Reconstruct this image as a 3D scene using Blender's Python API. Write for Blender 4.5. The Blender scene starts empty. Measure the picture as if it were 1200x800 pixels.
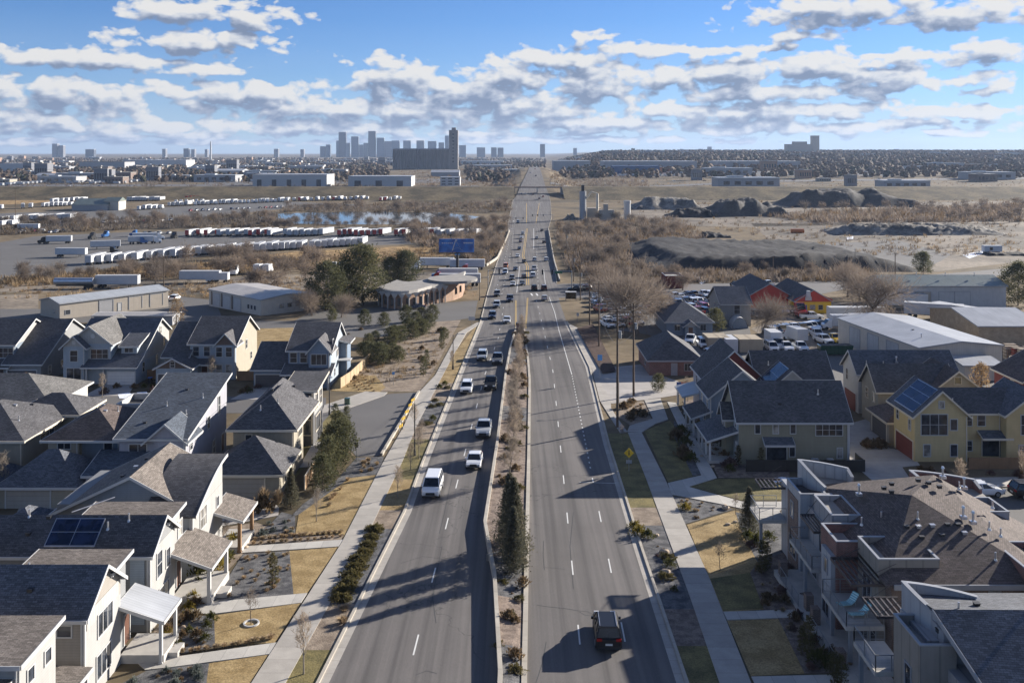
import bpy, bmesh, math, random
from mathutils import Vector, Matrix
import numpy as np
R = math.radians
C = bpy.context.scene.collection
scene = bpy.context.scene
random.seed(7)
F = 1085.0                       # focal length of the photograph in its own pixels (1200 wide)
# ------------------------------------------------------------------ terrain
GY = [-400, 0, 400, 500, 600, 750, 1000, 1300, 1800, 3000, 6000, 12000, 40000]
GZ = [-22., -34.5, -47.0, -47.9, -47.5, -46.5, -45., -44., -43., -42., -38., -30., -30.]
RY = [-400, 0, 400, 500, 600, 750, 870, 1000, 1300, 1600, 2200, 40000]      # the road's own profile
RZ = [-22., -34.5, -47.0, -47.9, -47.5, -46.5, -44.5, -38., -27., -26.5, -39., -39.]
KY = [1200, 1400, 1800, 2600, 3400, 4500, 40000]                             # ridge on the right
KZ = [0, 2, 10, 28, 39.5, 38, 36]
def lerp(xs, ys, x): return float(np.interp(x, xs, ys))
def sm(a, b, x):
    t = min(1, max(0, (x-a)/(b-a))); return t*t*(3-2*t)
def roadx(Y): return 0.024*Y
def G(X, Y):
    z = lerp(GY, GZ, Y)
    if Y > 860:
        d = abs(X-roadx(Y)); e = lerp(RY, RZ, Y)-z
        if e > 0: z += (e-.35)*(1-sm(15, 58, d))
    if Y > 1200:
        z += lerp(KY, KZ, Y)*sm(.01, .09, X/Y - .024)
    return z
def P(px, py, h=0.):
    """the point h above the ground on the ray through photograph pixel (px, py)"""
    a, b = 5., 40000.
    f = lambda Y: (178-py)/F*Y - (G((px-600)/F*Y, Y)+h)
    lo = a
    Y = a
    while Y < b:
        Y2 = Y*1.04+.5
        if f(Y2) <= 0: break
        Y = Y2
    lo, hi = Y, Y*1.04+.5
    for _ in range(40):
        m = (lo+hi)/2
        if f(m) > 0: lo = m
        else: hi = m
    Y = (lo+hi)/2; X = (px-600)/F*Y
    return Vector((X, Y, G(X, Y)+h))
def at(px, Y, h=0.):
    X = (px-600)/F*Y
    return Vector((X, Y, G(X, Y)+h))
# ------------------------------------------------------------------ mesh builder
class MB:
    def __init__(s): s.v = []; s.f = []; s.m = []; s.smooth = False
    def face(s, pts, m=0):
        n = len(s.v); s.v += [tuple(p) for p in pts]; s.f.append(tuple(range(n, n+len(pts)))); s.m.append(m)
    def mesh(s, vs, fs, m=0):
        n = len(s.v); s.v += [tuple(p) for p in vs]
        for f in fs: s.f.append(tuple(i+n for i in f)); s.m.append(m)
    def box(s, x0, x1, y0, y1, z0, z1, m=0):
        if x0 > x1: x0, x1 = x1, x0
        if y0 > y1: y0, y1 = y1, y0
        if z0 > z1: z0, z1 = z1, z0
        vs = [(x0,y0,z0),(x1,y0,z0),(x1,y1,z0),(x0,y1,z0),(x0,y0,z1),(x1,y0,z1),(x1,y1,z1),(x0,y1,z1)]
        s.mesh(vs, [(3,2,1,0),(4,5,6,7),(0,1,5,4),(1,2,6,5),(2,3,7,6),(3,0,4,7)], m)
    def prism(s, poly, d, m=0):
        """closed solid: planar polygon (list of 3D points) pushed along vector d"""
        d = Vector(d); a = [Vector(p) for p in poly]; b = [p+d for p in a]; n = len(a)
        nn = Vector((0, 0, 0))
        for i in range(n): nn += a[i].cross(a[(i+1) % n])
        if nn.dot(d) > 0: a.reverse(); b.reverse()
        fs = [tuple(range(n)), tuple(range(2*n-1, n-1, -1))]
        for i in range(n):
            j = (i+1) % n; fs.append((j, i, i+n, j+n))
        s.mesh(a+b, fs, m)
    def beam(s, p, q, w, h=None, m=0):
        """box-section bar from p to q"""
        h = h or w; p = Vector(p); q = Vector(q); d = (q-p)
        if d.length < 1e-6: return
        d.normalize(); up = Vector((0, 0, 1)) if abs(d.z) < .9 else Vector((0, 1, 0))
        a = d.cross(up).normalized(); b = a.cross(d).normalized()
        pts = [p+a*x*w/2+b*y*h/2 for x, y in ((-1,-1),(1,-1),(1,1),(-1,1))]
        s.prism(pts, q-p, m)
    def tube(s, p, q, r0, r1=None, n=6, m=0, cap=True):
        r1 = r0 if r1 is None else r1; p = Vector(p); q = Vector(q); d = (q-p)
        if d.length < 1e-6: return
        d.normalize(); up = Vector((0, 0, 1)) if abs(d.z) < .9 else Vector((1, 0, 0))
        a = d.cross(up).normalized(); b = d.cross(a).normalized()
        vs = []
        for c, r in ((p, r0), (q, r1)):
            for i in range(n):
                t = 2*math.pi*i/n; vs.append(c+a*math.cos(t)*r+b*math.sin(t)*r)
        fs = [(i, (i+1) % n, (i+1) % n+n, i+n) for i in range(n)]
        if cap: fs += [tuple(range(n-1, -1, -1)), tuple(range(n, 2*n))]
        s.mesh(vs, fs, m)
    def ball(s, c, rx, ry=None, rz=None, n=8, k=5, m=0, jit=0., rnd=None):
        ry = ry or rx; rz = rz or rx; rnd = rnd or random; c = Vector(c); vs = [c+Vector((0, 0, -rz))]
        for j in range(1, k):
            ph = -math.pi/2+math.pi*j/k
            for i in range(n):
                t = 2*math.pi*(i+.5*(j % 2))/n; q = 1+rnd.uniform(-jit, jit)
                vs.append(c+Vector((rx*q*math.cos(t)*math.cos(ph), ry*q*math.sin(t)*math.cos(ph), rz*q*math.sin(ph))))
        vs.append(c+Vector((0, 0, rz)))
        fs = [(0, 1+(i+1) % n, 1+i) for i in range(n)]
        for j in range(k-2):
            for i in range(n):
                a = 1+j*n+i; b = 1+j*n+(i+1) % n; fs.append((a, b, b+n, a+n))
        l = 1+(k-2)*n
        fs += [(l+i, l+(i+1) % n, len(vs)-1) for i in range(n)]
        s.mesh(vs, fs, m)
    def build(s, name, mats, parent=None, off=None, smooth=None, uv=True):
        me = bpy.data.meshes.new(name)
        off = Vector(off) if off is not None else (parent_loc(parent) if parent else Vector((0, 0, 0)))
        v = np.array(s.v, dtype=np.float64).reshape(-1, 3) - np.array(off)
        me.from_pydata(v.tolist() if len(v) < 200000 else list(map(tuple, v)), [], s.f)
        if not isinstance(mats, (list, tuple)): mats = [mats]
        for m in mats: me.materials.append(M[m] if isinstance(m, str) else m)
        if len(mats) > 1: me.polygons.foreach_set('material_index', s.m)
        if uv:
            L = me.uv_layers.new(name='UVMap'); n = len(me.loops)
            co = np.empty(len(me.vertices)*3, dtype=np.float32); me.vertices.foreach_get('co', co); co = co.reshape(-1, 3)
            vi = np.empty(n, dtype=np.int32); me.loops.foreach_get('vertex_index', vi)
            nf = len(me.polygons); nr = np.empty(nf*3, dtype=np.float32); me.polygons.foreach_get('normal', nr); nr = nr.reshape(-1, 3)
            lt = np.empty(nf, dtype=np.int32); me.polygons.foreach_get('loop_total', lt)
            N = np.repeat(nr, lt, axis=0)
            U = np.stack([-N[:, 1], N[:, 0], np.zeros(n)], 1); ul = np.linalg.norm(U, axis=1)
            flat = ul < .06; U[flat] = (1, 0, 0); ul[flat] = 1; U /= ul[:, None]
            V = np.cross(N, U); p = co[vi]
            L.data.foreach_set('uv', np.stack([(p*U).sum(1), (p*V).sum(1)], 1).astype(np.float32).ravel())
        if (s.smooth if smooth is None else smooth): me.polygons.foreach_set('use_smooth', [True]*len(me.polygons))
        me.update()
        o = bpy.data.objects.new(name, me); C.objects.link(o)
        o['_off'] = tuple(off)
        if parent: o.parent = parent; o.location = off-parent_loc(parent)
        else: o.location = off
        return o
LOC = {}
def parent_loc(o):
    return LOC.get(o.name, Vector((0, 0, 0)))
def tag(o, label=None, cat=None, group=None, kind=None):
    if label: o['label'] = label
    if cat: o['category'] = cat
    if group: o['group'] = group
    if kind: o['kind'] = kind
    return o
def thing(name, label, cat, loc=(0, 0, 0), group=None):
    o = bpy.data.objects.new(name, None); C.objects.link(o); o.location = loc; LOC[o.name] = Vector(loc)
    o.empty_display_size = .3
    return tag(o, label, cat, group)
def part(name, mb, mat, parent, label=None, **k):
    o = mb.build(name, mat, parent, **k); LOC[o.name] = parent_loc(parent) if 'off' not in k else Vector(k['off'])
    if label: o['label'] = label
    return o
def one(name, mb, mat, label, cat, loc=(0, 0, 0), group=None, local=False, **k):
    """a thing that is one mesh; local=True when the builder's coordinates are already relative to loc"""
    o = mb.build(name, mat, None, off=(0, 0, 0) if local else loc, **k); o.location = loc
    return tag(o, label, cat, group)
def struct(name, mb, mat, kind='structure', **k):
    o = mb.build(name, mat, None, off=(0, 0, 0), **k); o['kind'] = kind; return o
def copy_thing(root, loc, rz=0., label=None, group=None, sc=None):
    r = root.copy(); C.objects.link(r); r.location = loc; r.rotation_euler = (0, 0, rz)
    if sc: r.scale = (sc, sc, sc) if isinstance(sc, (int, float)) else sc
    if label: r['label'] = label
    if group: r['group'] = group
    for ch in list(root.children):
        c = ch.copy(); C.objects.link(c); c.parent = r
        for g in ch.children:
            d = g.copy(); C.objects.link(d); d.parent = c
    return r
# ------------------------------------------------------------------ materials
M = {}
def newmat(name):
    m = bpy.data.materials.new(name); m.use_nodes = True; nt = m.node_tree; b = nt.nodes['Principled BSDF']; M[name] = m
    return m, nt, b
def nd(nt, t, **k):
    n = nt.nodes.new(t)
    for a, v in k.items():
        if a.startswith('i_'):
            key = a[2:].replace('_', ' '); n.inputs[key].default_value = v
        else: setattr(n, a, v)
    return n
def ramp(nt, fac, stops):
    r = nt.nodes.new('ShaderNodeValToRGB'); e = r.color_ramp.elements
    while len(e) > 1: e.remove(e[0])
    e[0].position = stops[0][0]; e[0].color = (*stops[0][1], 1)
    for p, c in stops[1:]:
        x = e.new(p); x.color = (*c, 1)
    nt.links.new(fac, r.inputs[0]); return r.outputs[0]
def mixc(nt, fac, a, b, mode='MIX'):
    n = nt.nodes.new('ShaderNodeMix'); n.data_type = 'RGBA'; n.blend_type = mode
    for s, v in ((n.inputs[0], fac), (n.inputs[6], a), (n.inputs[7], b)):
        if isinstance(v, (int, float)): s.default_value = v
        elif isinstance(v, tuple): s.default_value = (*v, 1) if len(v) == 3 else v
        else: nt.links.new(v, s)
    return n.outputs[2]
def mth(nt, op, a, b=None, c=None, clamp=False):
    n = nt.nodes.new('ShaderNodeMath'); n.operation = op; n.use_clamp = clamp
    for i, v in enumerate((a, b, c)):
        if v is None: continue
        if isinstance(v, (int, float)): n.inputs[i].default_value = v
        else: nt.links.new(v, n.inputs[i])
    return n.outputs[0]
def coords(nt, kind='Object', scale=(1, 1, 1)):
    t = nt.nodes.new('ShaderNodeTexCoord'); m = nt.nodes.new('ShaderNodeMapping'); m.inputs['Scale'].default_value = scale
    nt.links.new(t.outputs[kind], m.inputs[0]); return m.outputs[0]
def noise(nt, vec, scale, detail=4, rough=.55, dist=0.):
    n = nt.nodes.new('ShaderNodeTexNoise'); n.inputs['Scale'].default_value = scale; n.inputs['Detail'].default_value = detail
    n.inputs['Roughness'].default_value = rough; n.inputs['Distortion'].default_value = dist
    nt.links.new(vec, n.inputs['Vector']); return n.outputs['Fac']
def bump(nt, b, h, strength=.3, dist=.05):
    n = nt.nodes.new('ShaderNodeBump'); n.inputs['Strength'].default_value = strength; n.inputs['Distance'].default_value = dist
    nt.links.new(h, n.inputs['Height']); nt.links.new(n.outputs[0], b.inputs['Normal'])
def dark(c, k): return tuple(x*k for x in c)
def m_plain(name, c, rough=.7, var=.12, sc=1.5, metal=0., spec=None):
    m, nt, b = newmat(name); v = coords(nt)
    f = noise(nt, v, sc, 5); nt.links.new(ramp(nt, f, [(.3, dark(c, 1-var)), (.7, dark(c, 1+var))]), b.inputs['Base Color'])
    b.inputs['Roughness'].default_value = rough; b.inputs['Metallic'].default_value = metal
    if spec is not None: b.inputs['Specular IOR Level'].default_value = spec
    return m
def m_two(name, c1, c2, sc=1., rough=.9, detail=6, lo=.4, hi=.6, fine=None, kind='Object', scale=(1, 1, 1), bmp=0.):
    m, nt, b = newmat(name); v = coords(nt, kind, scale)
    col = ramp(nt, noise(nt, v, sc, detail, .6), [(lo, c1), (hi, c2)])
    if fine:
        g = noise(nt, v, fine, 3, .7)
        col = mixc(nt, 1., col, ramp(nt, g, [(.3, (.6,)*3), (.7, (1.35,)*3)]), 'MULTIPLY')
        if bmp: bump(nt, b, g, bmp, .1)
    nt.links.new(col, b.inputs['Base Color']); b.inputs['Roughness'].default_value = rough; b.inputs['Specular IOR Level'].default_value = .2
    return m
def m_shingle(name, c, var=.3):
    m, nt, b = newmat(name); uv = coords(nt, 'UV')
    br = nt.nodes.new('ShaderNodeTexBrick'); nt.links.new(uv, br.inputs['Vector'])
    for k, x in (('Scale', 1.), ('Brick Width', .34), ('Row Height', .15), ('Mortar Size', .012), ('Bias', 0.), ('Mortar Smooth', .3)): br.inputs[k].default_value = x
    br.inputs['Color1'].default_value = (*dark(c, 1-var), 1); br.inputs['Color2'].default_value = (*dark(c, 1+var), 1); br.inputs['Mortar'].default_value = (*dark(c, .45), 1)
    f = noise(nt, uv, .35, 4, .6)
    g = noise(nt, uv, 9, 2, .6)
    col = mixc(nt, 1., br.outputs[0], ramp(nt, f, [(.3, (.82,)*3), (.7, (1.15,)*3)]), 'MULTIPLY')
    col = mixc(nt, 1., col, ramp(nt, g, [(.25, (.7,)*3), (.75, (1.3,)*3)]), 'MULTIPLY')
    nt.links.new(col, b.inputs['Base Color']); b.inputs['Roughness'].default_value = .9; b.inputs['Specular IOR Level'].default_value = .25
    bump(nt, b, br.outputs['Fac'], -.4, .03)
    return m
def m_siding(name, c, pitch=.18, vertical=False, var=.06, groove=.72):
    m, nt, b = newmat(name); uv = coords(nt, 'UV')
    s = nt.nodes.new('ShaderNodeSeparateXYZ'); nt.links.new(uv, s.inputs[0])
    t = mth(nt, 'FRACT', mth(nt, 'DIVIDE', s.outputs[0 if vertical else 1], pitch))
    base = ramp(nt, noise(nt, uv, .8, 5), [(.3, dark(c, 1-var)), (.7, dark(c, 1+var))])
    line = ramp(nt, t, [(0, (groove,)*3), (.1, (1,)*3), (.93, (1,)*3), (1, (groove,)*3)])
    st = noise(nt, coords(nt, 'UV', (3, .3, 1)), 1., 4)
    col = mixc(nt, 1., base, line, 'MULTIPLY'); col = mixc(nt, 1., col, ramp(nt, st, [(.3, (.93,)*3), (.7, (1.04,)*3)]), 'MULTIPLY')
    nt.links.new(col, b.inputs['Base Color']); b.inputs['Roughness'].default_value = .65; b.inputs['Specular IOR Level'].default_value = .3
    bump(nt, b, t, .25, .03)
    return m
def m_brick(name, c, mortar=(.25, .23, .21), w=.22, h=.075, var=.25, ms=.01):
    m, nt, b = newmat(name); uv = coords(nt, 'UV')
    br = nt.nodes.new('ShaderNodeTexBrick'); nt.links.new(uv, br.inputs['Vector'])
    for k, x in (('Scale', 1.), ('Brick Width', w), ('Row Height', h), ('Mortar Size', ms)): br.inputs[k].default_value = x
    br.inputs['Color1'].default_value = (*dark(c, 1-var), 1); br.inputs['Color2'].default_value = (*dark(c, 1+var), 1); br.inputs['Mortar'].default_value = (*mortar, 1)
    col = mixc(nt, 1., br.outputs[0], ramp(nt, noise(nt, uv, .9, 5), [(.3, (.8,)*3), (.7, (1.15,)*3)]), 'MULTIPLY')
    nt.links.new(col, b.inputs['Base Color']); b.inputs['Roughness'].default_value = .85
    return m
def m_metalroof(name, c, pitch=.45, rough=.45):
    m, nt, b = newmat(name); uv = coords(nt, 'UV')
    s = nt.nodes.new('ShaderNodeSeparateXYZ'); nt.links.new(uv, s.inputs[0])
    t = mth(nt, 'FRACT', mth(nt, 'DIVIDE', s.outputs[0], pitch))
    line = ramp(nt, t, [(0, (.6,)*3), (.12, (1.1,)*3), (.2, (1,)*3), (.9, (.95,)*3), (1, (.7,)*3)])
    col = mixc(nt, 1., ramp(nt, noise(nt, uv, .25, 6), [(.3, dark(c, .85)), (.7, dark(c, 1.1))]), line, 'MULTIPLY')
    st = noise(nt, coords(nt, 'UV', (2, .15, 1)), 1., 4)
    col = mixc(nt, 1., col, ramp(nt, st, [(.3, (.85,)*3), (.7, (1.08,)*3)]), 'MULTIPLY')
    nt.links.new(col, b.inputs['Base Color']); b.inputs['Roughness'].default_value = rough
    return m
def m_concrete(name, c, joint=1.8, var=.12, jy=True):
    m, nt, b = newmat(name); v = coords(nt)
    s = nt.nodes.new('ShaderNodeSeparateXYZ'); nt.links.new(v, s.inputs[0])
    t = mth(nt, 'FRACT', mth(nt, 'DIVIDE', s.outputs[1 if jy else 0], joint))
    line = ramp(nt, t, [(0, (.62,)*3), (.018, (.7,)*3), (.03, (1,)*3), (1, (1,)*3)])
    sl = mth(nt, 'FLOOR', mth(nt, 'DIVIDE', s.outputs[1 if jy else 0], joint))
    w = nt.nodes.new('ShaderNodeTexWhiteNoise'); w.noise_dimensions = '1D'; nt.links.new(sl, w.inputs['W'])
    col = ramp(nt, noise(nt, v, .7, 6, .6), [(.3, dark(c, 1-var)), (.7, dark(c, 1+var))])
    col = mixc(nt, 1., col, line, 'MULTIPLY'); col = mixc(nt, 1., col, ramp(nt, w.outputs[0], [(0, (.9,)*3), (1, (1.06,)*3)]), 'MULTIPLY')
    col = mixc(nt, 1., col, ramp(nt, noise(nt, v, 12, 2, .7), [(.3, (.93,)*3), (.7, (1.06,)*3)]), 'MULTIPLY')
    nt.links.new(col, b.inputs['Base Color']); b.inputs['Roughness'].default_value = .9
    return m
def m_foliage(name, c1, c2, sc=2.5, rough=.8):
    m, nt, b = newmat(name); v = coords(nt)
    oi = nt.nodes.new('ShaderNodeObjectInfo')
    col = ramp(nt, noise(nt, v, sc, 3, .6), [(.35, c1), (.65, c2)])
    col = mixc(nt, 1., col, ramp(nt, oi.outputs['Random'], [(0, (.8, .82, .85)), (1, (1.2, 1.15, 1.1))]), 'MULTIPLY')
    nt.links.new(col, b.inputs['Base Color']); b.inputs['Roughness'].default_value = rough; b.inputs['Specular IOR Level'].default_value = .15
    t = nt.nodes.new('ShaderNodeBsdfTranslucent'); nt.links.new(col, t.inputs[0]); x = nt.nodes.new('ShaderNodeMixShader'); x.inputs[0].default_value = .35; o = nt.nodes['Material Output']
    nt.links.new(b.outputs[0], x.inputs[1]); nt.links.new(t.outputs[0], x.inputs[2]); nt.links.new(x.outputs[0], o.inputs['Surface'])
    return m
def m_paint(name, c, rough=.25, metal=.0):
    m, nt, b = newmat(name); b.inputs['Base Color'].default_value = (*c, 1); b.inputs['Roughness'].default_value = rough
    b.inputs['Metallic'].default_value = metal; b.inputs['Coat Weight'].default_value = .5; b.inputs['Coat Roughness'].default_value = .08
    return m
def m_glass(name, c=(.03, .035, .045), rough=.08):
    m, nt, b = newmat(name); v = coords(nt)
    nt.links.new(ramp(nt, noise(nt, v, .9, 2), [(.4, dark(c, .6)), (.6, dark(c, 1.6))]), b.inputs['Base Color'])
    b.inputs['Roughness'].default_value = rough; b.inputs['Specular IOR Level'].default_value = .7
    return m
def asphalt(name, c, lane=False, spots=.1):
    m, nt, b = newmat(name); v = coords(nt)
    a = noise(nt, v, .09, 6, .6); col = ramp(nt, a, [(.3, dark(c, .88)), (.7, dark(c, 1.1))])
    if lane:   # wheel-polished bands that run with the lanes
        st = noise(nt, coords(nt, 'UV', (1, .012, 1)), 1.15, 3, .55)
        col = mixc(nt, 1., col, ramp(nt, st, [(.34, (.70, .70, .71)), (.5, (.98, .98, .98)), (.66, (1.22, 1.21, 1.2))]), 'MULTIPLY')
        vo = nt.nodes.new('ShaderNodeTexVoronoi'); vo.feature = 'DISTANCE_TO_EDGE'; vo.inputs['Scale'].default_value = .085
        w = nt.nodes.new('ShaderNodeVectorMath'); w.operation = 'ADD'
        nn = nt.nodes.new('ShaderNodeTexNoise'); nn.inputs['Scale'].default_value = .4; nn.inputs['Detail'].default_value = 5; nt.links.new(v, nn.inputs['Vector'])
        sc = nt.nodes.new('ShaderNodeVectorMath'); sc.operation = 'SCALE'; sc.inputs['Scale'].default_value = 5.; nt.links.new(nn.outputs['Color'], sc.inputs[0])
        nt.links.new(v, w.inputs[0]); nt.links.new(sc.outputs[0], w.inputs[1]); nt.links.new(w.outputs[0], vo.inputs['Vector'])
        cr = mth(nt, 'LESS_THAN', vo.outputs[0], .0038)
        gate = mth(nt, 'GREATER_THAN', noise(nt, v, .035, 2), .53)
        col = mixc(nt, mth(nt, 'MULTIPLY', mth(nt, 'MULTIPLY', cr, gate), .55), col, (.035, .034, .036))
    g = noise(nt, v, 14, 3, .8)
    col = mixc(nt, 1., col, ramp(nt, g, [(.25, (1-spots*2.2,)*3), (.75, (1+spots*2.2,)*3)]), 'MULTIPLY')
    nt.links.new(col, b.inputs['Base Color']); b.inputs['Roughness'].default_value = .85; b.inputs['Specular IOR Level'].default_value = .3
    return m
HAZE = 5.2e-5
asphalt('road_asphalt', (.128, .119, .114), lane=True, spots=.12)
asphalt('side_asphalt', (.125, .12, .118)); asphalt('lot_asphalt', (.125, .12, .115), spots=.1); asphalt('dark_asphalt', (.07, .07, .072))
m_concrete('walk', (.36, .335, .30)); m_concrete('path', (.43, .41, .375), 1.5, jy=False); m_concrete('drive', (.36, .335, .31), 3.0)
m_concrete('kerb', (.40, .365, .31), 3.); m_plain('white_line', (.62, .62, .6), .7, .1, 6); m_plain('yellow_line', (.55, .36, .08), .7, .15, 6)
m_two('dry_lawn', (.235, .165, .075), (.34, .25, .125), .6, fine=7, bmp=.3)
m_two('olive_lawn', (.115, .10, .045), (.20, .165, .07), .5, fine=8, bmp=.3)
m_two('bark_soil', (.19, .15, .115), (.29, .235, .18), .9, fine=9, bmp=.4)
m_two('grey_gravel', (.07, .07, .075), (.15, .148, .15), 1.2, fine=11, bmp=.5)
m_two('brown_gravel', (.13, .10, .085), (.24, .19, .155), 1.3, fine=10, bmp=.5)
m_two('mulch', (.05, .03, .025), (.095, .06, .045), 1.3, fine=10, bmp=.5)
m_two('snow', (.6, .65, .75), (.85, .87, .9), 2.)
m_two('black_heap', (.012, .012, .015), (.05, .048, .05), .09, fine=1.1, bmp=.9, lo=.3, hi=.7); m_two('stone_heap', (.09, .085, .08), (.27, .25, .22), .12, fine=.9, bmp=.6)
m_two('dirt_yard', (.115, .098, .078), (.24, .20, .155), .02, fine=.5)
m_two('reeds', (.17, .11, .05), (.42, .28, .13), .25, fine=2, bmp=.4)
for n, c in (('charcoal', (.10, .098, .104)), ('warmgrey', (.19, .165, .145)), ('slate', (.11, .117, .135)), ('brownroof', (.118, .095, .087)), ('blueroof', (.08, .095, .12)), ('greyroof', (.15, .145, .14))):
    m_shingle('sh_'+n, c)  # near-left roofs use these as lit and shaded copies of one shingle
for n, c in (('white', (.35, .345, .335)), ('offwhite', (.48, .475, .455)), ('cream', (.335, .305, .245)), ('lightgrey', (.40, .41, .42)), ('grey', (.235, .24, .245)), ('bluegrey', (.19, .23, .28)), ('paleblue', (.31, .36, .41)),
             ('olive', (.27, .255, .19)), ('tan', (.42, .355, .26)), ('yellow', (.55, .44, .235)), ('red', (.16, .035, .03)), ('brown', (.14, .10, .08)), ('darkgrey', (.10, .10, .105)), ('taupe', (.30, .275, .245)), ('lavgrey', (.33, .33, .37)), ('bluesid', (.17, .225, .30))):
    m_siding('sd_'+n, c)  # brighter copy of white siding for walls in shade; sunlit white is dimmed
m_siding('batten_white', (.37, .365, .35), .4, True); m_siding('panel_grey', (.30, .30, .315), 1.2, True, groove=.6); m_siding('panel_taupe', (.245, .225, .20), 1.2, True, groove=.65); m_siding('panel_pale', (.34, .355, .38), 1.2, True, groove=.7)
m_siding('metal_tan', (.40, .355, .30), .35, True); m_siding('metal_cream', (.52, .48, .42), .35, True); m_siding('metal_white', (.46, .46, .46), .35, True); m_siding('metal_grey', (.33, .33, .34), .35, True); m_siding('metal_blue', (.05, .10, .21), .35, True)
m_siding('garage_tan', (.36, .33, .29), .5, var=.04); m_siding('garage_white', (.62, .61, .60), .5, var=.04); m_siding('garage_red', (.15, .04, .035), .5, var=.05); m_siding('garage_dark', (.10, .095, .10), .5, var=.05)
m_siding('fence_wood', (.26, .16, .09), .14, True, var=.15); m_siding('fence_pale', (.42, .32, .2), .14, True, var=.15)
m_brick('brick_red', (.18, .055, .04)); m_brick('brick_brown', (.135, .08, .06)); m_brick('brick_orange', (.33, .18, .10)); m_brick('block_tan', (.36, .28, .19), w=.4, h=.2, var=.1)
m_metalroof('mr_white', (.40, .41, .425)); m_metalroof('mr_tan', (.46, .43, .39)); m_metalroof('mr_grey', (.40, .42, .44)); m_metalroof('mr_green', (.16, .19, .17)); m_metalroof('mr_porch', (.40, .415, .44), .3); m_metalroof('mr_blue', (.05, .09, .19))
m_plain('trim_white', (.47, .47, .465), .5, .05); m_plain('trim_dark', (.06, .05, .05), .5, .1); m_plain('trim_cream', (.6, .54, .44), .5, .05); m_plain('trim_grey', (.29, .30, .32), .45, .08)
m_plain('flat_roof', (.27, .255, .235), .9, .15, .5); m_plain('flat_dark', (.06, .06, .065), .8, .2, .6)
m_plain('vent_metal', (.55, .55, .56), .35, .1, metal=.7); m_plain('wood_pole', (.12, .085, .06), .9, .2, 3); m_plain('steel', (.30, .31, .32), .4, .1, metal=.6); m_plain('black_metal', (.02, .02, .022), .5, .2)
m_plain('rubber', (.018, .018, .019), .8, .2); m_plain('rim', (.4, .4, .42), .35, .1, metal=.8); m_plain('door_wood', (.10, .045, .03), .5, .2); m_plain('concrete', (.42, .40, .37), .9, .12)
m_plain('red_paint', (.42, .03, .02), .5, .1); m_plain('yellow_paint', (.72, .46, .03), .5, .08); m_plain('blue_paint', (.02, .09, .35), .5, .1); m_plain('orange_paint', (.62, .16, .03), .5, .1); m_plain('green_paint', (.02, .12, .06), .5, .1); m_plain('sign_blue', (.10, .30, .62), .5, .05)
m_glass('window_glass'); m_glass('blind_glass', (.25, .24, .22), .2); m_glass('car_glass', (.012, .014, .018), .06); m_glass('solar', (.012, .018, .045), .12)
m_plain('head_lamp', (.75, .77, .8), .15, .02); m_plain('tail_lamp', (.35, .01, .01), .25, .05); m_plain('plate', (.6, .62, .62), .5, .02)
m_plain('bark', (.14, .11, .085), .95, .25, 4); m_plain('pale_bark', (.25, .215, .175), .95, .2, 4)
m_foliage('twigs', (.175, .145, .12), (.285, .24, .20)); m_foliage('twigs_far', (.15, .122, .10), (.26, .215, .175), .6); m_foliage('twigs_pale', (.28, .235, .19), (.42, .355, .285))
m_foliage('pine', (.06, .068, .036), (.15, .145, .075)); m_foliage('spruce', (.07, .075, .055), (.19, .175, .12)); m_foliage('juniper', (.075, .07, .03), (.16, .135, .06)); m_foliage('shrub_green', (.05, .06, .02), (.13, .12, .035)); m_foliage('shrub_yellow', (.13, .11, .02), (.26, .20, .045))
m_foliage('shrub_brown', (.12, .085, .05), (.22, .16, .095)); m_foliage('grass_tan', (.30, .225, .14), (.46, .36, .24), 3); m_foliage('sage', (.10, .12, .11), (.19, .21, .19), 3)
m_foliage('leaf_dry', (.25, .175, .095), (.38, .27, .15), 3); m_foliage('mauve_shrub', (.13, .085, .075), (.22, .15, .13), 3)
for n, c in (('white', (.74, .75, .76)), ('silver', (.42, .44, .46)), ('grey', (.12, .125, .135)), ('black', (.012, .012, .014)), ('navy', (.02, .035, .08)), ('red', (.32, .02, .02)), ('tan', (.32, .28, .22)), ('blue', (.03, .12, .33)), ('yellow', (.65, .42, .03)), ('green', (.03, .08, .05)), ('orange', (.6, .17, .03)), ('maroon', (.08, .02, .02))):
    m_paint('car_'+n, c)
M['car_black'].node_tree.nodes['Principled BSDF'].inputs['Coat Weight'].default_value = .05; M['car_black'].node_tree.nodes['Principled BSDF'].inputs['Roughness'].default_value = .38; M['car_black'].node_tree.nodes['Principled BSDF'].inputs['Specular IOR Level'].default_value = .3; m_two('grey_heap', (.035, .034, .036), (.10, .092, .085), .07, fine=.8, bmp=.5, lo=.3, hi=.7)
m_plain('trailer_white', (.52, .53, .545), .5, .06, .8); m_plain('trailer_grey', (.40, .42, .45), .5, .06, .8); m_plain('trailer_red', (.42, .04, .03), .5, .06)
SUN_AZ, SUN_EL = 35.5, 17.8        # towards +x, turned 30 degrees to +y
sd = Vector((math.cos(R(SUN_AZ))*math.cos(R(SUN_EL)), math.sin(R(SUN_AZ))*math.cos(R(SUN_EL)), math.sin(R(SUN_EL))))
sl = bpy.data.lights.new('sun', 'SUN'); sl.energy = 5.0; sl.angle = R(.5); sl.color = (1., .925, .82)
so = bpy.data.objects.new('sun', sl); C.objects.link(so); so.rotation_euler = sd.to_track_quat('Z', 'Y').to_euler(); so.location = (0, 0, 200)
w = bpy.data.worlds.new('World'); scene.world = w; w.use_nodes = True; nt = w.node_tree; nt.nodes.clear()
out = nt.nodes.new('ShaderNodeOutputWorld')
sky = nt.nodes.new('ShaderNodeTexSky'); sky.sky_type = 'NISHITA'; sky.sun_disc = False; sky.sun_elevation = R(SUN_EL); sky.sun_rotation = R(90-SUN_AZ)
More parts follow.
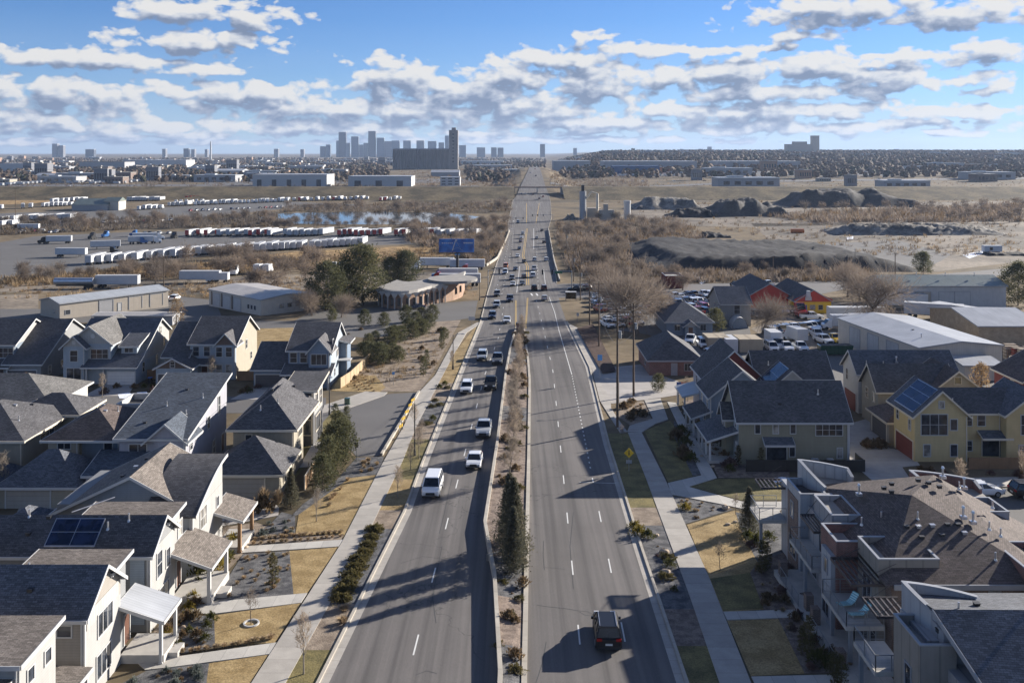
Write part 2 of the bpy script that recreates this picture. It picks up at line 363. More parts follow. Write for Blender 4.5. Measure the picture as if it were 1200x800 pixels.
sky.altitude = 1600; sky.air_density = 1.; sky.dust_density = .1; sky.ozone_density = 4.
bg = nt.nodes.new('ShaderNodeBackground'); bg.inputs[1].default_value = .053
nt.links.new(mixc(nt, 1., sky.outputs[0], (.64, .80, 1.04), 'MULTIPLY'), bg.inputs[0])
# clouds: banks laid out in azimuth / elevation (degrees), broken up by fractal noise
# (azimuth, elevation, half width, half height)
def ae(px, py, rx, ry):
    a = math.degrees(math.atan((px-600)/F)); e = math.degrees(math.atan((178-py)/F*math.cos(R(a))))
    return (a, e, rx/F*57.3*math.cos(R(a))**2, ry/F*57.3*math.cos(R(a)))
CL = [ae(*q) for q in [(x_, y_, a_*1.1, b_*1.14) for x_, y_, a_, b_ in (
    (100, 68, 105, 15), (235, 50, 90, 14), (215, 14, 70, 14), (300, 22, 50, 12), (225, 82, 45, 7),
    (70, 112, 110, 20), (280, 112, 115, 17), (370, 130, 90, 14), (60, 138, 120, 9), (465, 98, 55, 26), (560, 112, 90, 25), (500, 130, 110, 14), (620, 128, 120, 16),
    (600, 90, 45, 18), (660, 72, 60, 14), (700, 100, 70, 18), (755, 60, 60, 8), (690, 44, 30, 7),
    (790, 94, 70, 15), (850, 88, 55, 22), (955, 82, 90, 20), (1040, 92, 70, 12), (880, 108, 110, 12), (860, 130, 140, 13), (980, 128, 90, 10), (1120, 130, 110, 9), (1000, 104, 60, 9), (1050, 64, 80, 5),
    (1000, 12, 120, 18), (1110, 14, 90, 16), (935, 42, 38, 7), (1155, 64, 42, 16), (1145, 92, 36, 8), (1160, 105, 30, 5), (820, 60, 130, 5), (1090, 145, 60, 4),
    (840, 154, 80, 3.2), (700, 156, 40, 2.5), (560, 158, 60, 3), (1120, 156, 50, 2.5), (200, 160, 130, 5), (420, 152, 90, 5), (30, 165, 60, 4), (110, 150, 190, 8), (400, 149, 180, 9), (690, 147, 200, 9), (960, 150, 190, 7), (250, 166, 160, 4), (640, 164, 200, 3.5))]]
CL += [(-95, 22, 48, 11), (95, 20, 45, 10), (175, 30, 45, 12), (0, 62, 60, 9)]   # unseen banks, added beside, behind and overhead to raise the fill light
def grp():
    g = bpy.data.node_groups.new('cloud_banks', 'ShaderNodeTree')
    g.interface.new_socket(name='P', in_out='INPUT', socket_type='NodeSocketVector'); g.interface.new_socket(name='D', in_out='OUTPUT', socket_type='NodeSocketFloat'); g.interface.new_socket(name='B', in_out='OUTPUT', socket_type='NodeSocketFloat')
    gi = g.nodes.new('NodeGroupInput'); go = g.nodes.new('NodeGroupOutput'); cur = None
    # warp the position a little so that banks have ragged outlines
    ns = g.nodes.new('ShaderNodeTexNoise'); ns.noise_dimensions = '2D'; ns.inputs['Scale'].default_value = .55; ns.inputs['Detail'].default_value = 3
    mp = g.nodes.new('ShaderNodeMapping'); mp.inputs['Scale'].default_value = (.55, 1.3, 1); g.links.new(gi.outputs[0], mp.inputs[0]); g.links.new(mp.outputs[0], ns.inputs['Vector'])
    s1 = g.nodes.new('ShaderNodeVectorMath'); s1.operation = 'SUBTRACT'; s1.inputs[1].default_value = (.5, .5, .5); g.links.new(ns.outputs['Color'], s1.inputs[0])
    s2 = g.nodes.new('ShaderNodeVectorMath'); s2.operation = 'MULTIPLY_ADD'; s2.inputs[1].default_value = (3.2, .9, 0); g.links.new(s1.outputs[0], s2.inputs[0]); g.links.new(gi.outputs[0], s2.inputs[2])
    for a, e, rx, ry in CL:
        n = g.nodes.new('ShaderNodeVectorMath'); n.operation = 'MULTIPLY_ADD'; n.inputs[1].default_value = (1/rx, 1/ry, 0); n.inputs[2].default_value = (-a/rx, -e/ry, 0); g.links.new(s2.outputs[0], n.inputs[0])
        l = g.nodes.new('ShaderNodeVectorMath'); l.operation = 'LENGTH'; g.links.new(n.outputs[0], l.inputs[0])
        if cur is None: cur = l.outputs['Value']
        else:
            q = g.nodes.new('ShaderNodeMath'); q.operation = 'SMOOTH_MIN'; q.inputs[2].default_value = .25; g.links.new(cur, q.inputs[0]); g.links.new(l.outputs['Value'], q.inputs[1]); cur = q.outputs[0]
    # fractal detail: round puffs over finer wisps
    mp2 = g.nodes.new('ShaderNodeMapping'); mp2.inputs['Scale'].default_value = (.76, 1.32, 1); g.links.new(gi.outputs[0], mp2.inputs[0])
    f1 = g.nodes.new('ShaderNodeTexNoise'); f1.noise_dimensions = '2D'; f1.inputs['Scale'].default_value = .7; f1.inputs['Detail'].default_value = 9; f1.inputs['Roughness'].default_value = .58; f1.inputs['Distortion'].default_value = .25; g.links.new(mp2.outputs[0], f1.inputs['Vector'])
    vo_ = g.nodes.new('ShaderNodeTexVoronoi'); vo_.voronoi_dimensions = '2D'; vo_.inputs['Scale'].default_value = 1.05; vo_.inputs['Detail'].default_value = 1.; g.links.new(mp2.outputs[0], vo_.inputs['Vector'])
    bank = mth(g, 'SUBTRACT', 1.2, cur); bank = mth(g, 'MINIMUM', bank, 1.0); bank = mth(g, 'MAXIMUM', bank, -.9)
    v = mth(g, 'ADD', bank, mth(g, 'MULTIPLY', mth(g, 'SUBTRACT', f1.outputs['Fac'], .5), 2.3)); v = mth(g, 'ADD', v, mth(g, 'MULTIPLY', mth(g, 'SUBTRACT', .45, vo_.outputs['Distance']), .75))
    g.links.new(v, go.inputs[0]); g.links.new(bank, go.inputs[1]); return g
tc = nt.nodes.new('ShaderNodeTexCoord'); sx = nt.nodes.new('ShaderNodeSeparateXYZ'); nt.links.new(tc.outputs['Generated'], sx.inputs[0])
azn = mth(nt, 'MULTIPLY', mth(nt, 'ARCTAN2', sx.outputs[0], sx.outputs[1]), 57.2958); eln = mth(nt, 'MULTIPLY', mth(nt, 'ARCSINE', sx.outputs[2]), 57.2958)
cb = nt.nodes.new('ShaderNodeCombineXYZ'); nt.links.new(azn, cb.inputs[0]); nt.links.new(eln, cb.inputs[1])
gg = grp(); d1 = nt.nodes.new('ShaderNodeGroup'); d1.node_tree = gg; nt.links.new(cb.outputs[0], d1.inputs[0])
def off_(dx, dy):
    of = nt.nodes.new('ShaderNodeVectorMath'); of.operation = 'ADD'; of.inputs[1].default_value = (dx, dy, 0); nt.links.new(cb.outputs[0], of.inputs[0])
    d = nt.nodes.new('ShaderNodeGroup'); d.node_tree = gg; nt.links.new(of.outputs[0], d.inputs[0]); return d
d2 = off_(.22, .34); d3 = off_(.3, .75)
fwd = ramp(nt, mth(nt, 'MULTIPLY', eln, 1/30.), [(0, (0,)*3), (.012, (1,)*3), (1, (1,)*3)])
alpha = mth(nt, 'MULTIPLY', ramp(nt, d1.outputs[0], [(0, (0,)*3), (.15, (.5,)*3), (.38, (.97,)*3)]), fwd)
lit = mth(nt, 'SUBTRACT', d2.outputs[0], d1.outputs[0])          # above is thinner than here: a lit top
shade = mth(nt, 'ADD', mth(nt, 'MULTIPLY', lit, .42), mth(nt, 'MULTIPLY', d3.outputs[0], .32)); shade = mth(nt, 'ADD', shade, mth(nt, 'MULTIPLY', d3.outputs[1], .40))
ccol = ramp(nt, shade, [(.02, (1., .985, .96)), (.2, (.84, .87, .92)), (.42, (.50, .565, .70)), (.7, (.25, .32, .47))])
cbg = nt.nodes.new('ShaderNodeBackground'); cbg.inputs[1].default_value = .34; nt.links.new(ccol, cbg.inputs[0])
# low band of thin pale cloud over the horizon
low = ramp(nt, mth(nt, 'DIVIDE', eln, 10.), [(0, (.8,)*3), (.12, (.6,)*3), (.35, (.3,)*3), (.8, (0,)*3)])
thin = noise(nt, coords(nt, 'Generated', (3, 3, 14)), 1.5, 5)
lowm = mth(nt, 'MULTIPLY', low, mth(nt, 'MULTIPLY', thin, 1.5), clamp=True)
lbg = nt.nodes.new('ShaderNodeBackground'); lbg.inputs[0].default_value = (.54, .66, .90, 1); lbg.inputs[1].default_value = .36
mx0 = nt.nodes.new('ShaderNodeMixShader'); nt.links.new(lowm, mx0.inputs[0]); nt.links.new(bg.outputs[0], mx0.inputs[1]); nt.links.new(lbg.outputs[0], mx0.inputs[2])
mx = nt.nodes.new('ShaderNodeMixShader'); nt.links.new(alpha, mx.inputs[0]); nt.links.new(mx0.outputs[0], mx.inputs[1]); nt.links.new(cbg.outputs[0], mx.inputs[2])
nt.links.new(mx.outputs[0], out.inputs[0])
w.cycles.sampling_method = 'MANUAL'; w.cycles.sample_map_resolution = 512
# camera: level, with the lens shifted down (the photograph's verticals stay vertical)
cd = bpy.data.cameras.new('camera'); cam = bpy.data.objects.new('camera', cd); C.objects.link(cam); scene.camera = cam
cam.location = (0, 0, 0); cam.rotation_euler = (R(90), 0, 0)
cd.sensor_width = 36.; cd.lens = F/1200*36; cd.shift_y = -(400-178)/1200.; cd.clip_start = .5; cd.clip_end = 90000
scene.view_settings.view_transform = 'Standard'; scene.view_settings.look = 'None'; scene.view_settings.exposure = 1.28; scene.view_settings.gamma = 1.
scene.cycles.use_denoising = True; scene.cycles.max_bounces = 5; scene.cycles.diffuse_bounces = 2; scene.cycles.glossy_bounces = 2; scene.cycles.volume_bounces = 0
scene.cycles.transparent_max_bounces = 8
scene.cycles.caustics_reflective = False; scene.cycles.caustics_refractive = False
m, nt, b = newmat('water'); b.inputs['Base Color'].default_value = (.03,.045,.06,1); b.inputs['Roughness'].default_value = .06
YL = sorted(set([-60, 0, 20, 60, 120, 200, 300, 400, 500, 600, 750, 860, 870] + list(range(900, 1660, 50)) + [1700, 1800, 2000, 2200, 2400, 2600, 2800, 3000, 3200, 3400, 4000, 4500, 6000, 8000, 11000, 14000]))
XL = sorted(set([-8000, -4000, -2000, -1200, -800, -500, -300, -200, -120, -80] + list(range(-68, 150, 8)) + [180, 220, 260, 300, 360, 430, 500, 600, 750, 900, 1100, 1400, 1800, 2400, 3200, 4500, 8000]))
tb = MB()
vs = [(x, y, G(x, y)) for y in YL for x in XL]; nx = len(XL)
tb.mesh(vs, [(j*nx+i, j*nx+i+1, (j+1)*nx+i+1, (j+1)*nx+i) for j in range(len(YL)-1) for i in range(nx-1)])
m, nt, b = newmat('earth'); v = coords(nt)
a = noise(nt, v, .012, 8, .62); c = ramp(nt, a, [(.30, (.06, .052, .036)), (.43, (.115, .092, .06)), (.53, (.20, .155, .10)), (.62, (.125, .105, .075)), (.72, (.075, .064, .046))])
c = mixc(nt, 1., c, ramp(nt, noise(nt, v, .35, 5, .7), [(.3, (.72,)*3), (.7, (1.25,)*3)]), 'MULTIPLY')
nt.links.new(c, b.inputs['Base Color']); b.inputs['Roughness'].default_value = .95; b.inputs['Specular IOR Level'].default_value = .1
g_ = struct('ground', tb, 'earth')
def W2(p):
    if len(p) == 3: return P(*p)
    return P(p[0], p[1])
def drape(poly, off=.02, mb=None, world=False):
    """a sheet laid on the ground; poly in photograph pixels, or in metres when world"""
    mb = mb or MB(); pts = [(Vector((p[0], p[1], 0)) if world else W2(p)) for p in poly]
    bm = bmesh.new(); vs = [bm.verts.new((p.x, p.y, 0)) for p in pts]
    try: bm.faces.new(vs)
    except ValueError: return mb
    bmesh.ops.triangulate(bm, faces=bm.faces[:])
    y0, y1 = min(p.y for p in pts), max(p.y for p in pts); x0, x1 = min(p.x for p in pts), max(p.x for p in pts)
    for Y in YL:
        if y0 < Y < y1: bmesh.ops.bisect_plane(bm, geom=bm.verts[:]+bm.edges[:]+bm.faces[:], plane_co=(0, Y, 0), plane_no=(0, 1, 0))
    if y1 > 860:
        for X in XL:
            if x0 < X < x1: bmesh.ops.bisect_plane(bm, geom=bm.verts[:]+bm.edges[:]+bm.faces[:], plane_co=(X, 0, 0), plane_no=(1, 0, 0))
    for f in bm.faces:
        if f.normal.z < 0: f.normal_flip()
    bm.verts.index_update()
    vs = [(v.co.x, v.co.y, G(v.co.x, v.co.y)+off*(1 if v.co.y < 860 else 5)) for v in bm.verts]
    mb.mesh(vs, [tuple(v.index for v in f.verts) for f in bm.faces]); bm.free(); return mb
def sheet(name, mat, *polys, off=.02, world=False):
    mb = MB()
    for p in polys: drape(p, off, mb, world)
    return struct(name, mb, mat)
def slab(name, mat, *polys, h=.1, off=0.):
    """a raised slab (path, kerbed island) with real edges"""
    mb = MB()
    for poly in polys:
        pts = [W2(p) for p in poly]; n = len(pts)
        drape(poly, h+off, mb)
        for i in range(n):
            a, b = pts[i], pts[(i+1) % n]
            ys = sorted([t for t in ((Y-a.y)/(b.y-a.y) for Y in YL if min(a.y, b.y) < Y < max(a.y, b.y))]) if abs(b.y-a.y) > 1e-6 else []
            ts = [0]+ys+[1]
            for t0, t1 in zip(ts, ts[1:]):
                p, q = a.lerp(b, t0), a.lerp(b, t1); zp, zq = G(p.x, p.y), G(q.x, q.y)
                mb.face([(p.x, p.y, zp-.1), (q.x, q.y, zq-.1), (q.x, q.y, zq+h+off), (p.x, p.y, zp+h+off)])
    return struct(name, mb, mat)
def resamp(pts, step=None):
    out_ = []
    for a, b in zip(pts, pts[1:]):
        ts = [0.]+sorted(t for t in (((Y-a.y)/(b.y-a.y)) for Y in YL if min(a.y, b.y) < Y < max(a.y, b.y)))
        if step:
            n = max(1, int((b-a).length/step)); ts = sorted(set(ts+[i/n for i in range(n)]))
        out_ += [a.lerp(b, t) for t in ts]
    return out_+[pts[-1]]
def ribbon(mb, pts, w, h, off=0., side=0., m=0, down=.1, step=None):
    """a bar of width w and height h that follows the ground along pts; side shifts it to the right"""
    pts = resamp([Vector(p) for p in pts], step); n = len(pts); L = []
    for i, p in enumerate(pts):
        a = pts[max(0, i-1)]; b = pts[min(n-1, i+1)]; d = Vector((b.x-a.x, b.y-a.y, 0)).normalized(); r = Vector((d.y, -d.x, 0))
        for s in (side-w/2, side+w/2):
            q = p+r*s; z = G(q.x, q.y)+off*(1 if q.y < 860 else 5); L.append(((q.x, q.y, z-down), (q.x, q.y, z+h)))
    if h <= .0001:
        mb.mesh([t[1] for t in L], [(2*i, 2*i+1, 2*i+3, 2*i+2) for i in range(n-1)], m); return
    vs = [v for t in L for v in t]   # per station: left low, left high, right low, right high
    fs = []
    for i in range(n-1):
        a, b = 4*i, 4*i+4
        fs += [(a+1, a+3, b+3, b+1), (a, a+1, b+1, b), (a+3, a+2, b+2, b+3)]
    fs += [(0, 2, 3, 1), (4*n-4, 4*n-3, 4*n-1, 4*n-2)]
    mb.mesh(vs, fs, m)
def pl(*q): return [P(a, b) for a, b in q]
def wt(Y, t): X = t+roadx(Y); return Vector((X, Y, G(X, Y)))
# ------------------------------------------------------------------ the boulevard
LC = [wt(15, -16.5)]+pl((375, 800), (475, 600), (497, 540), (564, 376), (572, 343), (583, 307), (596, 273), (595.5, 264), (601, 236), (606, 228.5), (609, 221))
RC = [wt(15, 10.6)]+pl((803, 800), (750, 641), (712.5, 520), (690, 430), (664, 377), (656, 355), (652, 332), (649, 307), (644, 288), (642, 269), (646, 255), (645, 236), (643, 228), (640, 221))
FARL = [wt(Y, t) for Y, t in ((1300, -9), (1600, -8.5), (2200, -8), (3000, -8), (5000, -8))]
FARR = [wt(Y, t) for Y, t in ((1300, 9.5), (1600, 9), (2200, 9), (3000, 9), (5000, 9))]
def edge(L, Y):
    for a, b in zip(L, L[1:]):
        if a.y <= Y <= b.y: return a.x+(b.x-a.x)*(Y-a.y)/(b.y-a.y)
    return L[-1].x
ys = sorted(set([p.y for p in LC+RC+FARL+FARR]+[Y for Y in YL if 15 < Y < 5000]+list(range(60, 420, 12))))
mb = MB(); LL = LC+FARL; RR = RC+FARR; n = 9; vs = []
for Y in ys:
    a, b = edge(LL, Y), edge(RR, Y)
    for i in range(n):
        x = a+(b-a)*i/(n-1); vs.append((x, Y, G(x, Y)+(.03 if Y < 860 else .45)))
mb.mesh(vs, [(j*n+i, j*n+i+1, (j+1)*n+i+1, (j+1)*n+i) for j in range(len(ys)-1) for i in range(n-1)])
struct('road', mb, 'road_asphalt')
Y0 = 37432./(385-212)
ML = [wt(15, -1.8), wt(64, -2.5), wt(80, -3.6), wt(92, -5.05), wt(120, -4.95), wt(166, -5.2), wt(190, -5.0), wt(206, -4.6), wt(216, -4.2)]   # left edge of the median
MR = [wt(15, -.5), wt(64, -.5), wt(120, -.5), wt(160, -.6), wt(178, -1.0), wt(196, -1.6), wt(216, -2.2)]
# median: soil bed between a low wall on the left and a kerb on the right
yy = sorted(set([p.y for p in ML+MR]+[120, 200]+list(range(20, 216, 8))))
mb = MB(); gm = MB(); vs = []
for Y in yy:
    a, b = edge(ML, Y)+.3, edge(MR, Y)-.3; vs += [(a, Y, G(a, Y)+.52), ((a+b)/2, Y, G(a, Y)+.38+.06*math.sin(Y*1.3)), (b, Y, G(b, Y)+.16)]
fs = [(3*i+k, 3*i+k+1, 3*i+k+4, 3*i+k+3) for i in range(len(yy)-1) for k in (0, 1)]
for i in range(len(yy)-1):
    Y = yy[i]; m = 0 if (Y < 68 or 76 <= Y < 84) else (1 if Y < 100 or int(Y/14) % 3 else 0)
    for k in (0, 1): mb.f.append(fs[2*i+k]); mb.m.append(m)
mb.v = vs
struct('median_bed', mb, ['grey_gravel', 'brown_gravel'])
wl = MB(); ribbon(wl, ML, .32, .78, side=.16); tag(one('median_wall', wl, 'kerb', 'low pale concrete retaining wall along the left side of the planted median', 'low wall', loc=ML[1]))
kb = MB(); ribbon(kb, MR, .38, .30, side=-.19); ribbon(kb, [wt(84, -4.2), wt(84.01, -4.2), wt(86.5, -.9)], .3, .62)
ribbon(kb, [ML[-1]+Vector((.1, 0, 0)), MR[-1]], .4, .5); struct('median_kerb', kb, 'kerb')
# kerbs, gutters
kb = MB(); ribbon(kb, LC[:-1], .24, .16, side=-.12); ribbon(kb, RC[:6], .24, .16, side=.12); ribbon(kb, RC[7:-1], .24, .16, side=.12); struct('kerb', kb, 'kerb')
gt = MB(); ribbon(gt, [p for p in LC[:5]], .62, 0., off=.036, side=.31); ribbon(gt, RC[:6], .62, 0., off=.036, side=-.31); struct('gutter', gt, 'walk')
# painted lines
wl = MB(); yl = MB()
def dashes(pts, ln, gap, w=.12, mb=wl, ph=0.):
    pts = [Vector(p) for p in pts]; s = -ph; tot = sum((b-a).length for a, b in zip(pts, pts[1:]))
    def at_(d):
        for a, b in zip(pts, pts[1:]):
            l = (b-a).length
            if d <= l: return a.lerp(b, d/l)
            d -= l
        return pts[-1]
    while s < tot:
        if s+ln > 0: ribbon(mb, [at_(max(s, 0)), at_(min(s+ln, tot))], w, 0., off=.034+.004)
        s += ln+gap
def tl(py, t): return wt(37432./(py-212), t)
dashes([tl(790, -8.8), tl(440, -8.8), P(584, 396), P(590, 360)], 3.05, 9.14, ph=-2.6)
dashes([tl(755.2, 3.4), tl(435, 3.4), P(632, 365), P(628, 350)], 3.05, 9.14); dashes([wt(30, 3.4), wt(60, 3.4)], 3.05, 9.14)
dashes([tl(752, 6.8), tl(560, 6.75)], 3.05, 9.14); dashes([wt(30, 6.8), wt(60, 6.8)], 3.05, 9.14)
dashes([tl(549, 6.75), tl(440, 6.7)], .65, 1.35, .16); ribbon(wl, [tl(439, 6.7), P(655, 387), P(650, 366), P(643.5, 348)], .14, 0., off=.038)
dashes([P(588, 345), P(598, 300), P(603, 262), P(606, 236)], 3, 9.1, .14); dashes([P(580, 345), P(592, 302), P(601, 262)], 3, 9.1, .14)
dashes([P(631, 340), P(629, 300), P(630, 266), P(634, 236)], 3, 9.1, .14); ribbon(wl, pl((640, 340), (637, 316)), .16, 0., off=.038); ribbon(wl, pl((625.5, 292), (625.5, 268)), .25, 0., off=.038)
ribbon(wl, pl((605.5, 343), (609, 312)), .16, 0., off=.038); ribbon(wl, [tl(565, 5.2), tl(566.5, 9.3)], .1, 0, off=.038)
for s in (-.12, .12): ribbon(yl, [tl(385, -4.3)]+pl((604.5, 352)), .11, 0., off=.038, side=s); ribbon(yl, [tl(385, -2.0)]+pl((618.3, 349)), .11, 0., off=.038, side=s)
for s in (-.35, .35): ribbon(yl, pl((618.5, 334), (618, 312), (613, 300), (614.5, 290), (617.5, 268)), .2, 0., off=.038, side=s)
ribbon(yl, pl((617, 262), (617, 238)), .3, 0., off=.038); ribbon(yl, pl((628, 262), (632, 238)), .3, 0., off=.038)
for k in range(2): ribbon(wl, pl((624+k*6.2, 346.5), (622.2+k*6.2, 343.8)), .5, 0., off=.038)
for k in range(5): ribbon(wl, pl((584+k*4.4, 259.5), (584.2+k*4.4, 258.9)), .6, 0., off=.038)
cs = MB()   # sealed cracks
for c in ([(629, 709), (643, 711), (662, 713), (680, 716), (688, 716.5), (697, 721), (686, 721), (679, 717)], [(637, 634), (636.5, 650), (638, 668)], [(638, 665), (650, 665.5), (662, 667)], [(515, 625), (521, 600), (526, 575), (530, 560)], [(487, 791), (500, 786), (512, 789)], [(470, 660), (495, 652), (520, 655), (540, 650)], [(640, 752), (636, 776), (628, 800)], [(622, 520), (660, 517), (700, 512)], [(518, 640), (512, 670), (507, 700), (511, 730)], [(640, 560), (700, 556), (728, 552)], [(672, 600), (668, 640), (672, 690)], [(632, 440), (660, 437), (690, 436)]): ribbon(cs, pl(*c), .07, 0., off=.036)
struct('crack_sealant', cs, 'dark_asphalt')
struct('lane_markings', wl, 'white_line'); struct('yellow_markings', yl, 'yellow_line')
# ------------------------------------------------------------------ side streets
sheet('side_street', 'side_asphalt', [(653, 349), (652, 333), (700, 331), (800, 333), (985, 329), (1090, 322), (1200, 313), (1200, 320), (1100, 331), (990, 339), (960, 345), (800, 345), (700, 349)], off=.028)
sheet('court_street', 'side_asphalt', [(372, 484), (395, 476), (452, 462), (491, 459.5), (447, 534), (418, 535), (404, 520), (392, 505), (372, 505)], off=.028)
sheet('back_street', 'side_asphalt', [(0, 462), (382, 466), (382, 478), (372, 484), (0, 484)], off=.024)
sheet('car_park', 'lot_asphalt', [(1128, 573), (1210, 571), (1230, 650), (1120, 650)], off=.02)
sheet('alley', 'drive', [(993, 497), (1018, 490), (1066, 560), (1070, 575), (1036, 575), (1001, 545), (990, 530)], off=.03)
# ------------------------------------------------------------------ pavements and paths
SWL = pl((231, 900), (295, 800), (400, 637), (450, 540), (472, 502), (491, 460), (510, 440), (537, 390), (561, 377))
SWR = pl((279, 900), (335, 800), (426, 637), (472, 540), (488, 500), (507, 463), (532, 415), (547, 390), (565, 378))
def strip(name, mat, L, Rr, h=.1):
    mb = MB(); yy = sorted(set([p.y for p in L+Rr if max(L[0].y, Rr[0].y) <= p.y <= min(L[-1].y, Rr[-1].y)]+[Y for Y in YL if L[0].y < Y < L[-1].y]))
    vs = []
    for Y in yy:
        for x, k in ((edge(L, Y), -.1), (edge(L, Y), h), (edge(Rr, Y), h), (edge(Rr, Y), -.1)): vs.append((x, Y, G(x, Y)+k))
    mb.mesh(vs, [(4*j+i, 4*j+i+1, 4*j+i+5, 4*j+i+4) for j in range(len(yy)-1) for i in range(3)]+[(0, 1, 2, 3)])
    return struct(name, mb, mat)
strip('pavement', 'walk', SWL, SWR, .09)
RSL = pl((877, 900), (843, 800), (807, 695), (757.5, 562), (735, 505)); RSR = pl((920, 900), (880, 800), (831, 677), (780, 563), (752, 507))
strip('pavement', 'walk', RSL, RSR, .09)
slab('pavement', 'walk', [(735, 506), (752, 507), (768, 497), (783, 492), (774, 467), (755, 469), (765, 491), (738, 499)], [(693, 431), (716, 470), (716, 478), (722, 488), (735, 506), (727, 508), (703, 470)], [(664, 378), (680, 386), (706, 440), (700, 448), (690, 430)], h=.09)
slab('path', 'path', [(275, 641), (403, 632.3), (396.5, 640.5), (275, 648.5)], [(232, 707), (360, 695), (352.5, 706.5), (245, 720), (212, 716), (218, 708)], [(156, 772), (200, 770.5), (324, 753), (316, 766.5), (200, 782), (170, 785)],
     [(136, 815), (290, 808), (280, 822), (120, 832)], h=.06)
slab('path', 'path', [(782, 471), (792, 472), (840, 560), (822, 557)], [(782.5, 566), (822, 557), (840, 560), (807, 570.5), (870, 588), (926, 588), (912, 600), (888, 600), (846, 591), (787, 579.5)],
     [(847.5, 717), (945, 714), (947, 723), (852, 726.5)], [(880.5, 793), (1040, 789), (1046, 806), (888, 808)], h=.06)
slab('driveway', 'drive', [(254, 618), (326, 604), (327, 595), (316, 583.5), (246, 583.5), (236, 590)], h=.05)
slab('driveway', 'drive', [(695, 433), (750, 427), (775, 440), (795, 447), (800, 462), (775, 466), (718, 473), (703, 470), (698, 447)], h=.05)
slab('driveway', 'drive', [(124, 450), (158, 450), (150, 464), (98, 464)], [(188, 450), (215, 450), (214, 466), (170, 466)], [(302, 452), (332, 452), (318, 468), (270, 468)], [(12, 448), (40, 448), (30, 464), (-10, 464)],
     [(1032, 523), (1066, 530), (1078, 545), (1051, 548)], [(28, 584), (75, 585), (80, 600), (20, 600)], h=.05)
slab('pavement', 'walk', [(1118, 560.5), (1210, 559), (1210, 570), (1126, 571.5)], [(377, 484.5), (410, 478), (450, 464), (454, 460), (428, 459), (380, 475)], h=.09)
# ------------------------------------------------------------------ planted ground
def verge(L, Rr, y0, y1, mat, name, off=.05):
    Ya, Yb = 37432./(y0-212), 37432./(y1-212)
    pts = [(edge(L, Yb), Yb), (edge(Rr, Yb), Yb), (edge(Rr, (Ya+Yb)/2), (Ya+Yb)/2), (edge(Rr, Ya), Ya), (edge(L, Ya), Ya), (edge(L, (Ya+Yb)/2), (Ya+Yb)/2)]
    return sheet(name, mat, pts, off=off, world=True)
LV = [Vector((p.x-.24, p.y, 0)) for p in LC]; RV = [Vector((p.x+.24, p.y, 0)) for p in RC]
for y0, y1, mat, nm in ((860, 762, 'olive_lawn', 'lawn'), (762, 708, 'bark_soil', 'soil'), (708, 620, 'grey_gravel', 'gravel'), (620, 598, 'bark_soil', 'soil'), (598, 562, 'dry_lawn', 'lawn'), (562, 515, 'olive_lawn', 'lawn'), (515, 497, 'bark_soil', 'soil'), (497, 470, 'grey_gravel', 'gravel'), (470, 449, 'bark_soil', 'soil'), (449, 384, 'dry_lawn', 'lawn')):
    verge(SWR, LV, y0, y1, mat, nm)
for y0, y1, mat, nm in ((860, 757, 'olive_lawn', 'lawn'), (757, 714, 'brown_gravel', 'gravel'), (714, 616, 'grey_gravel', 'gravel'), (616, 595, 'bark_soil', 'soil'), (595, 508, 'olive_lawn', 'lawn')):
    verge(RV, RSL, y0, y1, mat, nm)
sheet('lawn', 'dry_lawn', [(350, 603), (410, 560), (444, 556), (400, 636), (403, 626), (346, 627)], [(339, 645.5), (396, 641), (360, 695), (344, 696)], [(251, 721), (352, 706.5), (322, 753), (252, 757)], [(245, 777), (314, 767), (280, 822), (238, 830)],
      [(805, 615), (861, 598), (892, 605), (868, 620), (888, 659), (879, 671), (895, 714), (847, 717), (831, 677)], [(852, 727), (912, 725), (943, 789), (880, 792)],
      [(300, 385), (345, 384), (350, 412), (300, 415)], [(388, 458), (444, 460), (452, 454), (440, 440), (400, 440)], off=.03)
sheet('lawn', 'olive_lawn', [(755, 505), (785, 493), (795, 505), (822, 556), (783, 565)], [(808, 570), (842, 561), (925, 560), (925, 586), (868, 586)], [(400, 470), (392, 505), (330, 580), (322, 560)], [(832, 678), (879, 671), (895, 713), (848, 716)], off=.034)
sheet('gravel', 'grey_gravel', [(340, 606), (356, 590), (395, 562), (418, 536), (450, 535), (444, 556), (410, 560), (350, 603)], [(285, 649), (339, 645.5), (344, 696), (248, 707)], [(228, 722), (251, 721), (252, 757), (200, 770), (165, 772)], [(172, 786), (245, 777), (238, 830), (120, 812)],
      [(300, 625), (346, 627), (346, 604), (330, 600), (316, 615)], [(787, 581), (846, 592), (859, 597), (803, 614)], [(862, 600), (868, 620), (888, 659), (925, 650), (925, 606), (892, 605)], [(790, 492), (800, 505), (822, 556), (812, 558), (790, 512)], off=.038)
sheet('gravel', 'brown_gravel', [(888, 659), (925, 645), (960, 745), (1030, 790), (943, 789), (912, 725), (895, 714), (879, 671)], [(800, 470), (842, 560), (925, 560), (925, 540), (860, 530), (815, 468)], off=.042)
sheet('mulch_slope', 'mulch', [(676, 386), (695, 381), (722, 436), (706, 439)], off=.3)
sheet('soil', 'bark_soil', [(262, 618), (300, 612), (346, 628), (403, 627), (400, 632), (275, 640)], [(722, 474), (755, 470), (764, 492), (738, 498), (724, 488)], [(178, 770), (228, 722), (212, 717), (232, 706), (285, 649), (275, 640), (262, 618), (258, 640), (180, 740)], [(412, 458), (430, 420), (470, 380), (540, 375), (505, 440), (491, 459)], off=.026)
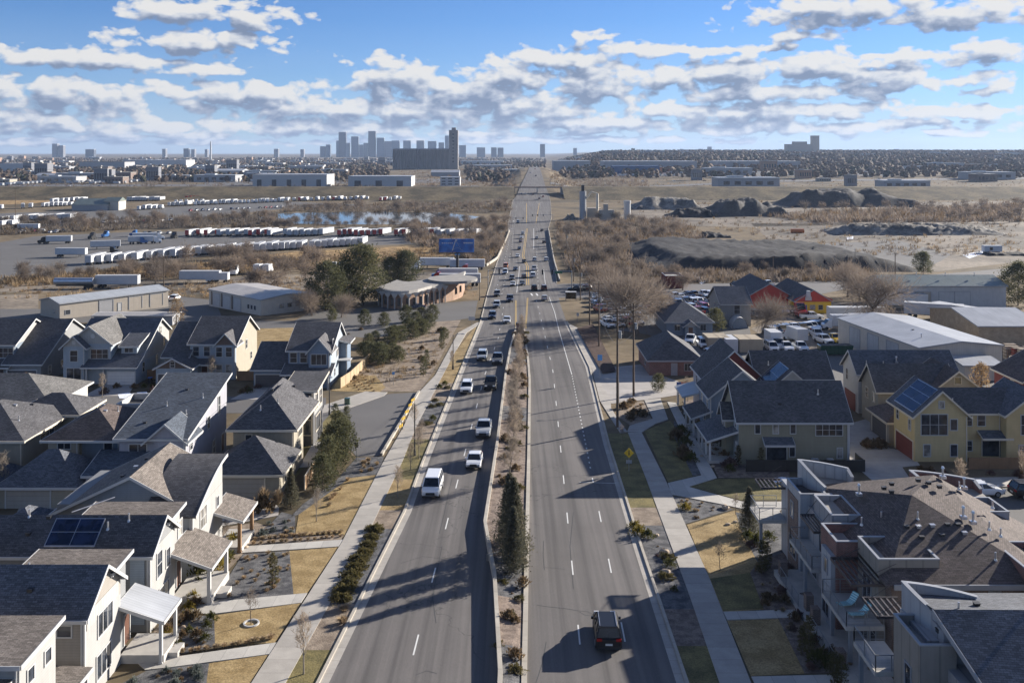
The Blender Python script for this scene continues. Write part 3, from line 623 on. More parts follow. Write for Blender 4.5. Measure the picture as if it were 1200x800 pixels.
sheet('snow_patch', 'snow', [(905, 561), (916, 559), (931, 561), (930, 566), (916, 564), (908, 566)], [(0, 455), (18, 454), (34, 459), (24, 465), (0, 464)], [(138, 462), (150, 460), (158, 463), (148, 467), (140, 467)], [(160, 460), (172, 459), (174, 463), (166, 465)],
      [(785, 306), (800, 305), (815, 313), (828, 330), (822, 333), (806, 322)], [(1128, 299), (1150, 294), (1156, 296), (1136, 303)], [(992, 278), (1000, 277), (1000, 280), (993, 281)], off=.06)
# ------------------------------------------------------------------ middle distance
sheet('yard', 'lot_asphalt', [(190, 345), (252, 352), (262, 376), (345, 376), (365, 365), (440, 360), (560, 352), (556, 372), (500, 380), (480, 392), (430, 396), (300, 384), (190, 378), (0, 378), (0, 362), (110, 362), (140, 372)], off=.016)
sheet('truck_lot', 'lot_asphalt', [(0, 284), (40, 277), (150, 272), (330, 270), (590, 270), (580, 283), (480, 286), (330, 292), (180, 306), (100, 318), (0, 330)], off=.012)
sheet('gravel_track', 'dirt_yard', [(0, 331), (60, 326), (140, 330), (330, 322), (560, 318), (560, 340), (400, 345), (250, 345), (80, 342), (0, 342)], [(0, 346), (45, 344), (45, 370), (0, 372)], off=.012)
sheet('reed_bed', 'reeds', [(290, 303), (330, 296), (480, 288), (560, 286), (560, 300), (400, 306), (290, 318), (0, 334), (0, 330), (120, 318)], [(0, 233), (90, 230), (90, 236), (0, 240)], off=.02)
sheet('pond', 'water' if 'water' in M else 'trim_grey', [(300, 255), (330, 250), (420, 248), (520, 249), (562, 254), (540, 262), (430, 263), (330, 262)], off=.02)
sheet('lot', 'lot_asphalt', [(920, 412), (1000, 405), (1060, 395), (1200, 370), (1200, 470), (1000, 470), (940, 450)], [(690, 352), (870, 348), (880, 392), (950, 402), (930, 428), (820, 420), (760, 392), (712, 385)], off=.012)
sheet('dirt_yard', 'dirt_yard', [(880, 385), (960, 355), (1060, 352), (1060, 385), (1000, 405), (920, 412)], [(880, 262), (1200, 262), (1200, 306), (1100, 318), (960, 320), (1000, 300), (960, 285), (900, 280)], [(700, 262), (760, 240), (1200, 236), (1200, 262), (860, 266)], off=.02)
sheet('lot', 'dark_asphalt', [(0, 200), (230, 198), (250, 210), (0, 213)], [(200, 203), (340, 200), (340, 212), (220, 212)], off=.02)
sheet('lot', 'lot_asphalt', [(940, 287), (1050, 281), (1115, 298), (1090, 312), (1000, 318), (930, 316)], off=.03)
sheet('highway', 'side_asphalt', [(0, 219.5), (300, 219), (560, 218), (600, 219), (600, 216.5), (300, 216.5), (0, 216)], [(645, 216), (900, 213.5), (1200, 210), (1200, 208), (900, 211.5), (645, 213.5)], off=.06)
sheet('lot', 'lot_asphalt', [(0, 250), (130, 246), (330, 236), (430, 240), (330, 245), (160, 262), (0, 268)], [(240, 212), (560, 209), (560, 214), (240, 217)], [(690, 208), (1060, 206), (1060, 201), (690, 202)], off=.02)
# ------------------------------------------------------------------ building kit (heights are above the building's own base)
class Bld:
    def __init__(s, label, X, Y, name='house', cat='house', group=None, rz=0., wall='sd_white', roof='sh_charcoal', trim='trim_white', glass='window_glass'):
        s.o = Vector((X, Y, G(X, Y))); s.T = thing(name, label, cat, s.o, group); s.rz = rz; s.T.rotation_euler = (0, 0, rz)
        s.w = {}; s.wallm = wall; s.roofm = roof; s.trimm = trim; s.glass = glass; s.tr = MB(); s.lc = 0
    # with rz the builder works in a local frame whose origin is (X, Y): pass coordinates relative to it plus o
    def q(s, v): return Vector((v[0], v[1], v[2]+s.o.z))
    def wb(s, m): return s.w.setdefault(m or s.wallm, MB())
    def wall(s, x0, x1, y0, y1, h1, h0=-.9, m=None):
        s.wb(m).box(x0, x1, y0, y1, s.o.z+h0, s.o.z+h1)
        if 4.5 < h1 < 7 and h0 < 0 and s.T.get('category') == 'house': s.tr.box(x1-.2, x1-.1, y0-.11, y0-.01, s.o.z-.3, s.o.z+h1-.15)
    def box(s, name, mat, x0, x1, y0, y1, z0, z1, parent=None, label=None):
        b = MB(); b.box(x0, x1, y0, y1, s.o.z+z0, s.o.z+z1); return part(name, b, mat, parent or s.T, label)
    def _slab(s, mb, pts, t=.16): mb.prism([s.q(p) for p in pts], (0, 0, -t))
    def gable(s, x0, x1, y0, y1, h, rise, axis='x', ridge=.5, ov=.4, m=None, wm=None, eh=None, h2=None, trim=True, ends=(1, 1), name='roof'):
        """ridge along axis; h and h2 are the eave heights on the low-coordinate and high-coordinate side"""
        h2 = h if h2 is None else h2; mb = MB(); f = (lambda a, b, z: (a, b, z)) if axis == 'x' else (lambda a, b, z: (b, a, z))
        a0, a1, b0, b1 = (x0, x1, y0, y1) if axis == 'x' else (y0, y1, x0, x1)
        br = b0+(b1-b0)*ridge; top = max(h, h2)+rise if eh is None else eh
        sl0 = (top-h)/(br-b0); sl1 = (top-h2)/(b1-br); e0, e1 = b0-ov, b1+ov; A0, A1 = a0-ov*ends[0], a1+ov*ends[1]; t = .17
        z0, z1 = h-ov*sl0+t, h2-ov*sl1+t; zt = top+t
        s._slab(mb, [f(A0, e0, z0), f(A1, e0, z0), f(A1, br, zt), f(A0, br, zt)], t)
        s._slab(mb, [f(A0, br+.001, zt), f(A1, br+.001, zt), f(A1, e1, z1), f(A0, e1, z1)], t)
        part(name, mb, m or s.roofm, s.T)
        w = s.wb(wm); w.prism([s.q(f(a0+.01, b0+.01, h-.01)), s.q(f(a0+.01, br, top-.01)), s.q(f(a0+.01, b1-.01, h2-.01))] if abs(h-h2) < .01 else [s.q(f(a0+.01, b0+.01, h-.01)), s.q(f(a0+.01, br, top-.01)), s.q(f(a0+.01, b1-.01, h2-.01)), s.q(f(a0+.01, b1-.01, min(h, h2)-.01))], Vector(f(a1-a0-.02, 0, 0)))
        if trim:
            k = .09
            for A, sg in ((A0, -1), (A1, 1)):
                if not ends[0 if sg < 0 else 1]: continue
                for (ea, za), (eb, zb) in (((e0, z0), (br, zt)), ((br, zt), (e1, z1))):
                    s.tr.prism([s.q(f(A, ea, za+.02)), s.q(f(A, eb, zb+.02)), s.q(f(A, eb, zb-.24)), s.q(f(A, ea, za-.24))], Vector(f(sg*.05, 0, 0)))
            for e, z, sg in ((e0, z0, -1), (e1, z1, 1)):
                s.tr.prism([s.q(f(A0, e, z+.01)), s.q(f(A1, e, z+.01)), s.q(f(A1, e, z-.22)), s.q(f(A0, e, z-.22))], Vector(f(0, sg*k, 0)))
        def zr(x, y):
            b = y if axis == 'x' else x
            return (h+(b-b0)*sl0 if b < br else top-(b-br)*sl1)+t
        return zr
    def hip(s, x0, x1, y0, y1, h, rise, ov=.45, m=None, k0=1., k1=1., trim=True, axis=None, name='roof'):
        """hipped roof; k0, k1 stretch the hips at the low and high end of the ridge (0 = gable)"""
        axis = axis or ('x' if x1-x0 >= y1-y0 else 'y'); f = (lambda a, b, z: (a, b, z)) if axis == 'x' else (lambda a, b, z: (b, a, z))
        a0, a1, b0, b1 = (x0, x1, y0, y1) if axis == 'x' else (y0, y1, x0, x1); hw = (b1-b0)/2; sl = rise/hw; t = .17
        z0 = h-ov*sl+t; zt = h+rise+t; A0, A1, B0, B1 = a0-ov, a1+ov, b0-ov, b1+ov; br = (b0+b1)/2
        r0 = min(a0+hw*k0, (a0+a1)/2-.05); r1 = max(a1-hw*k1, (a0+a1)/2+.05)
        top = [f(A0, B0, z0), f(A1, B0, z0), f(A1, B1, z0), f(A0, B1, z0), f(r0, br, zt), f(r1, br, zt)]; bot = [(p[0], p[1], p[2]-t) for p in top[:4]]
        vs = [s.q(p) for p in top+bot]; fs = [(0, 1, 5, 4), (2, 3, 4, 5), (1, 2, 5), (3, 0, 4), (9, 8, 7, 6), (0, 6, 7, 1), (1, 7, 8, 2), (2, 8, 9, 3), (3, 9, 6, 0)]
        if axis == 'y': fs = [tuple(reversed(q_)) for q_ in fs]
        mb = MB(); mb.mesh(vs, fs); part(name, mb, m or s.roofm, s.T)
        if trim:
            X0, X1, Y0, Y1 = x0-ov, x1+ov, y0-ov, y1+ov
            s.tr.box(X0-.06, X1+.06, Y0-.08, Y0, s.o.z+z0-.24, s.o.z+z0+.01); s.tr.box(X1, X1+.06, Y0, Y1, s.o.z+z0-.24, s.o.z+z0+.01)
            s.tr.box(X0-.06, X0, Y0, Y1, s.o.z+z0-.24, s.o.z+z0+.01)
        def zr(x, y):
            a, b = (x, y) if axis == 'x' else (y, x)
            d = min((b-b0)/hw, (b1-b)/hw, (a-a0)/(r0-a0), (a1-a)/(a1-r1)); return h+rise*max(0, d)+t
        return zr
    def shed(s, x0, x1, y0, y1, zs, ov=.35, m=None, fill=True, wm=None, trim=True, t=.16, name='roof'):
        """single pitch; zs = heights at (x0,y0), (x1,y0), (x1,y1), (x0,y1)"""
        a, b, c, d = zs; zf = lambda x, y: a+(b-a)*(x-x0)/(x1-x0)+(d-a)*(y-y0)/(y1-y0)
        X0, X1, Y0, Y1 = x0-ov, x1+ov, y0-ov, y1+ov; cs = [(X0, Y0), (X1, Y0), (X1, Y1), (X0, Y1)]
        mb = MB(); s._slab(mb, [(x, y, zf(x, y)+t) for x, y in cs], t); part(name, mb, m or s.roofm, s.T)
        if fill:
            i = .012; lo = min(zs)-.05; cs2 = [(x0+i, y0+i), (x1-i, y0+i), (x1-i, y1-i), (x0+i, y1-i)]
            s.wb(wm).mesh([s.q((x, y, lo)) for x, y in cs2]+[s.q((x, y, zf(x, y)-.003)) for x, y in cs2], [(3, 2, 1, 0), (4, 5, 6, 7), (0, 1, 5, 4), (1, 2, 6, 5), (2, 3, 7, 6), (3, 0, 4, 7)])
        if trim:
            for (p, q), o in (((cs[0], cs[1]), (0, -.06)), ((cs[1], cs[2]), (.06, 0)), ((cs[3], cs[0]), (-.06, 0))):
                zp, zq = zf(*p)+t, zf(*q)+t
                s.tr.prism([s.q((*p, zp+.02)), s.q((*q, zq+.02)), s.q((*q, zq-.24)), s.q((*p, zp-.24))], (o[0], o[1], 0))
        return lambda x, y: zf(x, y)+t
    def parapet(s, x0, x1, y0, y1, h, ph=.55, m=None, deck='flat_roof', cap='trim_grey', t=.14, floor=None):
        """flat roof with an upstand; wall box goes to h, the deck lies ph below it"""
        w = s.wb(m); z = s.o.z; fl = h-ph
        w.box(x0, x1, y0, y1, z-.9, z+fl)
        for a in ((x0, x1, y0, y0+t), (x0, x1, y1-t, y1), (x0, x0+t, y0+t, y1-t), (x1-t, x1, y0+t, y1-t)): w.box(*a, z+fl, z+h)
        d = MB(); d.box(x0+t, x1-t, y0+t, y1-t, z+fl, z+fl+.04); part('roof', d, deck, s.T)
        c = MB(); e = .03
        for a in ((x0-e, x1+e, y0-e, y0+t+e), (x0-e, x1+e, y1-t-e, y1+e), (x0-e, x0+t+e, y0+t+e, y1-t-e), (x1-t-e, x1+e, y0+t+e, y1-t-e)): c.box(*a, z+h, z+h+.08)
        part('parapet_cap', c, cap, s.T)
    def _pl(s, face, pos, c, z, d):
        """point on a wall face; d is how far it stands proud"""
        return {'-y': (c, pos-d, z), '+y': (c, pos+d, z), '+x': (pos+d, c, z), '-x': (pos-d, c, z)}[face]
    def _bx(s, mb, face, pos, c0, c1, z0, z1, d0, d1):
        p, q = s._pl(face, pos, c0, z0, d0), s._pl(face, pos, c1, z1, d1); mb.box(p[0], q[0], p[1], q[1], p[2]+s.o.z, q[2]+s.o.z)
    def win(s, face, pos, c, z, w, h, nx=1, ny=2, glass=None, trim=None, parent=None, fr=.09, name='window'):
        mb = MB(); b = s._bx
        c0, c1, z1 = c-w/2, c+w/2, z+h
        for a in ((c0-fr, c1+fr, z1, z1+fr), (c0-fr, c1+fr, z-fr, z), (c0-fr, c0, z, z1), (c1, c1+fr, z, z1)): b(mb, face, pos, *a, -.02, .07)
        for i in range(1, nx): x = c0+w*i/nx; b(mb, face, pos, x-.03, x+.03, z, z1, -.02, .05)
        for i in range(1, ny): y = z+h*i/ny; b(mb, face, pos, c0, c1, y-.025, y+.025, -.02, .045)
        o = part(name, mb, trim or s.trimm, parent or s.T); g = MB(); b(g, face, pos, c0, c1, z, z1, -.01, .022); part('pane', g, glass or (s.glass if random.random() < .75 else 'blind_glass'), o); return o
    def door(s, face, pos, c, z=0., w=.95, h=2.1, mat='door_wood', glass=False):
        mb = MB(); b = s._bx
        for a in ((c-w/2-.1, c+w/2+.1, z+h, z+h+.12), (c-w/2-.1, c-w/2, z, z+h), (c+w/2, c+w/2+.1, z, z+h)): b(mb, face, pos, *a, -.02, .07)
        f = part('door_frame', mb, s.trimm, s.T); d = MB(); b(d, face, pos, c-w/2, c+w/2, z, z+h, -.01, .03)
        if glass: b(d, face, pos, c-.04, c+.04, z, z+h, .03, .05)
        o = part('door', d, 'window_glass' if glass else mat, f)
    def garage(s, face, pos, c, w, h=2.2, mat='garage_white', z=0.):
        mb = MB(); b = s._bx
        for a in ((c-w/2-.14, c+w/2+.14, z+h, z+h+.16), (c-w/2-.14, c-w/2, z, z+h), (c+w/2, c+w/2+.14, z, z+h)): b(mb, face, pos, *a, -.02, .08)
        f = part('garage_frame', mb, s.trimm, s.T); d = MB(); b(d, face, pos, c-w/2, c+w/2, z-.3, z+h, -.01, .025); part('garage_door', d, mat, f)
    def corner(s, x, y, h, h0=-.5, w=.13):
        s.tr.box(x-w/2-.012, x+w/2+.012, y-w/2-.012, y+w/2+.012, s.o.z+h0, s.o.z+h)
    def post(s, x, y, z1, z0=-.3, w=.22, mat='trim_white'):
        mb = MB(); mb.box(x-w/2, x+w/2, y-w/2, y+w/2, s.o.z+z0, s.o.z+z1); mb.box(x-w/2-.05, x+w/2+.05, y-w/2-.05, y+w/2+.05, s.o.z+z0, s.o.z+z0+.3); part('porch_post', mb, mat, s.T)
    def vent(s, x, y, z, kind=0, rise=0):
        mb = MB(); Z = s.o.z+z
        if kind == 0: mb.box(x-.16, x+.16, y-.15, y+.15, Z-.1, Z+.12); mb.box(x-.2, x+.2, y-.2, y+.15, Z+.12, Z+.15)
        elif kind == 1: mb.tube((x, y, Z-.15), (x, y, Z+.55), .07, n=7); mb.tube((x, y, Z-.1), (x, y, Z+.06), .17, .1, n=7)
        else: mb.tube((x, y, Z-.2), (x, y, Z+.75), .09, n=8); mb.tube((x, y, Z+.7), (x, y, Z+.85), .15, .1, n=8); mb.box(x-.22, x+.22, y-.22, y+.22, Z-.15, Z+.08)
        part('roof_vent', mb, ('black_metal', 'vent_metal', 'vent_metal')[kind] if kind or random.random() < .7 else 'vent_metal', s.T)
    def vents(s, zr, pts):
        for x, y, k in pts: s.vent(x, y, zr(x, y), k)
    def flush(s):
        for m, mb in s.w.items(): part('wall', mb, m, s.T)
        s.w = {}
    def done(s):
        for m, mb in s.w.items(): part('wall', mb, m, s.T)
        if s.tr.v: part('trim', s.tr, s.trimm, s.T)
        return s.T
    def solar(s, zr, x0, x1, y0, y1, nx, ny):
        """modules lying on the roof surface zr"""
        t = MB(); p = MB(); gx = (x1-x0)/nx; gy = (y1-y0)/ny
        def quad(mb, a0, a1, b0, b1, u, th):
            cs = [(a0, b0), (a1, b0), (a1, b1), (a0, b1)]; mb.prism([(x, y, zr(x, y)+s.o.z+u+th) for x, y in cs], (0, 0, -th))
        quad(t, x0-.05, x1+.05, y0-.05, y1+.05, .08, .04); f = part('solar_array', t, 'vent_metal', s.T)
        for i in range(nx):
            for j in range(ny): quad(p, x0+i*gx+.03, x0+(i+1)*gx-.03, y0+j*gy+.03, y0+(j+1)*gy-.03, .125, .02)
        part('solar_panel', p, 'solar', f)
# ------------------------------------------------------------------ fences
def fence(label, pts, h=1.7, mat='fence_wood', name='wooden_fence', cat='fence', cap=None, step=2.4):
    T = thing(name, label, cat, pts[0]); mb = MB(); ribbon(mb, pts, .05, h, down=.1); part('fence_panel', mb, mat, T)
    c = MB(); ribbon(c, pts, .12, .07, off=h, down=0); part('fence_rail', c, cap or mat, T)
    for a, b in zip(pts, pts[1:]):
        n = max(1, round((b-a).length/step))
        for i in range(n+(b is pts[-1])):
            p = a.lerp(b, i/n); z = G(p.x, p.y); pm = MB(); pm.box(p.x-.06, p.x+.06, p.y-.06, p.y+.06, z-.2, z+h+.1); part('fence_post', pm, cap or mat, T)
    return T
# ================================================================== near-left row, gable ends towards the boulevard
# --- white house whose roof fills the lower left, its shade put into the navy
X1 = -28.0
h = Bld('white two-storey house with shade-navy roof and striped metal porch roof, at the bottom left', X1, 60.6, wall='sd_taupe', roof='sh_slate', group=None)
h.wall(-44, X1, 60.6, 66.2, 6); zr = h.gable(-44, X1, 60.6, 66.2, 6, 2.0, 'x', .5, ov=.35)
h.wall(-34, -28.3, 66.2, 67.8, 6.9, m='sd_grey'); h.shed(-34.4, -28.3, 65.0, 67.8, (6.85, 6.85, 7.0, 7.0), m='sh_warmgrey', ov=.4)  # paler copy of the same shingle, sunlight put into the colour
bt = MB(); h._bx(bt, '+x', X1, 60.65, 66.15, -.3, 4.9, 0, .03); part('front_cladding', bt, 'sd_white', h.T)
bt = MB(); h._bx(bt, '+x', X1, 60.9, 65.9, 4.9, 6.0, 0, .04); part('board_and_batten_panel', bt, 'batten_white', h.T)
h.win('+x', X1+.03, 63.6, 3.6, 2.2, 1.5, 3, 1); h.win('+x', X1+.03, 63.4, .8, 2.2, 1.6, 3, 1); h.win('-y', 60.6, -29.3, 4.7, .9, .7, 1, 1); h.win('-y', 60.6, -34.5, 4.9, 1.6, .6, 2, 1)
h.corner(X1, 60.6, 5.9)
h.shed(-28, -25.0, 66.1, 69.2, (3.9, 2.9, 2.9, 3.9), m='mr_porch', fill=False, ov=.2)
for y in (66.2, 69.0): h.post(-25.1, y, 2.85)
h.box('porch_floor', 'concrete', -28, -24.9, 66.2, 69.2, -.4, .45); h.box('porch_steps', 'concrete', -24.9, -24.2, 67, 68.4, -.4, .2)
h.door('+x', -28.28, 67.9, .45)
h.vents(zr, [(-37.5, 61.9, 0), (-32.2, 61.9, 0), (-40, 62.6, 0), (-33.9, 65, 1)])
h.done()
h = Bld('white house with low-pitched tan roofs cut by the bottom left corner', -28.2, 53, wall='sd_white', roof='sh_warmgrey')
h.wall(-42, -28.2, 53, 57.2, 6.8); h.shed(-42, -28.2, 52.8, 57.3, (6.9, 6.9, 7.15, 7.15)); h.wall(-42, -28.9, 46, 53, 5.4); h.shed(-42, -28.9, 46, 52.9, (5.6, 5.6, 5.85, 5.85)); h.win('+x', -28.2, 54.2, 5.2, .7, .8, 1, 1); h.win('+x', -28.2, 56.2, 5.2, .7, .8, 1, 1); h.win('+x', -28.2, 55.3, 1, 1.8, 1.5, 2, 1)
h.shed(-31.5, -27.2, 57.4, 59.6, (3.0, 2.8, 2.8, 3.0), fill=False, ov=.15); h.post(-27.3, 57.6, 2.7); h.post(-27.3, 59.4, 2.7); h.box('porch_floor', 'concrete', -31, -27.1, 57.3, 59.7, -.4, .3); h.door('+x', -28.2, 56.6, .3); h.done()
for x, y, c, l in ((51, 444, 'yellow_paint', 'yellow-lidded bin beside the dark double garage'), (217, 444, 'green_paint', 'green-lidded bin by the gate fence'), (176, 449, 'blue_paint', 'blue-lidded bin beside the white double garage')):
    p = P(x, y); T = thing('wheelie_bin', l, 'bin', p); b = MB(); b.prism([(p.x-.25, p.y-.3, p.z), (p.x+.25, p.y-.3, p.z), (p.x+.32, p.y-.38, p.z+.95), (p.x-.32, p.y-.38, p.z+.95)], (0, .6, 0)); part('body', b, 'black_metal', T); b = MB(); b.box(p.x-.34, p.x+.34, p.y-.4, p.y+.34, p.z+.96, p.z+1.04); part('lid', b, c, T)
# --- second: solar panels on the slope
X2 = -27.7
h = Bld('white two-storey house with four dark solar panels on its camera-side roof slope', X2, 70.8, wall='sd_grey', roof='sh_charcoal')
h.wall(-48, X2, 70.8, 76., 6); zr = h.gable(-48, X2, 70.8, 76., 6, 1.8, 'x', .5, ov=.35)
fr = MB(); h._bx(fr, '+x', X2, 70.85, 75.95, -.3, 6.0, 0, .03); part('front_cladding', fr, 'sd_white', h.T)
h.wall(-34.6, -28.0, 76, 78, 6.6, m='sd_white'); h.shed(-34.8, -28., 74.8, 78, (6.8, 6.8, 6.95, 6.95), m='sh_warmgrey', ov=.4)  # same shingle as the dark main slope, coloured paler for the sun on it
h.solar(zr, -35.9, -32.1, 71.1, 73.0, 2, 2)
h.win('+x', X2+.03, 72.6, 3.5, 1.0, 1.9, 1, 2); h.win('+x', X2+.03, 74.4, 3.5, .8, 1.4, 1, 1); h.win('+x', X2+.03, 73.6, .6, 2.0, 1.8, 2, 1); h.win('+x', -28, 78, 4.4, .9, 1.3); h.win('-y', 70.8, -34.3, 4.9, 2.4, .6, 2, 1)
pn = MB(); h._bx(pn, '-y', 70.8, -29.2, -28.1, .6, 5.6, 0, .05); part('tall_panel', pn, 'sd_paleblue', h.T)
h.shed(-27.7, -24.6, 75.3, 80.2, (4.0, 2.9, 2.9, 4.0), m='sh_warmgrey', fill=False, ov=.25)
for y in (75.5, 80.): h.post(-24.7, y, 2.85, w=.28)
h.box('porch_floor', 'concrete', -27.7, -24.5, 75.4, 80.2, -.4, .45); h.box('porch_steps', 'concrete', -24.5, -23.6, 76.6, 78, -.4, .2); h.door('+x', -27.98, 77.6, .45)
h.corner(X2, 70.8, 5.9)
h.vents(zr, [(-36.6, 73.2, 0), (-37.6, 72, 0), (-31.6, 72.4, 1), (-38.2, 73.3, 1), (-30.2, 73, 1)])
pp = MB(); pp.tube((-35, 73.6, h.o.z+8.1), (-32.6, 76, h.o.z+8.4), .05, n=5); part('conduit', pp, 'vent_metal', h.T)
h.done()
# --- third: curved roof
X3 = -27.6
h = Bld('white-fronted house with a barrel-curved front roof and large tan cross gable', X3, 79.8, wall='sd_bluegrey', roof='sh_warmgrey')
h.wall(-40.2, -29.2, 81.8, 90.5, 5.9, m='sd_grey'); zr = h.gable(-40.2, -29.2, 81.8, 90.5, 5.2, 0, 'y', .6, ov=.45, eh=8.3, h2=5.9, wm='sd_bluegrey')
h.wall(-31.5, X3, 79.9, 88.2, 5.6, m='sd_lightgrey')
n = 12; prof = []
for i in range(n+1):
    t = i/n; prof.append((79.6+t*8.9, 5.5+2.55*math.sin(t*math.pi/2*.95)))
mb = MB(); fm = MB()
for (ya, za), (yb, zb) in zip(prof, prof[1:]):
    mb.prism([h.q((-31.9, ya, za+.15)), h.q((X3+.4, ya, za+.15)), h.q((X3+.4, yb, zb+.15)), h.q((-31.9, yb, zb+.15))], (0, 0, -.15))
    fm.prism([h.q((X3+.4, ya, za+.18)), h.q((X3+.4, yb, zb+.18)), h.q((X3+.4, yb, zb-.12)), h.q((X3+.4, ya, za-.12))], (.06, 0, 0))
part('curved_roof', mb, 'sh_charcoal', h.T); part('curved_fascia', fm, 'trim_white', h.T)  # curved roof takes the dark shingle copy: its shade is in the colour
gw = MB(); pts = [h.q((X3, y, z)) for y, z in prof if 79.9 <= y <= 88.2]; pts = [h.q((X3, 79.9, 5.5))]+pts+[h.q((X3, 88.2, 8.0)), h.q((X3, 88.2, 5.5))]; gw.prism(pts, (-3.8, 0, 0)); part('gable_wall', gw, 'sd_white', h.T)
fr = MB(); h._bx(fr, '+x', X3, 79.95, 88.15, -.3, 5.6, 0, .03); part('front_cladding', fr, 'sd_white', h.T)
h.win('+x', X3+.03, 82.6, 3.6, 1.6, 1.7, 2, 2); h.win('+x', X3+.03, 82.4, .7, 1.6, 1.6, 2, 1); h.win('+x', X3+.03, 86.6, 3.9, .6, .9, 1, 1); h.corner(X3, 79.9, 5.4)
h.shed(-27.6, -25.2, 85.9, 90.2, (3.5, 2.8, 2.8, 3.5), fill=False, ov=.3); h.box('porch_floor', 'concrete', -27.6, -25.1, 86, 90.2, -.4, .3)
for y in (86, 90): h.post(-25.3, y, 2.75, w=.3, mat='fence_wood')
h.win('-y', 81.8, -36.5, 4, 1, .9, 1, 1); h.vents(zr, [(-35.0, 83.3, 0), (-34.6, 85.2, 0), (-34.3, 87, 0), (-31.5, 88.5, 1)])
h.wall(-47, -40.2, 80, 86, 2.7, m='sd_bluegrey'); h.hip(-47, -40.2, 79.5, 87, 2.7, 2.3, m='sh_slate')
h.done()
# --- fourth: tan garage and patio by the driveway
h = Bld('tan house with hipped charcoal roofs, a double garage and a patio beside the pines', -25.4, 100.9, wall='sd_cream', roof='sh_charcoal', trim='trim_cream')
h.wall(-32.7, -25.4, 100.9, 109., 2.8); h.hip(-32.9, -25.2, 100.8, 108.5, 2.8, 2.7, axis='x')
h.garage('-y', 100.9, -29.5, 5.0, 2.15, 'garage_tan'); h.win('+x', -25.4, 103.4, .9, .9, 1.1); h.win('+x', -25.4, 106.5, .9, .9, 1.1)
h.wall(-32.7, -25.6, 108.6, 113.5, 5.4); h.wall(-32.7, -27.4, 113.5, 124, 5.4)
h.hip(-32.9, -25.5, 108.4, 120, 5.4, 2.6, axis='y', k0=1.1, k1=.4)
h.hip(-32.9, -27.3, 113, 124.5, 5.45, 2.4, axis='y')
h.wall(-29, -25.9, 120.6, 126.6, 6.6, m='sd_darkgrey'); h.shed(-29.4, -25.7, 120.4, 127, (6.6, 6.6, 7.3, 7.3), ov=.5)
tw = MB(); h._bx(tw, '+x', -25.9, 121, 126.3, 3.2, 6.3, 0, .05); part('upper_cladding', tw, 'sd_white', h.T)
h.win('-y', 108.6, -30.9, 3.8, .7, .7, 1, 1); h.win('-y', 120.6, -26.7, 3.9, .9, 1.9, 1, 1); h.win('-y', 120.6, -26.7, .8, 1.1, 1.9, 1, 1); h.win('+x', -25.85, 122.5, 3.8, 1.2, 1.9); h.win('+x', -25.85, 125, 3.8, 1.2, 1.9); h.win('+x', -25.9, 123.4, .8, 2.6, 1.9, 2, 1)
h.win('+x', -25.6, 111.8, 3.5, 2., 1.2, 3, 1); h.win('+x', -27.4, 116.5, 3.4, 2.4, 1.3, 3, 1); h.door('+x', -27.4, 117.5, .1, 1.8, 2.1, glass=True); h.win('+x', -25.6, 111.5, .7, 1.2, 1.5)
h.vent(-30, 110.5, 6.9, 1); h.vent(-28.2, 111.5, 7.4, 1); h.vent(-29.8, 115, 8.1, 0); h.vent(-30.5, 103.4, 4.5, 0); h.vent(-28.6, 121.5, 6.9, 0); h.done()
fence('pale wooden fence running past the pines between patio and gravel strip', [P(392, 519), P(374, 545), P(357, 574)], 1.5, 'fence_wood', cap='trim_cream')
slab('patio', 'concrete', [(350, 548), (372, 546), (388, 519), (368, 517)], h=.06)
# --- fifth: blue-grey with long mono-pitch
h = Bld('blue-grey house with long single-pitch roof and a small front gable', -36.4, 103, wall='sd_lavgrey', roof='sh_blueroof')
h.wall(-43.7, -36.4, 103, 118, 5.8); zr = h.shed(-43.7, -36.4, 103, 118.2, (5.9, 5.9, 9.2, 9.2), ov=.5, wm='sd_lavgrey')
h.wall(-39.6, -36.2, 102.6, 106.8, 5.6); h.gable(-40.6, -36.2, 102.6, 107, 5.6, 1.9, 'y', .5, ov=.35)
h.win('-y', 103, -41.6, 3.9, 1.9, 1.3, 2, 1); h.win('+x', -36.2, 104.4, 4.2, .8, 1.); h.win('+x', -36.4, 111, 4.6, 1, 1.4); h.win('+x', -36.4, 115, 5.2, .8, 2.2); h.win('+x', -36.4, 113, 1, .9, 1.6); h.door('+x', -36.4, 116.4, .2)
h.wall(-45.5, -40.5, 98.8, 103, 3.2); h.shed(-45.5, -40.5, 98.8, 103, (3.2, 3.2, 4.3, 4.3)); h.corner(-36.2, 102.6, 5.4)
h.vents(zr, [(-38, 108, 1), (-37.4, 112, 1), (-42, 106, 0), (-40, 114, 0), (-41, 110, 1)]); h.done()
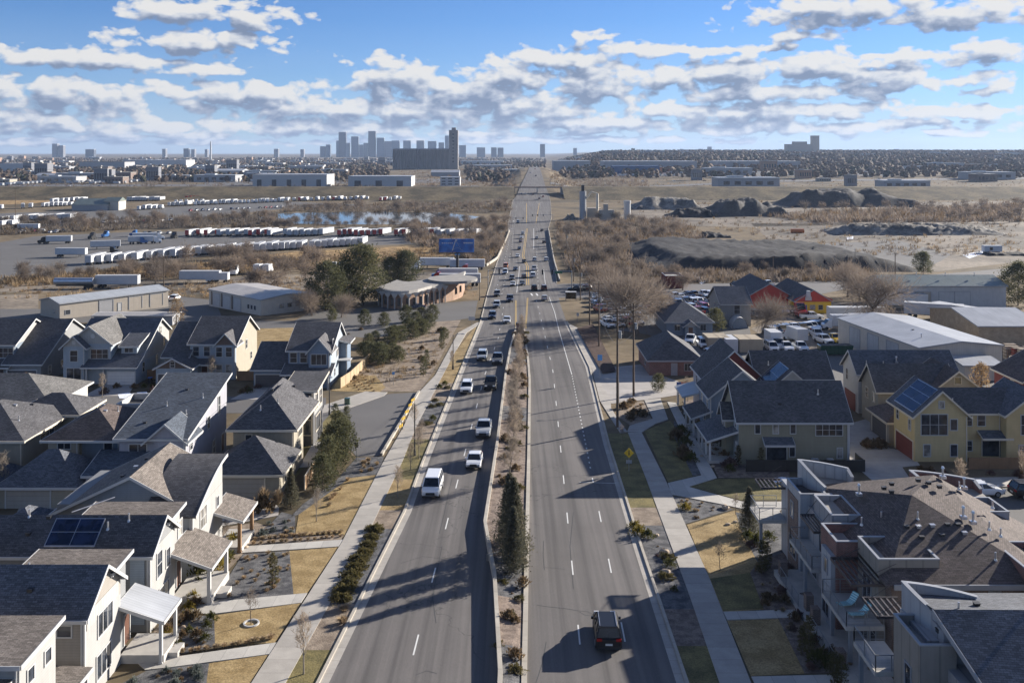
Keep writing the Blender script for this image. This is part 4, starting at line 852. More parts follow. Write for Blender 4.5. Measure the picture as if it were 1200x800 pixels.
# --- sixth: brown hip roof with roof terrace
h = Bld('grey house with stepped brown hip roofs and a white-edged flat terrace behind', -43.9, 103.8, wall='sd_lightgrey', roof='sh_brownroof')
h.wall(-52, -48.6, 103.8, 110, 5.8, m='sd_cream'); h.wall(-48.6, -44.3, 104.6, 113, 5.6, m='sd_bluegrey'); zr = h.hip(-52, -44.1, 103.8, 114, 5.7, 2., axis='y', ov=.6)
h.win('-y', 103.8, -50.2, 4.5, 1.4, .6, 2, 1); h.win('-y', 104.6, -45.6, 3.6, .9, 1.7, 1, 1)
h.wall(-54, -46.4, 97.6, 103.8, 2.7, m='sd_cream'); h.hip(-54, -46, 97.6, 104.4, 2.7, 2.5, m='sh_slate', axis='x'); h.garage('-y', 97.6, -51, 4.6, 2.1, 'garage_tan')
h.parapet(-48.5, -41.2, 113.5, 118.5, 6.8, .7, m='sd_offwhite', deck='flat_dark', cap='trim_white'); h.vents(zr, [(-47.4, 108, 0), (-46.6, 109.5, 1), (-49, 111, 0)]); h.done()
h = Bld('tan house with broad dark hipped roof and bare wall, leftmost beyond the garages', -53.5, 104, wall='sd_cream', roof='sh_charcoal', trim='trim_cream')
h.wall(-66, -55, 104, 113, 5.6); zr = h.hip(-66.5, -54.8, 103.6, 116, 5.6, 2.6, axis='y', ov=.5); h.wall(-60, -53.2, 113, 119, 5.8); h.hip(-61, -53, 113, 119.5, 5.8, 1.6)
h.win('+x', -55, 109.5, 3.8, 3.2, .9, 3, 1); h.win('+x', -53.2, 115, 3.5, .8, 1.8, 1, 1); h.win('+x', -53.2, 116.6, 3.5, .8, 1.8, 1, 1); h.win('+x', -53.2, 118.2, 3.5, .8, 1.8, 1, 1)
h.vents(zr, [(-57, 107, 1), (-59, 110, 0), (-58, 112, 0)]); h.wall(-61, -55.6, 96, 103, 2.6); h.hip(-61.5, -55.2, 95.6, 103.6, 2.6, 2.3, m='sh_slate'); h.done()
h = Bld('pale house at the left edge, only the white-edged corner of its roof showing', -60.5, 121, wall='sd_offwhite', roof='sh_greyroof')
h.wall(-76, -60.5, 121, 132, 5.5); h.hip(-76, -60.3, 120.6, 132, 5.5, 2.5); h.win('-y', 121, -63, 3.5, 1.2, 1.2); h.done()
# ================================================================== second row, fronts towards the camera
def front_wins(h, y, zs, items):
    for x, w in items:
        for z, hh in zs: h.win('-y', y, x, z, w, hh, 2 if w > 1.5 else 1, 2)
h = Bld('dark-roofed house with white side gable at the left edge of the second row', -86, 160, wall='sd_bluegrey', roof='sh_charcoal')
h.wall(-100, -86, 160, 173, 6.2); h.gable(-100, -86, 160, 173, 6.2, 3.2, 'x', .5, wm='sd_white'); h.win('-y', 160, -87.5, 4., 2.6, 1.6, 3, 2); h.win('-y', 160, -91.5, 4., 2., 1.6, 3, 2)
h.shed(-98, -85.9, 157.6, 160, (2.8, 2.8, 3.6, 3.6), fill=False); h.post(-86.1, 157.8, 2.7); h.door('-y', 160, -88.3, .2); h.done()
h = Bld('grey-green house with long roof down to a dark double garage, second in its row', -80.4, 158, wall='sd_grey', roof='sh_charcoal')
h.wall(-86.6, -80.4, 158, 174, 3.3); h.gable(-86.6, -80.4, 158, 174, 3.3, 0, 'x', .68, eh=8.9, h2=6.2, wm='sd_grey')
h.wall(-86.5, -80.45, 166, 173.9, 6.1); h.garage('-y', 158, -83.6, 4.9, 2.15, 'garage_dark'); h.win('+x', -80.4, 161, 1, 1, 1.3); h.win('+x', -80.4, 165.5, 1, 1, 1.3); h.win('+x', -80.4, 168.5, 1, 1, 1.3); h.done()
h = Bld('pale blue house with twin front gables, shed dormer and white double garage', -63.7, 157, wall='sd_paleblue', roof='sh_slate')
h.wall(-75.8, -63.7, 157.4, 172, 3.3); h.wall(-75.7, -63.8, 165, 171.9, 6.4); zr = h.gable(-75.8, -63.7, 157.4, 172, 3.3, 0, 'x', .7, eh=9.2, h2=6.6, wm='sd_white', m='sh_slate')
h.wall(-75.8, -68.4, 158, 167, 6.7); h.gable(-75.8, -68.4, 158, 170, 6.7, 2.9, 'y', .5, m='sh_greyroof', wm='batten_white')
h.wall(-75.9, -72.3, 156.6, 158, 6.5); h.gable(-75.9, -72.3, 156.6, 159.5, 6.5, 1.7, 'y', .5, m='sh_slate', wm='batten_white', ov=.5)
h.wall(-68.5, -63.7, 156.6, 157.4, 3.1); h.garage('-y', 156.6, -66.1, 4.6, 2.2, 'garage_white')
h.shed(-72.4, -63.5, 156.2, 158.6, (3.1, 3.1, 4.2, 4.2), fill=False, m='sh_slate'); h.post(-71.9, 156.4, 3.); h.post(-69, 156.4, 3.)
h.win('-y', 156.6, -74.1, 4., 1.2, 1.8); h.win('-y', 158, -70.4, 4.2, 2.9, 1.5, 3, 2); h.win('-y', 156.6, -74.1, .8, 2.4, 2., 2, 1); h.door('-y', 158, -70.6, .1)
h.wall(-67.3, -64.6, 159.5, 163, 5.9, 4.2); h.shed(-67.4, -64.5, 159.4, 164, (5.9, 5.9, 7.2, 7.2), ov=.3, m='sh_slate'); h.win('-y', 159.5, -66, 4.9, 1.4, .7, 2, 1)
h.win('+x', -63.7, 160, 1.5, .9, 1.6); h.win('+x', -63.7, 166, 1.5, .9, 1.6); h.win('+x', -63.7, 167.8, 6.6, .8, 1.2); h.win('+x', -63.7, 169.5, 4, .9, 1.5)
for x, r in ((-74.1, .35), (-71.5, .4)):
    v = MB(); v.tube((x, (156.58 if x < -73 else 157.98), h.o.z+(7.2 if x < -73 else 8.0)), (x, (156.5 if x < -73 else 157.9), h.o.z+(7.2 if x < -73 else 8.0)), r, n=12); part('round_vent', v, 'trim_white', h.T)
h.done()
h = Bld('cream-sided house with brown-tipped garage gable behind the parked dark car', -48.2, 162, wall='sd_cream', roof='sh_charcoal')
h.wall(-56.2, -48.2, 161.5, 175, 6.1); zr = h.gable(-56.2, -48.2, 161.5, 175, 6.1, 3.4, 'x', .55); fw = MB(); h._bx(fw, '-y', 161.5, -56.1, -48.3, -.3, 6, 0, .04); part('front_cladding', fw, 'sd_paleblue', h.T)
h.wall(-60, -54.2, 156, 160, 3.1, m='sd_paleblue'); h.gable(-60, -54.2, 156, 162, 3.1, 1.6, 'y', .5, wm='sd_brown'); h.garage('-y', 156, -57.1, 5.0, 2.1, 'garage_dark')
h.wall(-60, -56.2, 160, 173, 4.2); h.gable(-60.2, -56., 160, 174, 4.2, 0, 'x', .6, eh=8.6, h2=5.5)
h.gable(-51.6, -48.1, 160.9, 164.5, 6., 1.9, 'y', .5, wm='sd_brown', ov=.3); h.wall(-51.6, -48.1, 160.9, 161.5, 6, m='sd_paleblue')
for x in (-55.1, -53.2, -50.9, -49.2): h.win('-y', 160.9 if x > -52 else 161.46, x, 4., 1., 1.6)
for x in (-50.9, -49.2): h.win('-y', 160.9, x, .8, 1., 1.8)
h.win('-y', 156, -57.2, 3.3, .7, .9); h.shed(-56.5, -52, 159.6, 161.4, (2.9, 2.9, 3.4, 3.4), fill=False); h.door('-y', 161.46, -53.6, .1); h.win('+x', -48.2, 168, 4, .9, 1.5); h.win('+x', -48.2, 171, 1.5, .9, 1.2); h.done()
h = Bld('blue-grey house with pale blue side wall and wide porch, last before the path', -30.5, 155, wall='sd_bluesid', roof='sh_charcoal')
h.wall(-37.6, -30.5, 155.5, 168, 6.); zr = h.gable(-37.6, -30.5, 155.5, 168, 6., 3.2, 'x', .62, wm='sd_paleblue'); fr = MB(); h._bx(fr, '+x', -30.5, 155.55, 167.95, -.4, 6, 0, .03); part('side_cladding', fr, 'sd_paleblue', h.T)
h.wall(-33.9, -30.4, 154.3, 155.5, 6); h.gable(-34, -30.35, 154.3, 159, 6, 2.1, 'y', .5, ov=.35)
h.wall(-43.2, -37.6, 154.8, 165, 3); h.gable(-43.3, -37.4, 154.8, 166, 3, 3.2, 'x', .6); h.garage('-y', 154.8, -40.4, 5., 2.1, 'garage_dark')
h.shed(-37.8, -30.1, 152.5, 155.5, (2.7, 2.7, 3.6, 3.6), fill=False)
for x in (-37.4, -34, -30.4): h.post(x, 152.7, 2.6, mat='trim_grey')
for x in (-36.7, -35): h.win('-y', 155.5, x, 4., 1.1, 1.6)
h.win('-y', 154.3, -32.2, 3.9, 2.5, 1.7, 3, 1); h.win('-y', 155.5, -32.4, .8, 2.6, 1.7, 3, 1); h.door('-y', 155.5, -35.2, .1, mat='orange_paint')
h.win('+x', -30.47, 157.5, 6., .8, 1.5); h.win('+x', -30.47, 161.5, 3.8, 1.6, 1.4, 2, 1); h.win('+x', -30.47, 159, 1, .8, 1.2); h.win('+x', -30.47, 164.5, 4, .9, 1.4)
h.wall(-30.5, -29.1, 163.5, 167, 5.6); h.shed(-30.5, -28.8, 163.2, 167.4, (6.1, 5.7, 5.7, 6.1), fill=False); h.box('deck', 'trim_white', -30.4, -28.2, 161.5, 163.4, 2.9, 3.05)
h.done()
fence('pale wooden fence stepping down behind the blue house', [P(399, 455), P(411, 447), P(434, 424)], 1.7, 'fence_pale')
fence('dark wooden side fence between the two cream and blue houses', [Vector((-47.5, 160, 0)), Vector((-43.4, 160, 0))], 1.6)
fence('red-brown gate fence between the pale blue and cream houses', [Vector((-63.4, 161, 0)), Vector((-60.2, 161, 0))], 1.6)
# low pole beside the court
# ================================================================== olive house and the row behind it
h = Bld('olive house with wide charcoal roof and a corner porch facing the boulevard', 27.6, 112.7, wall='sd_olive', roof='sh_charcoal')
h.wall(27.6, 41, 112.7, 120.5, 5.4); zr = h.gable(27.6, 41, 112.7, 120.5, 5.4, 3.7, 'x', .5)
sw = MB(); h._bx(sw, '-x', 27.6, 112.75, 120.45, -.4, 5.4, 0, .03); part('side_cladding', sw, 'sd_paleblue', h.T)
for x in (29.9, 32.1, 34.2): h.win('-y', 112.7, x, 3.8, .6, 1.1, 1, 1)
h.win('-y', 112.7, 38.6, 3.55, 3.2, 1.3, 4, 2); h.door('-y', 112.7, 32.2, .1, 2.4, 2.2, glass=True); h.win('-y', 112.7, 34.1, 1., .6, 1.1, 1, 1); h.win('-y', 112.7, 39.9, .8, .6, 1.2, 1, 1)
h.shed(30.6, 34., 111.6, 112.7, (2.6, 2.6, 3.2, 3.2), fill=False, m='sh_slate', ov=.1)
h.shed(24.0, 27.7, 113, 120.2, (2.7, 3.9, 3.9, 2.7), fill=False, m='sh_slate', ov=.2)
for y in (113.2, 115.5, 117.8, 120): h.post(24.2, y, 2.65, w=.24)
h.post(27.4, 113.1, 2.7); h.box('porch_floor', 'concrete', 24., 27.6, 113, 120.2, -.5, .35)
h.wall(26.6, 28, 115.2, 117.6, 5.0); h.gable(26.4, 29.5, 115.2, 117.6, 5.0, 1.5, 'x', .5, ends=(1, 0), ov=.3); h.win('-x', 26.6, 116.4, 3.6, .8, 1.3); h.win('-x', 27.57, 114, 3.5, .7, 1.3); h.win('-x', 27.57, 119, 3.5, .9, 1.5)
h.vent(38, 115, 8., 1); h.vent(33, 114.2, 6.9, 0); h.box('heat_pump', 'trim_white', 36.3, 37.1, 111.6, 112.4, -.2, .9); h.box('heat_pump', 'trim_white', 38.2, 38.9, 111.6, 112.4, -.2, .9); h.corner(41, 112.7, 5.3); h.done()
h = Bld('pale blue two-storey house with white porch posts behind the olive house', 26.6, 124, wall='sd_bluesid', roof='sh_charcoal')
h.wall(26.6, 35, 124, 131.5, 5.6); h.gable(26.6, 35, 124, 131.5, 5.6, 3.4, 'y', .5); h.win('-y', 124, 28.4, 3.6, .9, 1.5); h.win('-x', 26.6, 126, 3.6, .9, 1.5); h.win('-x', 26.6, 129.5, 3.6, .9, 1.5); h.win('-x', 26.6, 127.6, .8, 1, 1.5)
h.shed(24.2, 26.7, 124.2, 130, (2.6, 3.5, 3.5, 2.6), fill=False, ov=.2)
for y in (124.4, 127, 129.8): h.post(24.4, y, 2.55)
h.box('porch_floor', 'concrete', 24.2, 26.6, 124.2, 130, -.5, .3); h.corner(26.6, 124, 5.4); h.done()
h = Bld('long house with dark red gable end and charcoal roof beside the gravel yard', 28, 135.6, wall='sd_red', roof='sh_charcoal')
h.wall(28.2, 36.8, 135.6, 144, 5.6); h.gable(28.2, 36.8, 135.6, 144, 5.6, 4.0, 'y', .5, wm='sd_red'); h.wall(36.8, 47, 136.4, 143.6, 5.5, m='sd_grey'); zr = h.gable(36.2, 47, 136.4, 143.6, 5.5, 3.1, 'x', .5, wm='sd_grey')
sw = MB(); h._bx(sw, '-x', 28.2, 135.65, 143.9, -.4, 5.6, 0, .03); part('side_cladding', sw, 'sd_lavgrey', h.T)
h.win('-x', 28.17, 137.5, 3.6, .9, 1.5); h.win('-x', 28.17, 141, 3.6, .9, 1.5); h.shed(25.4, 28.3, 137, 143, (2.5, 3.2, 3.2, 2.5), fill=False, ov=.2, m='mr_grey'); h.post(25.6, 137.2, 2.4); h.post(25.6, 142.8, 2.4)
h.vents(zr, [(38.2, 138, 1), (39.5, 137.6, 1)]); h.done()
h = Bld('grey gabled house with two blue-tinted solar panels, behind the olive roof', 35.3, 129.5, wall='sd_lightgrey', roof='sh_charcoal')
h.wall(36, 42.2, 129.5, 135.2, 5.2); zr = h.gable(36, 42.2, 129.5, 135.2, 5.2, 2.7, 'y', .5); h.win('-y', 129.5, 39.1, 5.7, .9, .9, 1, 1); h.solar(zr, 36.1, 38.9, 130.3, 134.6, 2, 2); h.done()
h = Bld('narrow white house with red garage door on its left wall', 51.4, 137.4, wall='sd_offwhite', roof='sh_slate')
h.wall(51.4, 66, 137.4, 143.7, 6); zr = h.gable(51.4, 66, 137.4, 143.7, 6, 2.6, 'x', .5); h.garage('-x', 51.4, 140.6, 4.6, 2.6, 'garage_red'); h.win('-x', 51.4, 142, 4, .7, 1.6); h.win('-y', 137.4, 54, 3.9, .6, 1.1, 1, 1)
h.vents(zr, [(53, 138.5, 1), (55.5, 138.4, 1), (57.6, 138.8, 2)]); h.done()
h = Bld('cream house with brown roof behind the small brown-roofed garage', 50.8, 128.4, wall='sd_cream', roof='sh_brownroof', trim='trim_cream')
h.wall(51.2, 62, 129.5, 135.5, 5.2); h.gable(51.2, 62, 129.5, 135.5, 5.2, 2.9, 'x', .5, m='sh_charcoal'); h.wall(58, 65.8, 128.6, 136.5, 5.0); h.gable(58, 65.8, 128.6, 136.5, 5.0, 3., 'y', .5); h.win('-y', 128.6, 61.9, 6.3, .9, .9, 1, 1); h.win('-x', 51.2, 131, 3.2, .7, 1.3); h.win('-x', 51.2, 133.5, 3.2, .9, 1.4); h.done()
h = Bld('small detached garage with brown roof and brown door', 49.6, 121.6, name='garage', cat='garage', wall='sd_taupe', roof='sh_brownroof', trim='trim_cream')
h.wall(49.6, 53, 121.8, 128.2, 2.9); h.hip(49.6, 53.4, 121.8, 128.2, 2.9, 1.1, axis='y'); h.garage('-x', 49.6, 125, 4.8, 2.2, 'garage_dark'); h.done()
h = Bld('yellow house with six blue solar panels and big gridded front window', 49.4, 113.8, wall='sd_yellow', roof='sh_slate', trim='trim_cream')
h.wall(49.5, 56., 113.8, 120., 5.7); zr = h.gable(49.5, 56., 113.8, 121, 5.7, 2.9, 'y', .5); h.solar(zr, 49.5, 52.5, 114.3, 119.8, 3, 2)
h.wall(56, 61, 115.6, 121, 5.6); h.gable(52.5, 66, 115.6, 122, 5.6, 2.1, 'x', .5, m='sh_charcoal', ends=(0, 1)); h.wall(61, 68, 114.2, 121, 5.7); h.gable(61, 68, 114.2, 121, 5.7, 2.7, 'y', .5)
for f in ((51.9, 3.3, 3.2, 2.5, 3, 2), (54.3, 3.9, .8, 1.3, 1, 1), (51, .7, .8, 1.4, 1, 1), (54.3, .7, .8, 1.4, 1, 1)): h.win('-y', 113.8, *f, trim='trim_white')
for f in ((57, 3.9, .8, 1.3, 1, 2), (58.6, 3.9, .9, 1.3, 1, 2), (57, .8, .8, 1.2, 1, 2)): h.win('-y', 115.6, *f, trim='trim_white')
for f in ((63.4, 3.2, 1.2, 2.4, 1, 2), (63, .7, .9, 1.2, 1, 2), (66.3, 3.4, .9, 1.4, 1, 2)): h.win('-y', 114.2, *f, trim='trim_white')
h.win('-y', 113.8, 52.8, 6.6, .6, .8, 1, 1, trim='trim_white'); h.door('-y', 115.6, 60, .1, 2.6, 2.2, glass=True); h.shed(58.2, 61.8, 114.3, 115.6, (2.6, 2.6, 3.2, 3.2), fill=False, ov=.1); h.garage('-x', 49.5, 116.8, 5., 2.3, 'garage_red')
h.win('-x', 49.5, 115.2, 3.5, .6, 1.3, trim='trim_white'); h.win('-x', 49.5, 118.8, 3.9, .6, 1.2, trim='trim_white'); h.vents(zr, [(54.2, 117, 0), (55, 115.6, 1)])
gl = MB(); gl.tube((60.2, 113.6, h.o.z+.5), (60.2, 113.6, h.o.z+1.1), .35, .2, n=8); h.done()
h = Bld('dark red house cut by the right edge, with white windows', 71.6, 127, wall='sd_red', roof='sh_brownroof', trim='trim_cream')
h.wall(72.4, 84, 131, 139, 6); h.gable(72.4, 84, 131, 139, 6, 3.2, 'y', .5); h.wall(72.4, 84, 127, 131, 3.0); h.shed(71.2, 84, 126.4, 131, (2.8, 2.8, 4.2, 4.2)); h.win('-y', 131, 74, 4.5, .9, 1.4); h.win('-y', 131, 76, 4.5, .9, 1.4); h.win('-x', 72.4, 134, 4, .9, 1.4); h.done()
fence('weathered wooden fence along the yellow house yard', [Vector((54.8, 110.9, 0)), Vector((72, 110.9, 0))], 1.3, 'fence_wood')
fence('black metal fence behind the olive house', [Vector((27.8, 109.8, 0)), Vector((41.8, 109.8, 0)), Vector((41.8, 112.6, 0))], 1.35, 'black_metal', 'metal_fence')
# ================================================================== modern brick townhouses, lower right
def curved_tower(h, x0, x1, y0, y1, zb, zl, zt, m='panel_pale'):
    """roof drum: parapet that sweeps round the left and far sides and drops towards the camera"""
    n = 10; path = []
    for i in range(n+1):
        t = i/n; path.append((x0+.9*(1-math.sin(t*math.pi/2))*1.0-.0, y0+(y1-y0)*t, zl+(zt-zl)*math.sin(t*math.pi/2)))
    path = [(x0+1.1*(1-i/n)**2, y0+(y1-y0)*i/n, zl+(zt-zl)*math.sin(i/n*math.pi/2)) for i in range(n+1)]
    for i in range(1, n+1):
        t = i/n; path.append((x0+(x1-x0)*t, y1-1.3*t*t, zt-.35*t))
    path.append((x1+.02, y1-2.6, zt-.75))
    c = MB(); w_ = MB()
    for i, (p, q) in enumerate(zip(path, path[1:])):
        d = Vector((q[0]-p[0], q[1]-p[1], 0)).normalized(); r = Vector((d.y, -d.x, 0))*.2
        lo = h.o.z+zb-1.2
        for mb, za, zc, e in ((w_, 0, 0, 0), (c, 0, .09, .03)):
            P0, Q0 = Vector((p[0], p[1], h.o.z+p[2])), Vector((q[0], q[1], h.o.z+q[2]))
            if mb is w_: mb.mesh([(P0.x, P0.y, lo), (Q0.x, Q0.y, lo), Q0, P0, (P0.x+r.x, P0.y+r.y, lo), (Q0.x+r.x, Q0.y+r.y, lo), Q0+r, P0+r], [(0, 1, 2, 3)[::-1], (4, 5, 6, 7), (0, 1, 5, 4), (3, 2, 6, 7)[::-1], (0, 3, 7, 4), (1, 5, 6, 2)])
            else:
                a = r.normalized()*-.05; b_ = r+r.normalized()*.05; u = Vector((0, 0, .1))
                mb.mesh([P0+a, Q0+a, Q0+b_, P0+b_, P0+a+u, Q0+a+u, Q0+b_+u, P0+b_+u], [(0, 3, 2, 1), (4, 5, 6, 7), (0, 1, 5, 4), (1, 2, 6, 5), (2, 3, 7, 6), (3, 0, 4, 7)])
    part('curved_parapet', w_, m, h.T); part('parapet_cap', c, 'trim_grey', h.T)
    f = MB(); poly = [h.q((p[0]+.08, p[1]-.05, zb)) for p in path]+[h.q((x1, y0+.2, zb-.0)), h.q((path[0][0]+.1, y0, zb))]
    f.prism(poly, (0, 0, -1.2)); part('roof_deck', f, 'flat_roof', h.T)
def railing(h, pts, z, hh=1.05, mat='steel', lights=False):
    mb = MB()
    for a, b in zip(pts, pts[1:]):
        A, B = h.q((*a, z)), h.q((*b, z)); U = Vector((0, 0, hh)); mb.beam(A+U, B+U, .05); mb.beam(A+Vector((0, 0, .12)), B+Vector((0, 0, .12)), .03)
        n = max(2, int((B-A).length/1.3))
        for i in range(n+1): p = A.lerp(B, i/n); mb.beam(p, p+U, .05)
        for i in range(1, 5): mb.beam(A+U*i/5.5, B+U*i/5.5, .012)
    r = part('railing', mb, mat, h.T)
    if lights:
        lb = MB()
        for a, b in zip(pts, pts[1:]):
            A, B = h.q((*a, z+hh-.05)), h.q((*b, z+hh-.05)); n = int((B-A).length/.4)
            for i in range(n): lb.ball(A.lerp(B, i/n)+Vector((0, 0, -.05*(i % 2))), .045, n=5, k=3)
        part('string_lights', lb, 'leaf_dry', r)
def pergola(h, x0, x1, y0, y1, z, n=8, rods=True):
    mb = MB()
    for y in (y0, y1): mb.box(x0, x1, y-.04, y+.04, h.o.z+z-.1, h.o.z+z+.1)
    mb.box(x0-.04, x0+.04, y0, y1, h.o.z+z-.1, h.o.z+z+.1)
    for i in range(1, n): x = x0+(x1-x0)*i/n; mb.box(x-.06, x+.06, y0, y1, h.o.z+z-.03, h.o.z+z+.06)
    if rods:
        for y in (y0+.3, y1-.3): mb.tube(h.q((x0+.3, y, z+.1)), h.q((x1, y, z+1.4)), .025, n=4)
    part('pergola', mb, 'trim_dark', h.T)
h = Bld('brick and grey-panel townhouse block with brown hipped roof and flat corner towers', 24.8, 66, wall='panel_grey', roof='sh_brownroof', trim='trim_grey', name='townhouse')
h.wall(26.9, 38.3, 65.6, 84.4, 5.85, m='brick_brown')
mr = MB(); z0 = 6.05; ap, rg = (31.8, 73.6, 9.3), (35.6, 78.2, 9.3)
cs = [(26.4, 65.2, z0), (38.5, 65.2, z0), (42, 76, z0), (38.6, 84.6, z0), (26.4, 84.6, z0)]
ctop = [h.q(p) for p in cs+[ap, rg]]; cbot = [h.q((p[0], p[1], 5.85)) for p in cs]
mr.mesh(ctop+cbot, [(0, 1, 5), (1, 2, 6, 5), (2, 3, 6), (3, 4, 6), (4, 5, 6), (4, 0, 5), (11, 10, 9, 8, 7), (0, 7, 8, 1), (1, 8, 9, 2), (2, 9, 10, 3), (3, 10, 11, 4), (4, 11, 7, 0)]); part('main_roof', mr, 'sh_brownroof', h.T)
h.tr.box(26.9, 36.3, 65.1, 65.2, h.o.z+5.75, h.o.z+6.12)
h.parapet(24.8, 28.2, 70.8, 74.3, 6.75, .7, m='brick_red', cap='trim_grey'); h.parapet(26.4, 30.8, 66.7, 70.7, 7.2, .55, m='panel_taupe')
h.flush(); h.parapet(25.1, 27.4, 80.6, 84.6, 6.75, .6, m='panel_pale', deck='flat_dark'); h.flush(); h.parapet(25.9, 28.3, 75.0, 79.4, 7.1, .45, m='panel_grey')
h.wall(25.8, 27.4, 74.3, 80.6, 5.8, m='panel_grey')
bp = MB(); h._bx(bp, '-x', 24.8, 71.0, 73.2, -.4, 5.6, 0, .35); part('bay_panel', bp, 'panel_pale', h.T)
bp = MB(); h._bx(bp, '-x', 25.1, 81.2, 84.2, -.4, 6.0, 0, .04); part('brick_panel', bp, 'brick_brown', h.T)
h.win('-x', 24.45, 72.1, 3.9, .7, 1.1, 1, 1, glass='blind_glass'); h.win('-x', 24.45, 72.1, .6, 1.4, 1.6, 2, 1); h.win('-x', 25.06, 82.8, 4., .7, 1.3, 1, 1, glass='blind_glass'); h.win('-x', 25.06, 82.6, .6, 1.8, 1.6, 2, 1)
h.win('-y', 66.7, 28.0, 3.3, 1.0, 1.9, 1, 2, glass='blind_glass'); h.win('-x', 26.4, 68.8, 3.2, 1.5, 2.1, 2, 1); h.win('-x', 26.4, 67.6, .5, .9, 2.0); h.win('-x', 26.4, 69.4, .3, 1.4, 2.2, 2, 1); h.win('-x', 25.8, 76.6, 3.2, 2., 2.1, 2, 1); h.win('-x', 25.8, 79, .4, 1.4, 2.1); h.win('-y', 65.6, 34.2, 4., .75, 1.4, 1, 2, glass='blind_glass')
def balcony(x0, x1, y0, y1, z, posts, lights=False):
    h.box('balcony', 'concrete', x0, x1, y0, y1, z-.3, z); railing(h, [(x1, y0+.05), (x0+.05, y0+.05), (x0+.05, y1-.05), (x1, y1-.05)], z, lights=lights)
    for p in posts: h.post(p[0], p[1], z-.3, w=.25, mat='trim_grey')
h.flush(); h.wall(26.2, 27.8, 79.45, 80.55, 6.9, m='panel_grey')  # extra wall, added to close a sunlit gap in the block's shadow
balcony(23.7, 26.4, 65.7, 70.8, 2.9, [(24.2, 66.2), (24.2, 70)]); balcony(24.1, 25.8, 74.5, 80.4, 3.0, [(24.4, 77)], True); balcony(22.6, 25.1, 84.7, 88, 2.9, [(22.9, 85.2)])
pergola(h, 24.3, 27.6, 66.2, 70.6, 5.6); pergola(h, 24.6, 25.9, 75.4, 79.0, 5.6, 5); pergola(h, 23.0, 25.4, 85.3, 87.6, 5.6, 6)
h.wall(25.2, 29, 84.7, 86.6, 6.0, m='panel_pale')
h.flush(); curved_tower(h, 26.4, 30.6, 81.4, 85.6, 6.7, 7.0, 8.1, 'panel_pale'); curved_tower(h, 35.6, 40.8, 78.8, 83, 6.9, 7.1, 8.0, 'brick_red')
h.parapet(38.0, 40.4, 75.2, 78.4, 7.3, .6, m='panel_pale'); h.flush(); h.wall(36, 40.6, 76.4, 83, 5.8, m='brick_red'); h.flush(); h.wall(38.3, 41.4, 70.4, 76.2, 5.8, m='brick_brown'); h.flush(); h.parapet(36.3, 42., 64.4, 70, 7.1, .6, m='brick_red')
zr = lambda x, y: 6.05+3.25*min(1, max(0, (y-65.2)/8.4))
for x, y, k in ((30.0, 70.4, 0), (30.9, 70.4, 0), (30.7, 69.4, 0), (32, 70.5, 0), (32.3, 69.6, 0), (33.2, 70.6, 0), (34, 70.6, 0), (34.1, 69.8, 0), (34.8, 71.4, 2), (35.3, 70.9, 2), (36.3, 70.4, 1), (36.9, 69.9, 1), (35.2, 67.4, 1), (31.2, 71.2, 1)):
    h.vent(x, y, min(zr(x, y), 6.05+3.25*min(1, max(0, (38.5-x)/6.7+.25))), k)
for x, y, z, k in ((30.6, 76.2, 8.9, 0), (31.4, 76.6, 9.1, 0), (30.9, 75.4, 8.9, 0), (33.6, 76.6, 9.4, 0), (34.2, 76, 9.4, 0), (34.8, 75.4, 9.3, 0), (36.2, 77.8, 9.3, 2), (37.6, 77, 8.7, 2), (36.8, 76.2, 8.9, 1), (38.4, 74, 8.2, 1), (29, 77.4, 8.0, 2), (29.2, 73.2, 7.6, 1), (27.8, 73.6, 7., 1)): h.vent(x, y, z, k)
# patio walls at the foot of the block
h.box('patio_wall', 'brick_brown', 23.2, 23.8, 71.4, 72.1, -.4, 1.3); h.box('patio_wall', 'brick_brown', 23.4, 24., 73.6, 74.3, -.4, 1.3); h.box('patio_wall', 'brick_brown', 23.1, 23.7, 79.6, 80.3, -.4, 1.3); h.box('patio_wall', 'brick_brown', 23.0, 23.6, 65.3, 66, -.4, 1.3)
h.box('patio_floor', 'concrete', 22.9, 26.4, 62.5, 81, -.6, .08)
railing(h, [(22.9, 70.9), (22.9, 65.5)], .08, .95); railing(h, [(23., 79.4), (23., 74.4)], .08, .95)
h.done()
def lounger(x, y, label, rz):
    z = G(24.8, 66)+2.9; T = thing('lounge_chair', label, 'lounge chair', (x, y, z), 'lounge chairs on the balcony'); T.rotation_euler = (0, 0, R(rz))
    o = T.location; mb = MB(); pr = [(-.85, .34), (-.4, .30), (.1, .22), (.45, .36), (.85, .85)]
    for (a, za), (b, zb) in zip(pr, pr[1:]): mb.prism([(o.x+a, o.y-.3, o.z+za), (o.x+b, o.y-.3, o.z+zb), (o.x+b, o.y+.3, o.z+zb), (o.x+a, o.y+.3, o.z+za)], (0, 0, -.05))
    part('seat', mb, 'lounger_cloth', T)
    for a in (-.7, .5):
        for b in (-.27, .27): m2 = MB(); m2.beam((o.x+a, o.y+b, o.z), (o.x+a, o.y+b, o.z+.32), .04); part('leg', m2, 'trim_white', T)
m_, nt_, b_ = newmat('lounger_cloth'); wv = nt_.nodes.new('ShaderNodeTexWave'); wv.inputs['Scale'].default_value = 3.; nt_.links.new(coords(nt_), wv.inputs[0]); nt_.links.new(ramp(nt_, wv.outputs['Fac'], [(.45, (.10, .38, .45)), (.55, (.5, .7, .72))]), b_.inputs['Base Color'])
lounger(24.9, 68.7, 'turquoise striped lounge chair, the farther one on the townhouse balcony', 25); lounger(25.2, 67.2, 'turquoise striped lounge chair, the nearer one on the townhouse balcony', 15)
